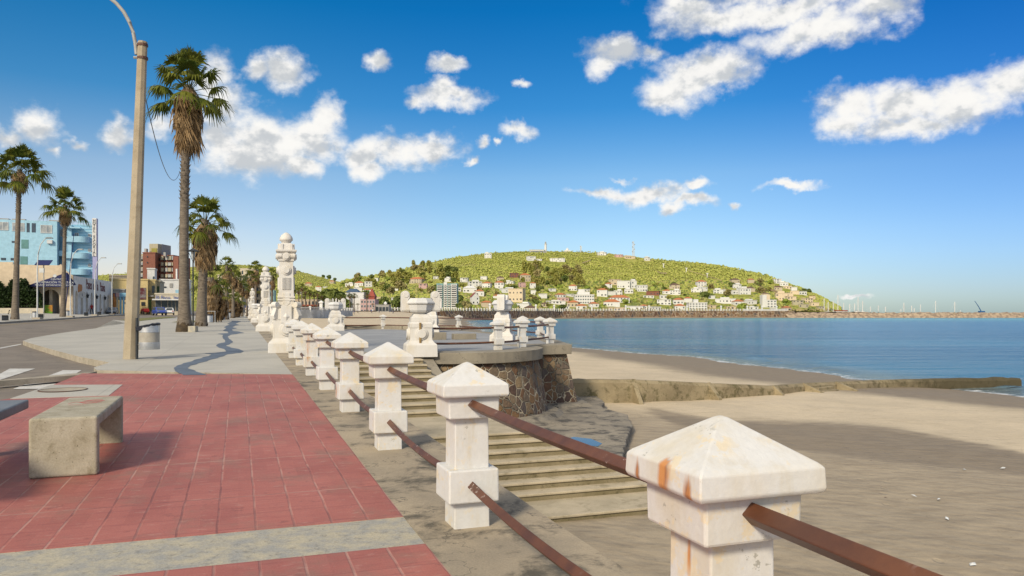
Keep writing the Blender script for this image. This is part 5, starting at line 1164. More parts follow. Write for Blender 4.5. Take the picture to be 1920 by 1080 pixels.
hg = bpy.data.objects.new('hedge', leafy('hedge', 16000, hs, .16, M['hedge'], 4)); COL.objects.link(hg); hg.location = ar.location; hg.rotation_euler = ar.rotation_euler; tag(hg, 'tall dark green clipped hedge behind the low cream wall', 'hedge')
# solar sign, flag pole
sp_ = empty('solar_sign_post', (0, 0, 0)); MB().tube([(0, 0, 0), (0, 0, 6.0)], .06, 8).build('pole', M['arm'], sp_); MB().at((0, 0, 6.3), 0, R(35)).cb(0, 0, 0, 1.6, 1.1, .05).build('solar_panel', navy, sp_); MB().cb(-.2, 0, 5.4, .5, .2, .5).build('control_box', M['lampwhite'], sp_)
put(sp_, None, 'grey post with a tilted blue solar panel in front of the beige wall', 'solar post', xy=P(on_t(82, tl - 2.5), tl - 2.5), rz=.1)
fp_ = empty('flag_pole', (0, 0, 0)); MB().tube([(0, 0, 0), (1.2, 0, 10.5)], [.07, .04], 8).build('pole', navy, fp_); put(fp_, None, 'leaning dark blue mast between the slender palm and the arcade', 'mast', xy=P(on_t(121, tl - 2.2), tl - 2.2))
# --- hotel
yh = 150.0; hz = gz(-100, 150)
def atpx(u, y): return ((u - U0) / F * y, y)
hx, hy = atpx(107, yh); ho = empty('hotel_building', (hx, hy, hz), ANG, 'light blue modernist hotel with rounded balconies and a tall vertical sign', 'building')
def lx(u, yy=0):                                                   # local x for image column u on a plane parallel to the facade, yy behind it
    k = (u - U0) / F; x0 = hx + A2.x * yy; y0 = hy + A2.y * yy; return (k * y0 - x0) / (C2.x - k * C2.y)
def zz_(v, y=yh): return EYE + (V0 - v) / F * y - hz
B_ = wall_m['paleblue']; Hh = zz_(415)
MB().box(lx(-60), 0, 0, 14, 0, Hh).build('main_block', B_, ho)
MB().box(0, lx(134, 3), 3, 14, 0, zz_(418)).build('middle_block', wall_m['skyblue'], ho)
MB().box(lx(120, 1.5), lx(134, 1.5), 1.5, 3, 0, zz_(419)).build('pier', B_, ho)
xr0, xr1 = lx(134, 2.5), lx(173, 2.5); mbk = MB(); mbk.box(xr0, xr1, 2.6, 4.4, 0, zz_(417.5)); mbk.build('striped_block', wall_m['skyblue'], ho)
rb_s = MB()
for k in range(30): z = k * .62; rb_s.box(xr0 + 1.0, xr1 + .08, 2.52, 2.66, z, z + .3)
rb_s.build('facade_ribs', B_, ho)
for v in (443, 474, 505):
    q = MB(); z = zz_(v + 9); pts = [(xr0 - 1.0, 2.6), (xr0 - 1.0, .9), (xr0 + 1.6, .9)] + [(xr0 + 1.6 + 1.7 * math.sin(k * math.pi / 16), 2.6 - 1.7 * math.cos(k * math.pi / 16)) for k in range(9)]
    q.prism(pts, z, z + 1.15); q.build('balcony', B_, ho)
for v in (443 + 29, 443 + 60): pane('balcony_recess', ho, lx(107.5, 2.9), lx(119, 2.9), zz_(v + 8), zz_(v - 20), 2.95, wall_m['skyblue'])
for v in (474, 505): MB().box(.05, lx(120, 1.2), 1.2, 2.9, zz_(v + 5), zz_(v - 5)).build('balcony', B_, ho)
wf = M['lampwhite']
for (u0, u1, v0_, v1_) in ((-4, 15, 420.5, 434), (24, 45, 421, 435), (77, 97, 423.5, 437)): pane('window', ho, lx(u0), lx(u1), zz_(v1_), zz_(v0_), -.05, M['paleglass'], frame=wf)
for (u0, u1, v0_, v1_) in ((50, 55.5, 420, 437), (59.5, 67, 420, 437), (22, 28, 454, 457.5), (2, 11, 485.5, 490), (20, 29, 485.5, 490)): pane('window', ho, lx(u0), lx(u1), zz_(v1_), zz_(v0_), -.05, M['darkglass'])
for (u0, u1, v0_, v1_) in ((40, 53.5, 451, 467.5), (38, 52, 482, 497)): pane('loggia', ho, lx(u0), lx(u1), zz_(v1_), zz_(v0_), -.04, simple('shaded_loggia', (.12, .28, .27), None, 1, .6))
pane('window', ho, lx(114, 2.9), lx(130, 2.9) - .3, zz_(440), zz_(427), 2.9, M['paleglass'], frame=wf)
for v in (435, 464, 493): pane('window', ho, lx(166, 2.5), lx(170, 2.5), zz_(v + 4), zz_(v), 2.48, M['darkglass'], frame=wf)
for v in (438, ): pane('window', ho, lx(141, 2.5), lx(147, 2.5), zz_(v + 5), zz_(v - 4), 2.5, M['darkglass'], frame=wf)
MB().cb(lx(94), -.25, zz_(454), .95, .5, .7).build('air_conditioner', wf, ho, bevel=.03)
for u in (3, 34, 103): MB().cb(lx(u), 1, Hh + .12, 2.2, 1.5, .25).build('roof_slab', wall_m['grey'], ho)
MB().box(xr0 - .8, xr0 + 1.8, .8, 2.7, zz_(426), zz_(423.5)).build('canopy', B_, ho)
sx0, sx1 = lx(174.5, 2.2), lx(183, 2.2); sgn = MB(); sgn.box(sx0, sx1, 1.6, 2.7, 0, zz_(405)); sgo = sgn.build('sign_tower', wall_m['purple'], ho)
MB().box(sx0 - .06, sx1 - .12, 1.5, 1.6, zz_(452 + 26), zz_(405)).build('sign_face', wall_m['white'], sgo)
wd = 'HOTEL ESCORIAL'; zt0, zt1 = zz_(409.5), zz_(476)
for k, ch in enumerate(wd):
    if ch != ' ': text_obj('letter', ch, .68, M['black'], sgo, ((sx0 + sx1) / 2 - .1, 1.47, zt0 + (zt1 - zt0) * (k + .0) / (len(wd) - 1)), (math.pi / 2, 0, 0), .02)
# --- generic buildings placed by bearing and distance
def block(name, u0, u1, v0_, v1_, y, mat, label, depth=8, floors=0, cols=0, yaw=0.0, wm=None, roof=None, zb=None, wins=(), cat='building', frame=None, wsz=.55):
    x0, y0 = atpx(u0, y); ang = yaw; dx, dy = math.cos(ang), math.sin(ang)
    k = (u1 - U0) / F; w = (k * y0 - x0) / (dx - k * dy); zb_ = zb if zb is not None else EYE + (V0 - v1_) / F * y; r = empty(name, (x0, y0, zb_ - 1.0), ang, label, cat)
    H = EYE + (V0 - v0_) / F * y - zb_ + 1.0
    MB().box(0, w, 0, depth, 0, H).build('wall', mat, r)
    if roof == 'hip' or roof == 'pyr':
        e = .35; rid = max(0, w - depth) / 2 if roof == 'hip' else 0; hh = min(w, depth) * (.32 if roof == 'hip' else .8); cx = w / 2
        MB().add([(-e, -e, H), (w + e, -e, H), (w + e, depth + e, H), (-e, depth + e, H), (cx - rid, depth / 2, H + hh), (cx + rid, depth / 2, H + hh)], [(0, 1, 5, 4), (1, 2, 5), (2, 3, 4, 5), (3, 0, 4), (3, 2, 1, 0)]).build('roof', roof_o, r)
    else: MB().box(-.12, w + .12, -.12, depth + .12, H - .02, H + .28).build('parapet', mat, r)
    fh = (H - 1.0) / max(1, floors)
    for f in range(floors):
        for c in range(cols):
            cw = w / cols; pane('window', r, c * cw + cw * (1 - wsz) / 2, c * cw + cw * (1 + wsz) / 2, 1.0 + f * fh + fh * .30, 1.0 + f * fh + fh * .78, -.05, wm or M['darkglass'], frame=frame)
    for (a, c, b0, b1, m_, nm) in wins:
        k0 = (a - U0) / F; k1 = (c - U0) / F; xa = (k0 * y0 - x0) / (dx - k0 * dy); xc = (k1 * y0 - x0) / (dx - k1 * dy)
        pane(nm, r, xa, xc, EYE + (V0 - b1) / F * y - zb_ + 1, EYE + (V0 - b0) / F * y - zb_ + 1, -.12, m_)
    return r, w, H
# yellow shop with menu board
block('yellow_building', 205, 277, 524.5, 590, 158, wall_m['yellow'], 'yellow flat roofed shop building with a large chalk menu board, partly behind the concrete pole', 12, yaw=ANG, wins=[(259.5, 273.5, 539, 561, simple('menu_board', (.25, .26, .26), (.10, .015, .02), .9, .6), 'menu_board'), (265, 272, 566, 573, M['black'], 'small_board'), (234, 238, 566, 570, M['darkglass'], 'window')])
block('yellow_building', 205, 236, 517.5, 527, 175, wall_m['beige'], 'low beige roof block behind the yellow shop', 8, yaw=ANG)
r, w, H = block('colourful_kiosk', 209, 233, 544, 589.5, 150, wall_m['grey'], 'small kiosk with orange and blue columns right of the arcade', 5, yaw=ANG, zb=EYE + (V0 - 552) / F * 150)
for (a, c, m_) in ((212, 217, 'orange'), (218.5, 221.5, 'cream'), (224.5, 228, 'skyblue'), (230, 233.5, 'skyblue')):
    q = MB(); x0, y0 = atpx((a + c) / 2, 147); q.lathe([(0, (c - a) / 2 / F * 147), (4.0, (c - a) / 2 / F * 147)], 16); o = q.build('column', wall_m[m_], None, smooth=True); o.parent = r; o.matrix_parent_inverse = (Matrix.Translation(r.location) @ Matrix.Rotation(ANG, 4, 'Z')).inverted(); o.location = (x0, y0, gz(x0, y0) - .1)
q = MB(); 
for (a, c, m_) in ((210, 217, 'orange'), (217, 224, 'pink'), (224, 236, 'skyblue')):
    x0, y0 = atpx(a, 146.8); x1, _ = atpx(c, 146.8); o = MB().box(0, x1 - x0, 0, 3, 0, .75).build('fascia', wall_m[m_] if m_ != 'orange' else navy); o.parent = r; o.matrix_parent_inverse = (Matrix.Translation(r.location) @ Matrix.Rotation(ANG, 4, 'Z')).inverted(); o.location = (x0, y0, EYE + (V0 - 556.5) / F * 146.8)
r, w, H = block('yellow_building', 277, 291, 526, 589, 162, wall_m['yellow'], 'narrow yellow house with an upper balcony beside the menu board', 10, yaw=ANG, wins=[(294 - 9, 299 - 9, 536, 549, M['darkglass'], 'window'), (279, 284, 562, 583, simple('green_door', (.10, .16, .04), None, 2, .6), 'door'), (284.5, 287.5, 563, 582, wall_m['yellow'], 'door')])
MB().box(w * .1, w * .85, -1.2, 0, H * .58, H * .60 + .1).build('balcony', wall_m['grey'], r)
q = MB()
for k in range(9): q.box(w * .1 + k * w * .09, w * .1 + k * w * .09 + .04, -1.2, -1.16, H * .6, H * .6 + 1.0)
q.box(w * .1, w * .85, -1.22, -1.16, H * .6 + .95, H * .6 + 1.02); q.build('balcony_rail', M['black'], r)
block('street_house', 291, 300, 528, 589, 166, wall_m['tan'], 'narrow tan house with one tall green window', 10, yaw=ANG, wins=[(294, 298.5, 536.5, 549, simple('green_shutter', (.03, .08, .04), None, 2, .6), 'window')])
r, w, H = block('white_building', 300, 345, 525, 589, 190, wall_m['white'], 'long white building behind the shop with the blue lettering', 12, yaw=ANG, wins=[(306, 312, 537, 539.5, M['darkglass'], 'window'), (318, 324, 531, 539, wall_m['grey'], 'window'), (329, 339, 543, 553, wall_m['paleblue'], 'window')])
r, w, H = block('white_building', 300, 355, 525.2, 589, 192, wall_m['white'], 'white building wing seen behind the tallest palm', 10, yaw=ANG)
r, w, H = block('corner_shop', 291, 340, 552, 590, 150, wall_m['cream'], 'single storey shop with blue letters over a dark glass front', 9, yaw=ANG, wins=[(291.5, 301.5, 563, 583, M['darkglass'], 'shop_window'), (303.5, 313.5, 563, 583, M['darkglass'], 'shop_window'), (315.5, 321.5, 563, 583, M['darkglass'], 'shop_window'), (323, 328, 563, 583, M['darkglass'], 'shop_window'), (330, 336, 563, 583, M['darkglass'], 'shop_window')])
MB().box(-.4, w + .3, -1.6, 0, H - (563 - 552) / F * 150, H - (560.5 - 552) / F * 150).build('canopy', wall_m['white'], r)
text_obj('lettering', 'El Faro  Inn', .95, simple('blue_letters', (.02, .08, .35), None, 3, .5), r, (w * .48, -.2, H - .62), (math.pi / 2, 0, 0), .04, sx=1.0)
block('white_building', 276, 290, 504.5, 527, 178, wall_m['white'], 'white rooftop block in front of the brick apartments', 5, yaw=ANG, wins=[(288 - 1.5, 289.5, 518, 523, M['darkglass'], 'door')])
# brick apartment house
yb = 215; r, w, H = block('brick_apartment', 268, 291, 474.5, 590, yb, wall_m['brick'], 'tall red brick apartment block with a tan rooftop tower', 12, yaw=.15)
def sub(u0, u1, v0_, v1_, y, m_, nm, dep=6):
    x0, _ = atpx(u0, y); x1, _ = atpx(u1, y); z0, z1 = EYE + (V0 - v1_) / F * y, EYE + (V0 - v0_) / F * y
    o = MB().box(0, x1 - x0, 0, dep, 0, z1 - z0).build(nm, m_); o.parent = r; o.matrix_parent_inverse = (Matrix.Translation(r.location) @ Matrix.Rotation(r.rotation_euler.z, 4, 'Z')).inverted(); o.location = (x0, y, z0); return o
sub(255, 268, 476, 590, yb + 1.5, wall_m['tan'], 'balcony_stack'); sub(280, 296, 457, 476, yb + 4, wall_m['tan'], 'rooftop_tower'); sub(284, 294, 465.5, 474, yb + 3.8, wall_m['olive'], 'painted_panel', 1); sub(296, 303, 457.5, 590, yb + 6, wall_m['grey'], 'rooftop_tower')
for u in (272.5, 308.5): sub(u - 2, u + 2, 466 if u < 300 else 473, 480, yb + 2, wall_m['grey'], 'chimney', 1)
sub(291, 325, 478, 590, yb + 4, wall_m['brick'], 'recessed_wing', 10); sub(325, 334.5, 480.5, 590, yb + 1, wall_m['brick'], 'brick_tower', 8)
for j, v in enumerate((480, 491, 502, 513)):
    for (a, c) in ((292, 295.5), (301.5, 306), (310, 314), (315, 320.5), (322, 324)): sub(a, c, v + (j % 2), v + 7, yb + 3.2, wall_m['tan'] if (a + j) % 2 else M['paleglass'], 'balcony', 1)
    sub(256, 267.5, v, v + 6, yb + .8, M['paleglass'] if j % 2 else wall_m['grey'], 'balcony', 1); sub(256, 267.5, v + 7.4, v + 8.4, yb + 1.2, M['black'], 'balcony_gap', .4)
    sub(275, 276.5, v, v + 2.3, yb - .1, M['darkglass'], 'window', .3)
    for a in (296, 306.5, 314.2): sub(a, a + 3.0, v + 4, v + 9, yb + 3.6, M['black'], 'window', .3)
sub(329.5, 332, 504, 523, yb - 1, wall_m['white'], 'vent_pipe', .5)
# cream hotel behind the middle palms
r, w, H = block('cream_hotel', 408, 455, 516, 590, 330, wall_m['cream'], 'cream seafront hotel behind the row of palms, left wing', 14, 5, 6, yaw=.2, wsz=.35)
r, w, H = block('cream_hotel', 450, 478, 504, 590, 345, wall_m['cream'], 'cream seafront hotel tower with a white penthouse', 14, 6, 3, yaw=.2, wsz=.3)
r, w, H = block('balcony_apartments', 476, 509, 520, 590, 350, wall_m['sand'], 'apartment block with stacked balconies behind the second pillar', 14, yaw=.2)
for j in range(6):
    z = 1 + j * (H - 1) / 6; MB().box(.3, w - .3, -1.3, 0, z + 1.2, z + 2.3).build('balcony', wall_m['olive'] if j % 2 else wall_m['sand'], r)
    for c in range(3): pane('window', r, w * (.1 + .3 * c), w * (.25 + .3 * c), z + 2.3, z + (H - 1) / 6 + 1.0, -.05)
r, w, H = block('teal_building', 504, 514, 545, 588, 300, wall_m['teal'], 'pale green building right behind the second pillar', 8, 3, 2, yaw=.2)
r, w, H = block('dark_building', 545, 596, 562, 588, 360, wall_m['sand'], 'low café building with a brown terrace roof behind the palm trunks', 12, 2, 8, yaw=.1)
MB().box(-1, w + 1, -3, 0, H * .62, H * .62 + .5).build('awning', roof_r, r)
r, w, H = block('grey_building', 596, 641, 556, 588, 420, wall_m['grey'], 'grey three storey building left of the white seafront block', 12, 4, 9, yaw=.05)
r, w, H = block('white_apartments', 643, 657, 551, 586, 430, wall_m['white'], 'white seafront apartment house with a column of dark windows', 14, 4, 2, wsz=.6)
block('white_apartments', 657, 682, 549, 586, 432, wall_m['white'], 'blank white seafront block under a blue slate roof', 16, wins=[(676, 679, 577, 579.5, M['darkglass'], 'window')])
r, w, H = block('white_apartments', 650, 669, 548, 560, 440, wall_m['white'], 'white upper floor with the blue slate roof', 10); MB().add([(-1, -1, H), (w + 1, -1, H), (w + 1, 11, H), (-1, 11, H), (1, 5, H + 2.2), (w - 1, 5, H + 2.2)], [(0, 1, 5, 4), (1, 2, 5), (2, 3, 4, 5), (3, 0, 4)]).build('roof', roof_b, r)
r, w, H = block('pink_building', 676, 703, 562, 587, 428, wall_m['pink'], 'pink seafront building with arched shops and railings', 12, 3, 5, frame=wf)
r, w, H = block('red_roof_house', 673, 691, 555, 566, 438, wall_m['cream'], 'house with a dull red hipped roof behind the pink building', 9, roof='hip')
r, w, H = block('red_roof_house', 691, 702, 556, 570, 436, roof_r, 'house with a steep dark red pyramid roof', 7); MB().add([(-.4, -.4, H), (w + .4, -.4, H), (w + .4, 7, H), (-.4, 7, H), (w / 2 - .3, 3.3, H + 5)], [(0, 1, 4), (1, 2, 4), (2, 3, 4), (3, 0, 4)]).build('roof', roof_r, r)
r, w, H = block('seafront_pavilion', 704, 729, 572, 588, 425, wall_m['grey'], 'low pale pavilion on the seafront right of the pink building', 8, 1, 4, wsz=.8)
# ================================================================ hills
def hill_mat():
    m, nb, bs = newmat('scrub_hillside'); p = coords(nb, 'World')
    n = nb.noise(p, .012, 6, .6); n2 = nb.noise(p, .09, 6, .7); n3 = nb.noise(p, .035, 5, .7)
    c = nb.mix(nb.ss(n, .38, .62), (.34, .35, .07), (.42, .40, .11)); c = nb.mix(nb.ss(n2, .45, .62, 0, .8), c, (.19, .21, .035)); c = nb.mix(nb.ss(nb.noise(p, .02, 3, .5), .5, .62, 0, .5), c, (.24, .27, .05))
    c = nb.mix(nb.ss(n3, .57, .68, 0, .7), c, (.50, .40, .21))
    nb.link(c, bs.inputs['Base Color']); bs.inputs['Roughness'].default_value = .95; bs.inputs['Specular IOR Level'].default_value = .1
    bump(nb, bs, nb.m('ADD', n2, nb.noise(p, .3, 4, .7)), .9, 3.0); return m
HM = hill_mat()
class Hill:
    def __init__(s, crest, zf, zc, z0, u0, u1): s.crest = crest; s.zf = zf; s.zc = zc; s.z0 = z0; s.u0 = u0; s.u1 = u1
    def at(s, u, f):
        Zf, Zc = lerp(s.zf, u), lerp(s.zc, u); z0 = lerp(s.z0, u); v0 = V0 - (z0 - EYE) / Zf * F; vc = lerp(s.crest, u)
        Z = Zf + (Zc - Zf) * f; v = v0 + (vc - v0) * f; return Z, EYE + (V0 - v) / F * Z
    def hit(s, u, v):
        Zf = lerp(s.zf, u); v0 = V0 - (lerp(s.z0, u) - EYE) / Zf * F; vc = lerp(s.crest, u); f = min(1, max(0, (v0 - v) / max(.5, v0 - vc))); Z, z = s.at(u, f); return (u - U0) / F * Z, Z, z, f
    def build(s, name):
        us = np.arange(s.u0, s.u1 + 1, 4.0); NR = 64; V = []
        for u in us:
            for j in range(NR + 8):
                if j <= NR: Z, z = s.at(u, j / NR)
                else: Z1, z1 = s.at(u, 1); k = j - NR; Z = Z1 + 45 * k; z = z1 - 8 * k * k * .6
                x = (u - U0) / F * Z; f = min(1, j / NR)
                z += (noise.noise(Vector((x * .03, Z * .03, 0))) * 1.6 + noise.noise(Vector((x * .12, Z * .12, 7))) * 1.1) * min(1, f * 4) * (1 if j <= NR else 0)
                V.append((x, Z, z))
        o = npgrid(name, np.array(V), len(us), NR + 8, HM, smooth=True, flip=True); o['kind'] = 'structure'; return o
main = Hill([(560, 572), (590, 556), (620, 536), (650, 525), (680, 520), (700, 517), (730, 512), (760, 504), (800, 494), (860, 481), (915, 475), (970, 472), (1000, 471.5), (1060, 471), (1120, 473), (1180, 481), (1210, 484), (1250, 488), (1310, 493), (1350, 498), (1400, 508), (1440, 517), (1470, 530), (1500, 540), (1530, 553), (1555, 566), (1575, 578), (1590, 586), (1605, 590)],
            [(560, 470), (700, 470), (860, 530), (1050, 665), (1260, 745), (1490, 785), (1610, 800)], [(560, 1250), (700, 1250), (900, 1450), (1100, 1500), (1300, 1350), (1450, 1150), (1560, 950), (1610, 860)], [(560, 2.6), (860, 3.2), (1490, 3.8), (1560, 3.2), (1605, -2.5)], 560, 1606)
left = Hill([(150, 519), (200, 515), (240, 512), (330, 503), (380, 499), (430, 496.5), (480, 497), (520, 501), (560, 508.5), (600, 519), (640, 530), (680, 541), (720, 552), (760, 565)], [(150, 620), (760, 700)], [(150, 1700), (760, 1750)], [(150, 3.2), (760, 3.4)], 150, 760)
main.build('hills'); left.build('hills')
# bare earth tracks
earth = simple('bare_earth_track', (.34, .25, .15), (.28, .21, .13), .05, .95, 0, kind='World')
def track(pts, w, hill=main):
    vs = []; P3 = []
    for (u, v) in pts: x, y, z, f = hill.hit(u, v); P3.append(Vector((x, y, z + 3.4)))
    mb = MB(); n = len(P3)
    for i, p in enumerate(P3): vs += [tuple(p + Vector((0, -w * .3, -w * .09))), tuple(p + Vector((0, w * .3, w * .11)))]
    mb.add(vs, [(2 * i, 2 * i + 2, 2 * i + 3, 2 * i + 1) for i in range(n - 1)]); o = mb.build('dirt_track', earth); o['kind'] = 'structure'
HS = [(915,484,12,8,'wf'),(997,488.5,14,7,'wf'),(1011,489,9,3,'wf'),(1045,491,26,6,'wf'),(870,529,13,7,'wf'),(907,525,11,6,'wf'),(938,527,12,6,'bn'),(964,520,16,7,'rb'),(985,528,18,11,'rr'),(891,537,22,8,'wf'),(912,540,15,8,'wo'),(936,541,16,10,'wo'),(955,533,15,5,'wf'),(979,539,12,8,'pk'),(999,541,10,9,'wo'),(1002,530,10,4,'wf'),(881,549,24,8,'ww'),(899,555,16,8,'wo'),(953,549,24,7,'wf'),(967,566,26,22,'bg'),(1000,553,9,8,'wf'),(1018,560,14,8,'wf'),(1044,517,7,6,'wf'),(1036,546,12,4,'wf'),(891,571,14,13,'gb'),(912,576,18,8,'rr'),(981,578,22,8,'wf'),(995,583,20,5,'bn'),(1074,545,14,8,'wo'),(1052,558,16,5,'wo'),(1056,565,20,6,'pk'),(1069,556,12,4,'wf'),(1042,570,34,5,'wf'),
(1141,540,12,7,'wo'),(1155,534,18,9,'bg'),(1169,540,22,12,'wf'),(1186,540,14,12,'wf'),(1204,547,18,11,'wf'),(1129,556,18,11,'wo'),(1147,554,14,7,'wf'),(1159,554,14,8,'wf'),(1179,550,15,7,'wf'),(1224,554,22,7,'rb'),(1266,552,18,7,'wf'),(1250,551,14,5,'wo'),(1265,542,18,7,'bn'),(1216,559,18,4,'wf'),(1244,560,12,6,'wf'),(1162,568,34,9,'wo'),(1147,575,28,8,'wo'),(1245,572,24,9,'wf'),(1272,571,18,8,'wo'),(1074,576,20,8,'rr'),(1090,580,18,6,'wo'),(1114,576,16,6,'wo'),(1191,582,28,7,'wf'),(1207,580,12,6,'wo'),(1230,582,18,6,'wf'),(1275,580,18,6,'wo'),(1157,583.5,30,6,'bg'),(1128,479,16,5,'wf'),(1160,482,14,4,'pk'),(1182,485,18,4,'bg'),(1214,488,9,5,'wf'),
(1316,537,16,8,'wo'),(1306,549,18,7,'wf'),(1319,548,14,9,'wf'),(1349,551,20,7,'wf'),(1379,531,14,6,'bn'),(1408,531,11,6,'rr'),(1382,541,14,7,'wf'),(1381,552,16,7,'wf'),(1397,553,20,11,'wf'),(1407,547,16,6,'bn'),(1360,568,34,7,'wf'),(1386,573,18,7,'wo'),(1410,571,18,7,'wf'),(1476,584,14,6,'rr'),(1458,531,13,7,'wf'),(1470,536,14,6,'wf'),(1459,544,14,5,'bn'),(1477,542,14,5,'bg'),(1489,545,10,6,'wf'),(1490,552,14,6,'bg'),(1505,553,14,6,'wf'),(1468,563,24,12,'bg'),(1484,567,16,10,'bg'),(1496,572,18,8,'gy'),(1516,568,16,8,'bg'),(1507,577,16,6,'gy'),(1528,574,14,6,'bg'),(1413,581,16,5,'wf'),(1373,580.5,20,5,'bg'),
(655,537,14,5,'wf'),(673,537,15,6,'wo'),(693,538,15,9,'wf'),(671,546,14,6,'wf'),(688,550,14,6,'wo'),(714,566,18,8,'bg'),(740,564,10,5,'wf'),(706,527,6,5,'wf'),(779,531,24,7,'rr'),(793,541,14,8,'pk'),(743,545,8,4,'wf'),(840,528,12,6,'wf'),(818,524,10,5,'wf'),(858,546,12,6,'wf'),(1290,566,14,6,'wo'),(1334,560,12,5,'wf'),(1434,556,12,5,'bn'),(1523,561,10,5,'bg'),(1100,548,10,5,'wf'),(1086,558,10,5,'wo'),(1540,579,12,4,'gy'),(1449,584,10,4,'wf'),(1336,578,12,5,'bg'),(930,560,10,5,'wo'),(1021,575,10,5,'bn'),(1060,580,14,5,'wf')]
HSL = [(578,537,12,5,'rr'),(597,547,10,8,'wo'),(622,532,9,4,'rr'),(561,552,9,6,'wf'),(610,542,8,4,'wf')]
# ---- trees among the houses
def free(u, v):
    for (u_, v_, wp, hp, s_) in HS + [(1096, 570, 36, 28, ''), (838, 577, 38, 50, ''), (1309, 581, 34, 20, ''), (1442, 577, 30, 26, '')]:
        if v < v_ + 4.0 - .5 and v > v_ - .5 and abs(u - u_) < wp / 2 + 3: return False
        if 0 <= v - v_ < 7 and abs(u - u_) < wp / 2 + 1: return False
    return True
def okf(h):
    if h is left: return lambda u, f: True
    def g(u, f):
        Zf = lerp(main.zf, u); v0 = V0 - (lerp(main.z0, u) - EYE) / Zf * F; vc = lerp(main.crest, u); return free(u, v0 + (vc - v0) * f)
    return g
# ---- scrub: uncountable low bushes
def clumps(name, n, samp, mat, seed, smin, smax):
    rs = np.random.RandomState(seed); base = np.array([(1, 0, 0), (-1, 0, 0), (0, 1, 0), (0, -1, 0), (0, 0, 1.0), (.6, .6, .55), (-.6, .6, .55), (-.6, -.6, .55), (.6, -.6, .55)], float)
    fc = np.array([(0, 5, 4), (5, 2, 4), (2, 6, 4), (6, 1, 4), (1, 7, 4), (7, 3, 4), (3, 8, 4), (8, 0, 4)])
    c = samp(n, rs); n = len(c); s = rs.uniform(smin, smax, (n, 1, 1)); V = base[None] * s * rs.uniform(.65, 1.35, (n, 9, 3)) + c[:, None, :]; V[..., 2] -= .2 * s[..., 0]
    Fc = (fc[None] + (np.arange(n) * 9)[:, None, None]).reshape(-1, 3); me = bpy.data.meshes.new(name); me.from_pydata(V.reshape(-1, 3).tolist(), [], Fc.tolist()); me.materials.append(mat)
    o = bpy.data.objects.new(name, me); COL.objects.link(o); return o
def samp_hill(h, f0, f1, keep=lambda u, f: True):
    def s(n, rs):
        out = []
        while len(out) < n:
            u = rs.uniform(h.u0 + 8, h.u1 - 30); f = rs.uniform(f0, f1)
            if not keep(u, f): continue
            Z, z = h.at(u, f); out.append(((u - U0) / F * Z, Z, z + .8))
        return np.array(out)
    return s
scrub_m = leaf_mat('scrub_leaves', (.32, .335, .065), (.27, .29, .06), 0, .02)
scrub_m2 = leaf_mat('scrub_leaves_light', (.39, .38, .10), (.34, .345, .075), 0, .02)
for (h, n, sd) in ((main, 11000, 1), (left, 3500, 2)):
    clumps('hillside_scrub', n, samp_hill(h, .25, 1.0, okf(h)), scrub_m, sd, 1.0, 2.6)['kind'] = 'stuff'
    clumps('hillside_scrub', n // 2, samp_hill(h, .2, 1.0, okf(h)), scrub_m2, sd + 7, 1.0, 2.4)['kind'] = 'stuff'
# ---- trees
def crown_mesh(name, n, R_, H_, mat, seed, lobes=6, size=.55):
    rs = np.random.RandomState(seed); L = [(rs.uniform(-.5, .5) * R_, rs.uniform(-.5, .5) * R_, rs.uniform(-.25, .35) * H_, rs.uniform(.42, .68)) for _ in range(lobes)]
    def shp(n, rs):
        out = np.zeros((n, 3))
        for i in range(n):
            l = L[rs.randint(len(L))]; d = rs.normal(size=3); d /= np.linalg.norm(d); r = l[3] * (rs.uniform(.75, 1.05)); out[i] = (l[0] + d[0] * r * R_, l[1] + d[1] * r * R_, l[2] + d[2] * r * H_ * .8)
        return out
    return leafy(name, n, shp, size, mat, seed)
def make_tree(mat, seed, R_=3.4, H_=3.6, th=3.0, name='broadleaf_tree', n=420, size=.75):
    r = empty(name, (0, 0, 0)); q = MB(); q.tube([(0, 0, -1.5), (.1, 0, th * .6), (0, .1, th + 1)], [.28, .20, .1], 6)
    for k in range(3): a = k * 2.1 + seed; q.tube([(0, 0, th * .6), (1.2 * math.cos(a), 1.2 * math.sin(a), th + 1.2)], [.12, .05], 4)
    q.build('trunk', M['wood'], r); o = bpy.data.objects.new('crown', crown_mesh('crown', n, R_, H_, mat, seed, size=size)); COL.objects.link(o); o.parent = r; o.location = (0, 0, th + H_ * .45); return r
TV = []
for (mk, sd, R_, H_, th, desc) in (('leafA', 1, 3.6, 3.2, 2.6, 'olive green'), ('leafB', 2, 3.4, 3.4, 2.2, 'dark green'), ('leafC', 3, 3.2, 3.0, 2.2, 'fresh green'), ('leafD', 4, 3.2, 3.8, 3.2, 'dry olive brown'), ('leafA', 5, 2.6, 4.6, 4.4, 'tall olive green')):
    t = make_tree(M[mk], sd, R_, H_, th); TV.append((t, tree_of(t), desc, mk))
used = [False] * 5
rs = random.Random(5)
TP = []
def tree_at(k, x, y, z, sc, lab, grp):
    t, T, d, mk = TV[k]; o = t if not used[k] else copy_tree(t, T); used[k] = True
    o.location = (x, y, z); o.rotation_euler = (0, 0, rs.uniform(0, 6)); o.scale = (sc * rs.uniform(.9, 1.15), sc * rs.uniform(.9, 1.15), sc * rs.uniform(.85, 1.1)); tag(o, lab, 'tree', grp); return o
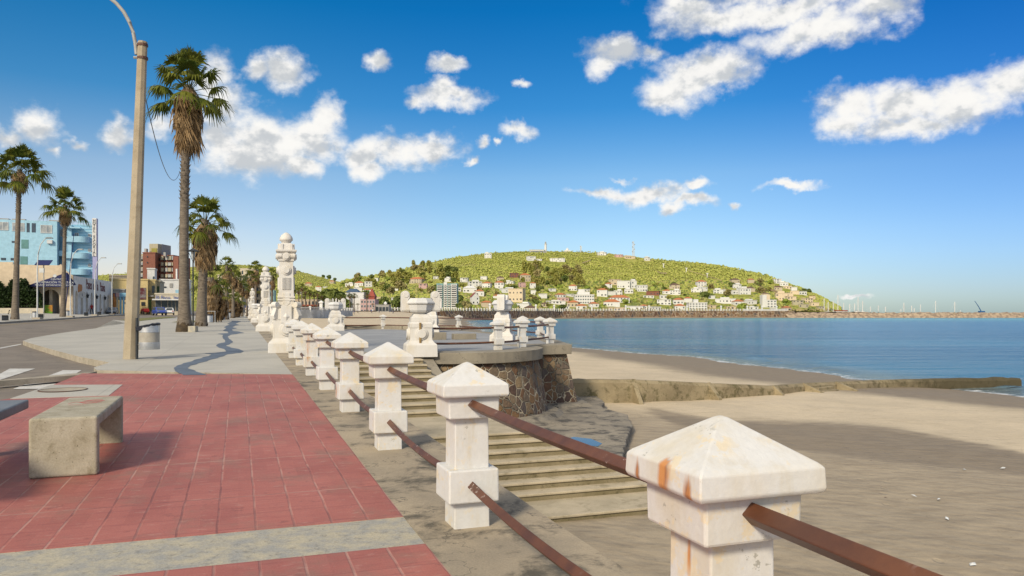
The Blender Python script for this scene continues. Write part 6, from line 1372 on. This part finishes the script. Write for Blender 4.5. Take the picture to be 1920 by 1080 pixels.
# ---- houses of the hillside village: (u, base v, width px, height px, style)
DESC = dict(wf='white flat roofed house', wo='white house with an orange tiled roof', bn='house with a dark brown roof', rb='reddish brick flat roofed house', rr='house with a bright red hipped roof', pk='pinkish house', ww='white house with a pale hipped roof', bg='beige flat roofed block', gb='white gabled house with a red roof', gy='grey unfinished block')
WM = dict(wf='white', wo='white', bn='sand', rb='brick', rr='sand', pk='pink', ww='white', bg='beige', gb='white', gy='tan')
allh = [(main, h) for h in HS] + [(left, h) for h in HSL]
def rowof(v): return 'on the hill crest' if v < 495 else 'in the top village row' if v < 533 else 'in the upper village' if v < 548 else 'in the middle village' if v < 563 else 'in the lower village' if v < 577 else 'just above the sea wall'
cnt = {}
for hl, h in sorted(allh, key=lambda q: q[1][0]):
    key = (h[4], rowof(h[1])); cnt.setdefault(key, []).append(h)
rs2 = random.Random(9)
def make_house(hl, h):
    u, v, wp, hp, stl = h; x, y, z, f = hl.hit(u, v); w = wp * 1.08 / F * y; H = max(2.8, hp * 1.12 / F * y); d = min(max(5, w * .7), 11)
    lst = cnt[(stl, rowof(v))]; i = lst.index(h); lab = DESC[stl] + ' ' + rowof(v) + (', %s from left' % ordn(i) if len(lst) > 1 else '')
    r = empty('village_house', (x, y, z), rs2.uniform(-.35, .35), lab, 'house', 'houses of the hillside village')
    wm_ = wall_m[WM[stl]]; wb = MB(); wb.box(-w / 2, w / 2, -1, d - 1, -4, H); fl = 2 if H > 5.2 else 1
    up = stl in ('wf', 'bg') and w > 9 and rs2.random() < .6
    if up: a = rs2.uniform(-.45, -.05) * w; wb.box(a, a + w * .45, 0, d - 1.5, H - .01, H + min(2.4, H * .35))
    wb.build('wall', wm_, r)
    if stl in ('wo', 'rr', 'bn', 'ww'):
        rm = roof_o if stl in ('wo', 'rr') else roof_d if stl == 'bn' else roof_w; e = .5; hh = min(w, d) * .26; rid = abs(w - d) / 2 if w > d else 0.3
        MB().add([(-w / 2 - e, -1 - e, H), (w / 2 + e, -1 - e, H), (w / 2 + e, d - 1 + e, H), (-w / 2 - e, d - 1 + e, H), (-rid, d / 2 - 1, H + hh), (rid, d / 2 - 1, H + hh)], [(0, 1, 5, 4), (1, 2, 5), (2, 3, 4, 5), (3, 0, 4), (3, 2, 1, 0)]).build('roof', rm, r)
    elif stl == 'gb':
        MB().add([(-w / 2, -1, H), (w / 2, -1, H), (0, -1, H + w * .55), (-w / 2, d - 1, H), (w / 2, d - 1, H), (0, d - 1, H + w * .55)], [(0, 1, 2), (4, 3, 5)]).build('gable', wm_, r)
        e = .4; MB().add([(-w / 2 - e, -1.4, H - .3), (0, -1.4, H + w * .55), (0, d - .6, H + w * .55), (-w / 2 - e, d - .6, H - .3), (w / 2 + e, -1.4, H - .3), (w / 2 + e, d - .6, H - .3)], [(0, 1, 2, 3), (1, 4, 5, 2)]).build('roof', roof_r, r)
    else:
        MB().box(-w / 2 - .3, w / 2 + .3, -1.5, d - .7, H - .04, H + .3).build('roof', wm_, r)
    nc = max(1, int(w / 3.2)); wh = min(1.5, H / fl * .5)
    for fl_ in range(fl):
        for c in range(nc):
            if rs2.random() < .22: continue
            xx = -w / 2 + (c + .5) * w / nc; zz = (fl_ + .28) * H / fl; ww = rs2.choice((.9, 1.3, 2.0)) * min(1, w / nc / 3)
            MB().box(xx - ww / 2, xx + ww / 2, -1.06, -.98, zz, zz + wh).build('window', M['darkglass'], r)
    return (x, y, w)
HP = [make_house(hl, h) for hl, h in allh]
# larger blocks of the village
def onhill(name, u, v, wp, hp, mat, lab, floors, cols, depth=12, yaw=0, h=main, wsz=.5, cat='building', extra=None):
    x, y, z, f = h.hit(u, v); w = wp / F * y; H = hp / F * y; r = empty(name, (x, y, z), yaw, lab, cat); MB().box(-w / 2, w / 2, 0, depth, -6, H).build('wall', mat, r); MB().box(-w / 2 - .3, w / 2 + .3, -.3, depth, H, H + .6).build('parapet', mat, r)
    for a in range(floors):
        for c in range(cols):
            cw = w / cols; MB().box(-w / 2 + (c + .5 - wsz / 2) * cw, -w / 2 + (c + .5 + wsz / 2) * cw, -.08, 0, H * (a + .3) / floors, H * (a + .72) / floors).build('window', M['darkglass'], r)
    return r, w, H, F / y
r, w, H, k = onhill('stepped_hotel', 1096, 570, 36, 17, wall_m['white'], 'large white stepped hotel in the middle of the hillside village', 3, 8, 14); MB().box(-w * .35, w * .28, 1.5, 12, H, H + 6 / k).build('upper_storey', wall_m['white'], r); MB().box(-w * .3, w * .0, 3, 12, H + 6 / k, H + 11 / k).build('upper_storey', wall_m['white'], r)
r, w, H, k = onhill('white_block', 1309, 581, 34, 13, wall_m['white'], 'white three storey block with a square tower near the sea wall', 3, 6, 12); MB().box(-w * .2, w * .02, 1, 8, H, H + 7 / k).build('tower', wall_m['white'], r)
r, w, H, k = onhill('white_block', 1444, 577, 24, 14, wall_m['white'], 'white block stepping down beside a tall beige tower', 3, 4, 12); MB().box(-w * .62, -w * .3, -1, 8, 0, 24 / k).build('tower', wall_m['white'], r); MB().box(-w * .3, w * .05, 2, 8, H, 25 / k).build('tower', wall_m['beige'], r)
r, w, H, k = onhill('glass_tower', 838, 577, 38, 44, wall_m['teal'], 'tall pale green and white apartment tower behind the large urn', 0, 0, 14)
nf = 11
for c, (a, b2_, m_) in enumerate(((-.5, -.20, 'teal'), (-.16, .02, 'white'), (.02, .20, 'teal'), (.20, .5, 'white'))):
    q = MB(); q.box(a * w + .1, b2_ * w - .1, -1.4, 0, -5, H + (4 / k if c == 1 else 0)); q.build('facade_bay', wall_m[m_], r)
    for j in range(nf):
        zz = H * (j + .25) / nf; MB().box(a * w + .6, b2_ * w - .6, -1.5, -1.38, zz, zz + H / nf * .5).build('window', M['darkglass'] if c % 2 else simple('green_glass_%d' % j, (.12, .22, .22), (.2, .3, .3), .3, .2, 0) if j == 0 and c == 0 else M['darkglass'], r)
        MB().box(a * w + .3, b2_ * w - .3, -2.2, -1.4, zz - .5, zz + .1).build('balcony', wall_m['white'], r)
# crest items
def crest(u, v): x, y, z, f = main.hit(u, v); return x, y, z
x, y, z = crest(1023, 473); r = empty('lighthouse', (x, y, z), 0, 'white lighthouse tower on the top of the main hill', 'lighthouse'); q = F / y
MB().lathe([(-4, 2.4), (15 / q, 2.0)], 14).build('tower', wall_m['white'], r, smooth=True); MB().lathe([(15 / q, 2.8), (15.8 / q, 2.8)], 14).build('gallery', wall_m['white'], r); MB().lathe([(15.8 / q, 1.4), (18.5 / q, 1.4), (20.5 / q, .1)], 10).build('lantern', wall_m['grey'], r)
x, y, z = crest(1007, 473.5); r = empty('hilltop_restaurant', (x, y, z), 0, 'long low white building with dark windows on the hilltop left of the lighthouse', 'building'); w = 27 / q; MB().box(-w / 2, w / 2, 0, 10, -3, 5).build('wall', wall_m['white'], r); MB().box(-w / 2 + 1, w / 2 - 1, -.1, 0, .6, 2.6).build('window', M['darkglass'], r); MB().box(-w / 2 - 1, w / 2 + 1, -1, 10.5, 5, 5.6).build('roof', wall_m['white'], r)
x, y, z = crest(1064, 472.5); r = empty('hilltop_chapel', (x, y, z), 0, 'small white domed chapel on the hilltop', 'chapel'); MB().box(-6, 6, 0, 8, -3, 3.5).build('wall', wall_m['white'], r); MB().lathe([(3.5, 3.2), (6, 2.6), (7.6, 1), (8.6, .1)], 12, 0, 4).build('dome', wall_m['white'], r, smooth=True)
def lattice(u, v, h, w, lab):
    x, y, z = crest(u, v); r = empty('antenna_mast', (x, y, z), 0, lab, 'antenna'); q = MB(); Hh = h / F * y
    for sx in (-1, 1):
        for sy in (-1, 1): q.tube([(sx * w, sy * w, -2), (sx * w * .6, sy * w * .6, Hh)], .22, 4)
    n = 9
    for k in range(n):
        a = Hh * k / n; c = Hh * (k + 1) / n; q.tube([(-w * (1 - .4 * k / n), -w, a), (w * (1 - .4 * (k + 1) / n), -w, c)], .18, 4); q.tube([(w * (1 - .4 * k / n), -w, a), (-w * (1 - .4 * (k + 1) / n), -w, c)], .18, 4); q.tube([(-w, -w, c), (w, -w, c)], .15, 4)
    q.build('lattice', wall_m['white'], r); d = MB()
    for k in range(5): d.tube([(w * 1.2 * (1 if k % 2 else -1), -w - .4, Hh * (.35 + .15 * k)), (w * 1.2 * (1 if k % 2 else -1), -w - 1.2, Hh * (.35 + .15 * k))], .9, 8)
    d.build('dish', wall_m['grey'] if u > 1100 else wall_m['white'], r)
lattice(1187.5, 482, 29, 1.7, 'tall white lattice antenna mast on the hilltop'); lattice(1089, 473, 12, 1.0, 'short white antenna mast right of the chapel')
for i, (u, v) in enumerate(((1244, 503), (1287, 511), (1326, 521))):
    x, y, z, f = main.hit(u, v); r = empty('chairlift_pylon', (x, y, z), 0, '%s white chairlift pylon from the left on the hillside' % ORD[i], 'pylon', 'chairlift pylons'); Hh = 8 / F * y; MB().box(-.6, .6, -.6, .6, -4, Hh).build('mast', wall_m['white'], r); MB().box(-2, 2, -.4, .4, Hh, Hh + .8).build('crossarm', wall_m['white'], r); MB().box(-1.6, 1.6, -1.2, 1.2, -4, 1.2).build('footing', wall_m['white'], r)
track([(1222, 502), (1226, 508), (1232, 513), (1240, 516), (1250, 516.5)], 9); track([(1290, 511), (1310, 517), (1330, 523), (1352, 530)], 6); track([(1092, 497), (1100, 494), (1108, 491)], 8); track([(1415, 536), (1432, 544), (1450, 550), (1466, 556)], 22); track([(1005, 533), (1040, 531), (1060, 529)], 5)
zones = [('at the wooded saddle on the left of the main hill', 640, 740, 519, 545, 34, .9, (0, 0, 2, 1, 4, 3)), ('on the wooded slope left of the apartment tower', 735, 860, 502, 545, 52, 1.15, (0, 4, 4, 0, 3, 1)), ('behind the white seafront buildings', 640, 860, 546, 577, 34, 1.0, (1, 1, 0, 3)), ('in the high grove in the middle of the hillside', 975, 1100, 507, 542, 48, 1.1, (4, 4, 0, 1, 3)),
         ('among the houses in the left half of the village', 865, 1080, 535, 578, 44, .82, (0, 1, 2, 2, 3)), ('among the houses in the middle of the village', 1080, 1300, 536, 580, 42, .82, (0, 1, 2, 2, 0)), ('among the houses in the right part of the village', 1300, 1545, 535, 582, 40, .8, (0, 1, 2, 3))]
grpn = {}
for (desc, u0, u1, v0_, v1_, n, sc, kinds) in zones:
    c = 0; tries = 0
    while c < n and tries < 2000:
        tries += 1; u = rs.uniform(u0, u1); v = rs.uniform(v0_, v1_)
        if v < lerp(main.crest, u) + 1 or not free(u, v): continue
        k = rs.choice(kinds); x, y, z, f = main.hit(u, v); s_ = sc * rs.uniform(.65, 1.35)
        tree_at(k, x, y, z - .5, s_ * (1 + .35 * (f > .3)), '%s tree %s' % (TV[k][2], desc), '%s trees %s' % (TV[k][2], desc)); c += 1
for (u, v, k, s_, lab) in [(583, 0, 1, 1.3, ''), ]: pass
sp = [(606, 520, 1, 1.3, 'left one of three dark trees on the ridge of the far left hill'), (618, 524, 1, 1.7, 'middle one of three dark trees on the ridge of the far left hill'), (627, 526, 1, 1.3, 'right one of three dark trees on the ridge of the far left hill')]
for u, v, k, s_, lab in sp: x, y, z, f = left.hit(u, v); tree_at(k, x, y, z - 2.5, s_ * 1.15, lab, None)
for (u, y, z, s_, k, lab) in [(618, 400, 2.2, 2.1, 1, 'large dark evergreen tree above the palms of the far promenade'), (600, 395, 2.2, 1.5, 1, 'dark tree left of the large evergreen by the far promenade'), (640, 398, 2.2, 1.4, 1, 'dark tree right of the large evergreen by the far promenade'), (722, 470, 3, 1.5, 1, 'dark tree behind the seafront pavilion'), (745, 475, 3, 1.7, 1, 'broad dark tree left of the large urn'), (222, 620, 3, 2.4, 1, 'dark tree line clump left of the concrete pole'), (236, 615, 3, 2.2, 1, 'dark tree clump right behind the concrete pole'),
        (860, 540, 3.2, .95, 1, 'low dark round tree at the foot of the apartment tower'), (874, 545, 3.2, .9, 3, 'brownish round tree right of the apartment tower'), (1053, 672, 3.5, 1.25, 1, 'very dark round tree just behind the middle of the sea wall'), (1390, 782, 3.9, 1.5, 2, 'fresh green round tree behind the sea wall right of the white block'), (1383, 960, 0, .1, 1, '')]:
    if lab: tree_at(k, (u - U0) / F * y, y, z - .5, s_, lab, None)
for (u, v, k, s_, lab) in [(1474, 571, 2, 1.5, 'fresh green round tree below the beige blocks on the right slope'), (1322, 560, 1, 1.7, 'broad dark green tree above the white three storey block'), (1371, 540, 1, 1.6, 'dark green conical tree beside the brown roofed house'), (1244, 545, 1, 1.2, 'lone dark pine above the pinkish roofs'), (1172, 570, 2, 1.2, 'fresh green tree right of the wide orange roof')]:
    x, y, z, f = main.hit(u, v); tree_at(k, x, y, z - 1, s_, lab, None)
# low shoreline shrubs along the sea wall
def shore_pts(n, rs):
    out = []
    for i in range(n):
        u = rs.uniform(880, 1560); x, y, z, f = main.hit(u, 583.2); out.append((x, y + rs.uniform(-2, 5), z + rs.uniform(-.5, 1.2)))
    return np.array(out)
clumps('shoreline_shrubs', 420, shore_pts, M['leafD'], 31, 1.0, 2.6)['kind'] = 'stuff'
def village_pts(n, rs):
    out = []
    while len(out) < n:
        u = rs.uniform(640, 1560); v = rs.uniform(528, 583)
        if v < lerp(main.crest, u) + 2 or not free(u, v): continue
        x, y, z, f = main.hit(u, v); out.append((x, y, z + .6))
    return np.array(out)
for mk, n, sd in (('leafA', 2600, 41), ('leafC', 1500, 42), ('leafD', 1900, 43), ('leafB', 4200, 44)): clumps('garden_shrubs', n, village_pts, M[mk], sd, 1.2, 3.0)['kind'] = 'stuff'
# far palms of the curved promenade
pf = make_palm('fan_palm', 11.0, .22, .18, 2.3, 1.8, .55, nf=26, nd=40, basebulge=1.1, seed=40, lod=.3); PF = tree_of(pf)
pts = [(552, 330, 535), (560, 345, 540), (566, 340, 533), (573, 350, 541), (581, 352, 545), (589, 356, 548), (595, 345, 546), (603, 360, 551), (609, 362, 556), (640, 380, 553), (656, 395, 551), (664, 400, 551), (688, 410, 550), (570, 365, 552), (547, 320, 540), (630, 372, 556)]
for i, (u, y, top) in enumerate(sorted(pts)):
    o = pf if i == 0 else copy_tree(pf, PF); x = (u - U0) / F * y; z = gz(x, y) - .2; H = EYE + (V0 - top) / F * y - z; o.location = (x, y, z); o.rotation_euler = (0, 0, i * 1.7); s_ = H / 12.2; o.scale = (1.25, 1.25, s_)
    tag(o, '%s palm from the left in the far curved seafront row' % ordn(i), 'palm tree', 'palms of the far seafront row')
for i, (u, y) in enumerate(((661, 415), (671, 418), (699, 422), (645, 412))):
    o = copy_tree(pf, PF); x = (u - U0) / F * y; o.location = (x, y, gz(x, y) + 1.2); o.scale = (.75, .75, .26); tag(o, '%s dwarf palm from the left in front of the white seafront blocks' % ORD[i], 'palm tree', 'dwarf palms on the seafront')
# ================================================================ sea wall, balustrades, breakwater
rubble = stone_mat('far_rubble_wall', .35, (.42, .31, .21))
wall_w = []
for y in list(np.arange(300, 500, 10)) + list(np.arange(500, 802, 10)): wall_w.append((wall_x(y), y))
wall_w = [p for p in wall_w if p[0] < 300]
top_z = lambda x, y: 3.0 + max(0, (y - 500)) / 300 * 1.1 if y > 470 else 2.3 + (y - 300) / 170 * .7
bot_z = lambda x, y: -3.0
vs = []; fs = []
for (x, y) in wall_w:
    t = top_z(x, y); vs += [(x + .9, y - 1.2, -3.2), (x, y, t), (x - .7, y + 1.2, t + .02), (x - 1.5, y + 2.5, -3)]
n = len(wall_w)
for i in range(n - 1):
    for k in range(3): fs.append((i * 4 + k, i * 4 + k + 4, i * 4 + k + 5, i * 4 + k + 1))
o = MB().add(vs, [f[::-1] for f in fs]).build('sea_wall', rubble); tag(o, 'long brown stone sea wall round the far side of the bay', 'wall')
def balustrade(pts, npost, h, lab, tall=(), big=.26):
    x0, y0, z0 = pts[0]; r = empty('balustrade', (x0, y0, z0), 0, lab, 'balustrade', 'white balustrades of the seafront'); P3 = [Vector(p) - Vector(pts[0]) for p in pts]
    L = [0]
    for a, c in zip(P3, P3[1:]): L.append(L[-1] + (c - a).length)
    def at(s):
        for i in range(len(P3) - 1):
            if s <= L[i + 1]: return P3[i].lerp(P3[i + 1], (s - L[i]) / (L[i + 1] - L[i]))
        return P3[-1]
    me = None
    for k in range(npost):
        if me is None: me = MB().stack([(-.6, big), (h * .8, big), (h * .8, big * 1.5), (h * .9, big * 1.5), (h * 1.08, .02)]).mesh('post', wall_m['white'])
        o = bpy.data.objects.new('post', me); COL.objects.link(o); o.parent = r; o.location = at(L[-1] * k / (npost - 1)); 
        if k in tall: o.scale = (1.7, 1.7, 2.6)
    q = MB()
    for a, c in zip(P3, P3[1:]): q.tube([a + Vector((0, 0, h * .62)), c + Vector((0, 0, h * .62))], .10, 4); q.tube([a + Vector((0, 0, h * .22)), c + Vector((0, 0, h * .22))], .10, 4)
    q.build('rail', wall_m['white'], r); return r
nseg = [('left end section of the far white balustrade above the beach', 700, 865, 34, (4, 18)), ('section of the far white balustrade left and right of the side-on urn', 870, 1010, 30, (9, 28)), ('section of the far white balustrade below the stepped hotel', 1014, 1200, 40, (8, 22, 34)), ('section of the far white balustrade below the white tower block', 1205, 1390, 38, (3, 18, 30)), ('right end section of the far white balustrade before the harbour', 1395, 1560, 34, (3, 14, 25))]
def wall_at_u(u):
    best = None
    for i in range(len(wall_w) - 1):
        (x0, y0), (x1, y1) = wall_w[i], wall_w[i + 1]; k = (u - U0) / F; a = x0 - k * y0; c = x1 - k * y1
        if a <= 0 <= c or a >= 0 >= c:
            f = a / (a - c + 1e-9); return x0 + (x1 - x0) * f, y0 + (y1 - y0) * f
    return None
for lab, u0, u1, npst, tall in nseg:
    pts = []
    for k in range(9):
        p = wall_at_u(u0 + (u1 - u0) * k / 8)
        if p: pts.append((p[0] - .5, p[1] + 1.2, top_z(*p)))
    balustrade(pts, npst, 1.9, lab, tall, .34)
pl = [(-100, 235), (-104, 262), (-100, 290), (-96, 303)]
pl = [((u - U0) / F * y, y) for u, y in ((540, 236), (560, 238), (585, 243), (606, 252), (622, 268), (640, 290), (660, 325))]
lw = MB()
for a, c in zip(pl, pl[1:]):
    a = Vector(a); c = Vector(c); d = c - a; m_ = (a + c) / 2; lw.at((m_.x, m_.y, 0), math.atan2(d.y, d.x)); lw.box(-d.length / 2, d.length / 2, -.3, .3, -2.5, 2.5)
tag(lw.build('promenade_wall', simple('grey_promenade_wall', (.60, .60, .59), (.42, .42, .40), .3, .8, kind='World')), 'grey curved wall of the farther terrace with the white balusters on it', 'wall')
balustrade([(x, y, 2.5) for x, y in pl], 12, 1.1, 'white balustrade of the farther curved terrace left of the piped urn', (2, 5), .28)
brk = simple('breakwater_rock', (.42, .32, .22), (.24, .18, .13), .35, .9, 0, kind='World', lo=.42, hi=.58)
vs = []; fs = []; bw = [(270 + k * 3.2, 757 + 3 * math.sin(k * .1) + k * .1) for k in range(150)]; random.seed(3)
for i, (x, y) in enumerate(bw):
    for (dy, z) in ((-7, -3.6), (-4.5, -1.2), (-2.2, .5), (0, 1.9), (3, 2.4), (7, 2.2)): vs.append((x + random.uniform(-1, 1), y + dy + random.uniform(-.9, .9), z + random.uniform(-.65, .65) * (0 if dy == -7 else 1)))
for i in range(len(bw) - 1):
    for k in range(5): fs.append((i * 6 + k, (i + 1) * 6 + k, (i + 1) * 6 + k + 1, i * 6 + k + 1))
tag(MB().add(vs, fs).build('breakwater', brk), 'long rubble stone breakwater of the harbour reaching the right edge', 'breakwater')
# ---- boats
def make_boat():
    r = empty('sailboat', (0, 0, 0)); L = 11
    H = MB(); secs = []
    for t in np.linspace(-1, 1, 9): b_ = 1.6 * (1 - max(0, t) ** 2.2) * (1 - .25 * max(0, -t) ** 2); secs.append((t * L / 2, b_))
    vs = []; 
    for x, b_ in secs: vs += [(x * .93, 0, -.5), (x, -b_ * .8, .3), (x, -b_, 1.2), (x, b_, 1.2), (x, b_ * .8, .3)]
    H.add(vs, [(i * 5 + k, i * 5 + (k + 1) % 5, (i + 1) * 5 + (k + 1) % 5, (i + 1) * 5 + k) for i in range(8) for k in range(5)]); H.build('hull', wall_m['white'], r)
    MB().stack([(1.15, 2.4, .9), (1.9, 1.9, .7)]).build('cabin', wall_m['white'], r); MB().tube([(.6, 0, 1), (.6, 0, 16)], .34, 6).build('mast', wall_m['white'], r); MB().tube([(.6, 0, 2.6), (-4.2, 0, 2.7)], .16, 6).build('boom', M['arm'], r)
    rg = MB(); rg.tube([(.6, 0, 15.8), (5.3, 0, 1.3)], .09, 4); rg.tube([(.6, 0, 15.8), (-5, 0, 1.3)], .05, 4); rg.build('rigging', M['lampwhite'], r); return r
bt = make_boat(); BTT = tree_of(bt)
for i, (u, top, y, dz) in enumerate([(1544, 560, 800, 4.2), (1552, 566, 795, 4.2), (1561, 565, 800, 4), (1570, 553, 800, 4), (1582, 568, 800, 3.6), (1592, 570, 790, 3.6), (1601, 569, 800, 3.6), (1608, 557, 790, 3.8), (1616, 564, 800, 3.8), (1631, 575, 790, 1.5), (1647, 573, 800, .8), (1659, 575, 790, .8), (1688, 580, 800, .5), (1694, 568, 800, .5), (1708, 573, 800, .5), (1713, 578, 790, .5), (1726, 571, 790, .5), (1753, 564, 830, .5), (1789, 566, 800, .5), (1800, 582, 800, 0)]):
    o = bt if i == 0 else copy_tree(bt, BTT); x = (u - U0) / F * y; o.location = (x, y, WZ + .2 + dz + .8); H = EYE + (V0 - top) / F * y - o.location.z; o.scale = (1.15, 1.15, H / 16); o.rotation_euler = (0, 0, [0.1, .5, -.3, .2, 1.2, .05][i % 6])
    tag(o, '%s sailboat from the left in the harbour' % ordn(i), 'sailboat', 'sailboats in the harbour')
r = empty('harbour_crane', ((1840 - U0) / F * 790, 790, 1.8), 0, 'blue harbour crane with a raised boom on the breakwater', 'crane'); cb = simple('blue_crane_paint', (.03, .12, .30), None, 1, .5)
MB().box(-2.5, 3, -1.5, 1.5, 0, 2.2).build('body', cb, r); MB().tube([(0, 0, 1.5), (-3, 0, 7), (-6.8, 0, 12.5)], [.5, .35, .25], 6).build('boom', cb, r)
r = empty('harbour_shed', ((1578 - U0) / F * 795, 795, .5), 0, 'small shed with a red roof among the harbour boats', 'shed'); MB().box(-6, 6, 0, 6, 0, 3.4).build('wall', wall_m['white'], r); MB().box(-6.4, 6.4, -.4, 6.4, 3.4, 4.3).build('roof', roof_r, r)
# wire between the street pole and the palm
a = Vector((pole.location.x + (tx - px_) + .02, py_, EYE + (V0 - 165) / F * py_)); px3, py3 = G(346, 622); c = Vector(((337 - U0) / F * (py3 - .3), py3 - .3, EYE + (V0 - 325) / F * py3))
n = 16; MB().tube([a.lerp(c, k / n) - Vector((0, 0, 2.6 * 4 * (k / n) * (1 - k / n) * .45)) for k in range(n + 1)], .012, 4).build('wire', M['black']); tag(bpy.data.objects['wire'], 'thin black cable hanging from the street pole to the tallest palm', 'cable')
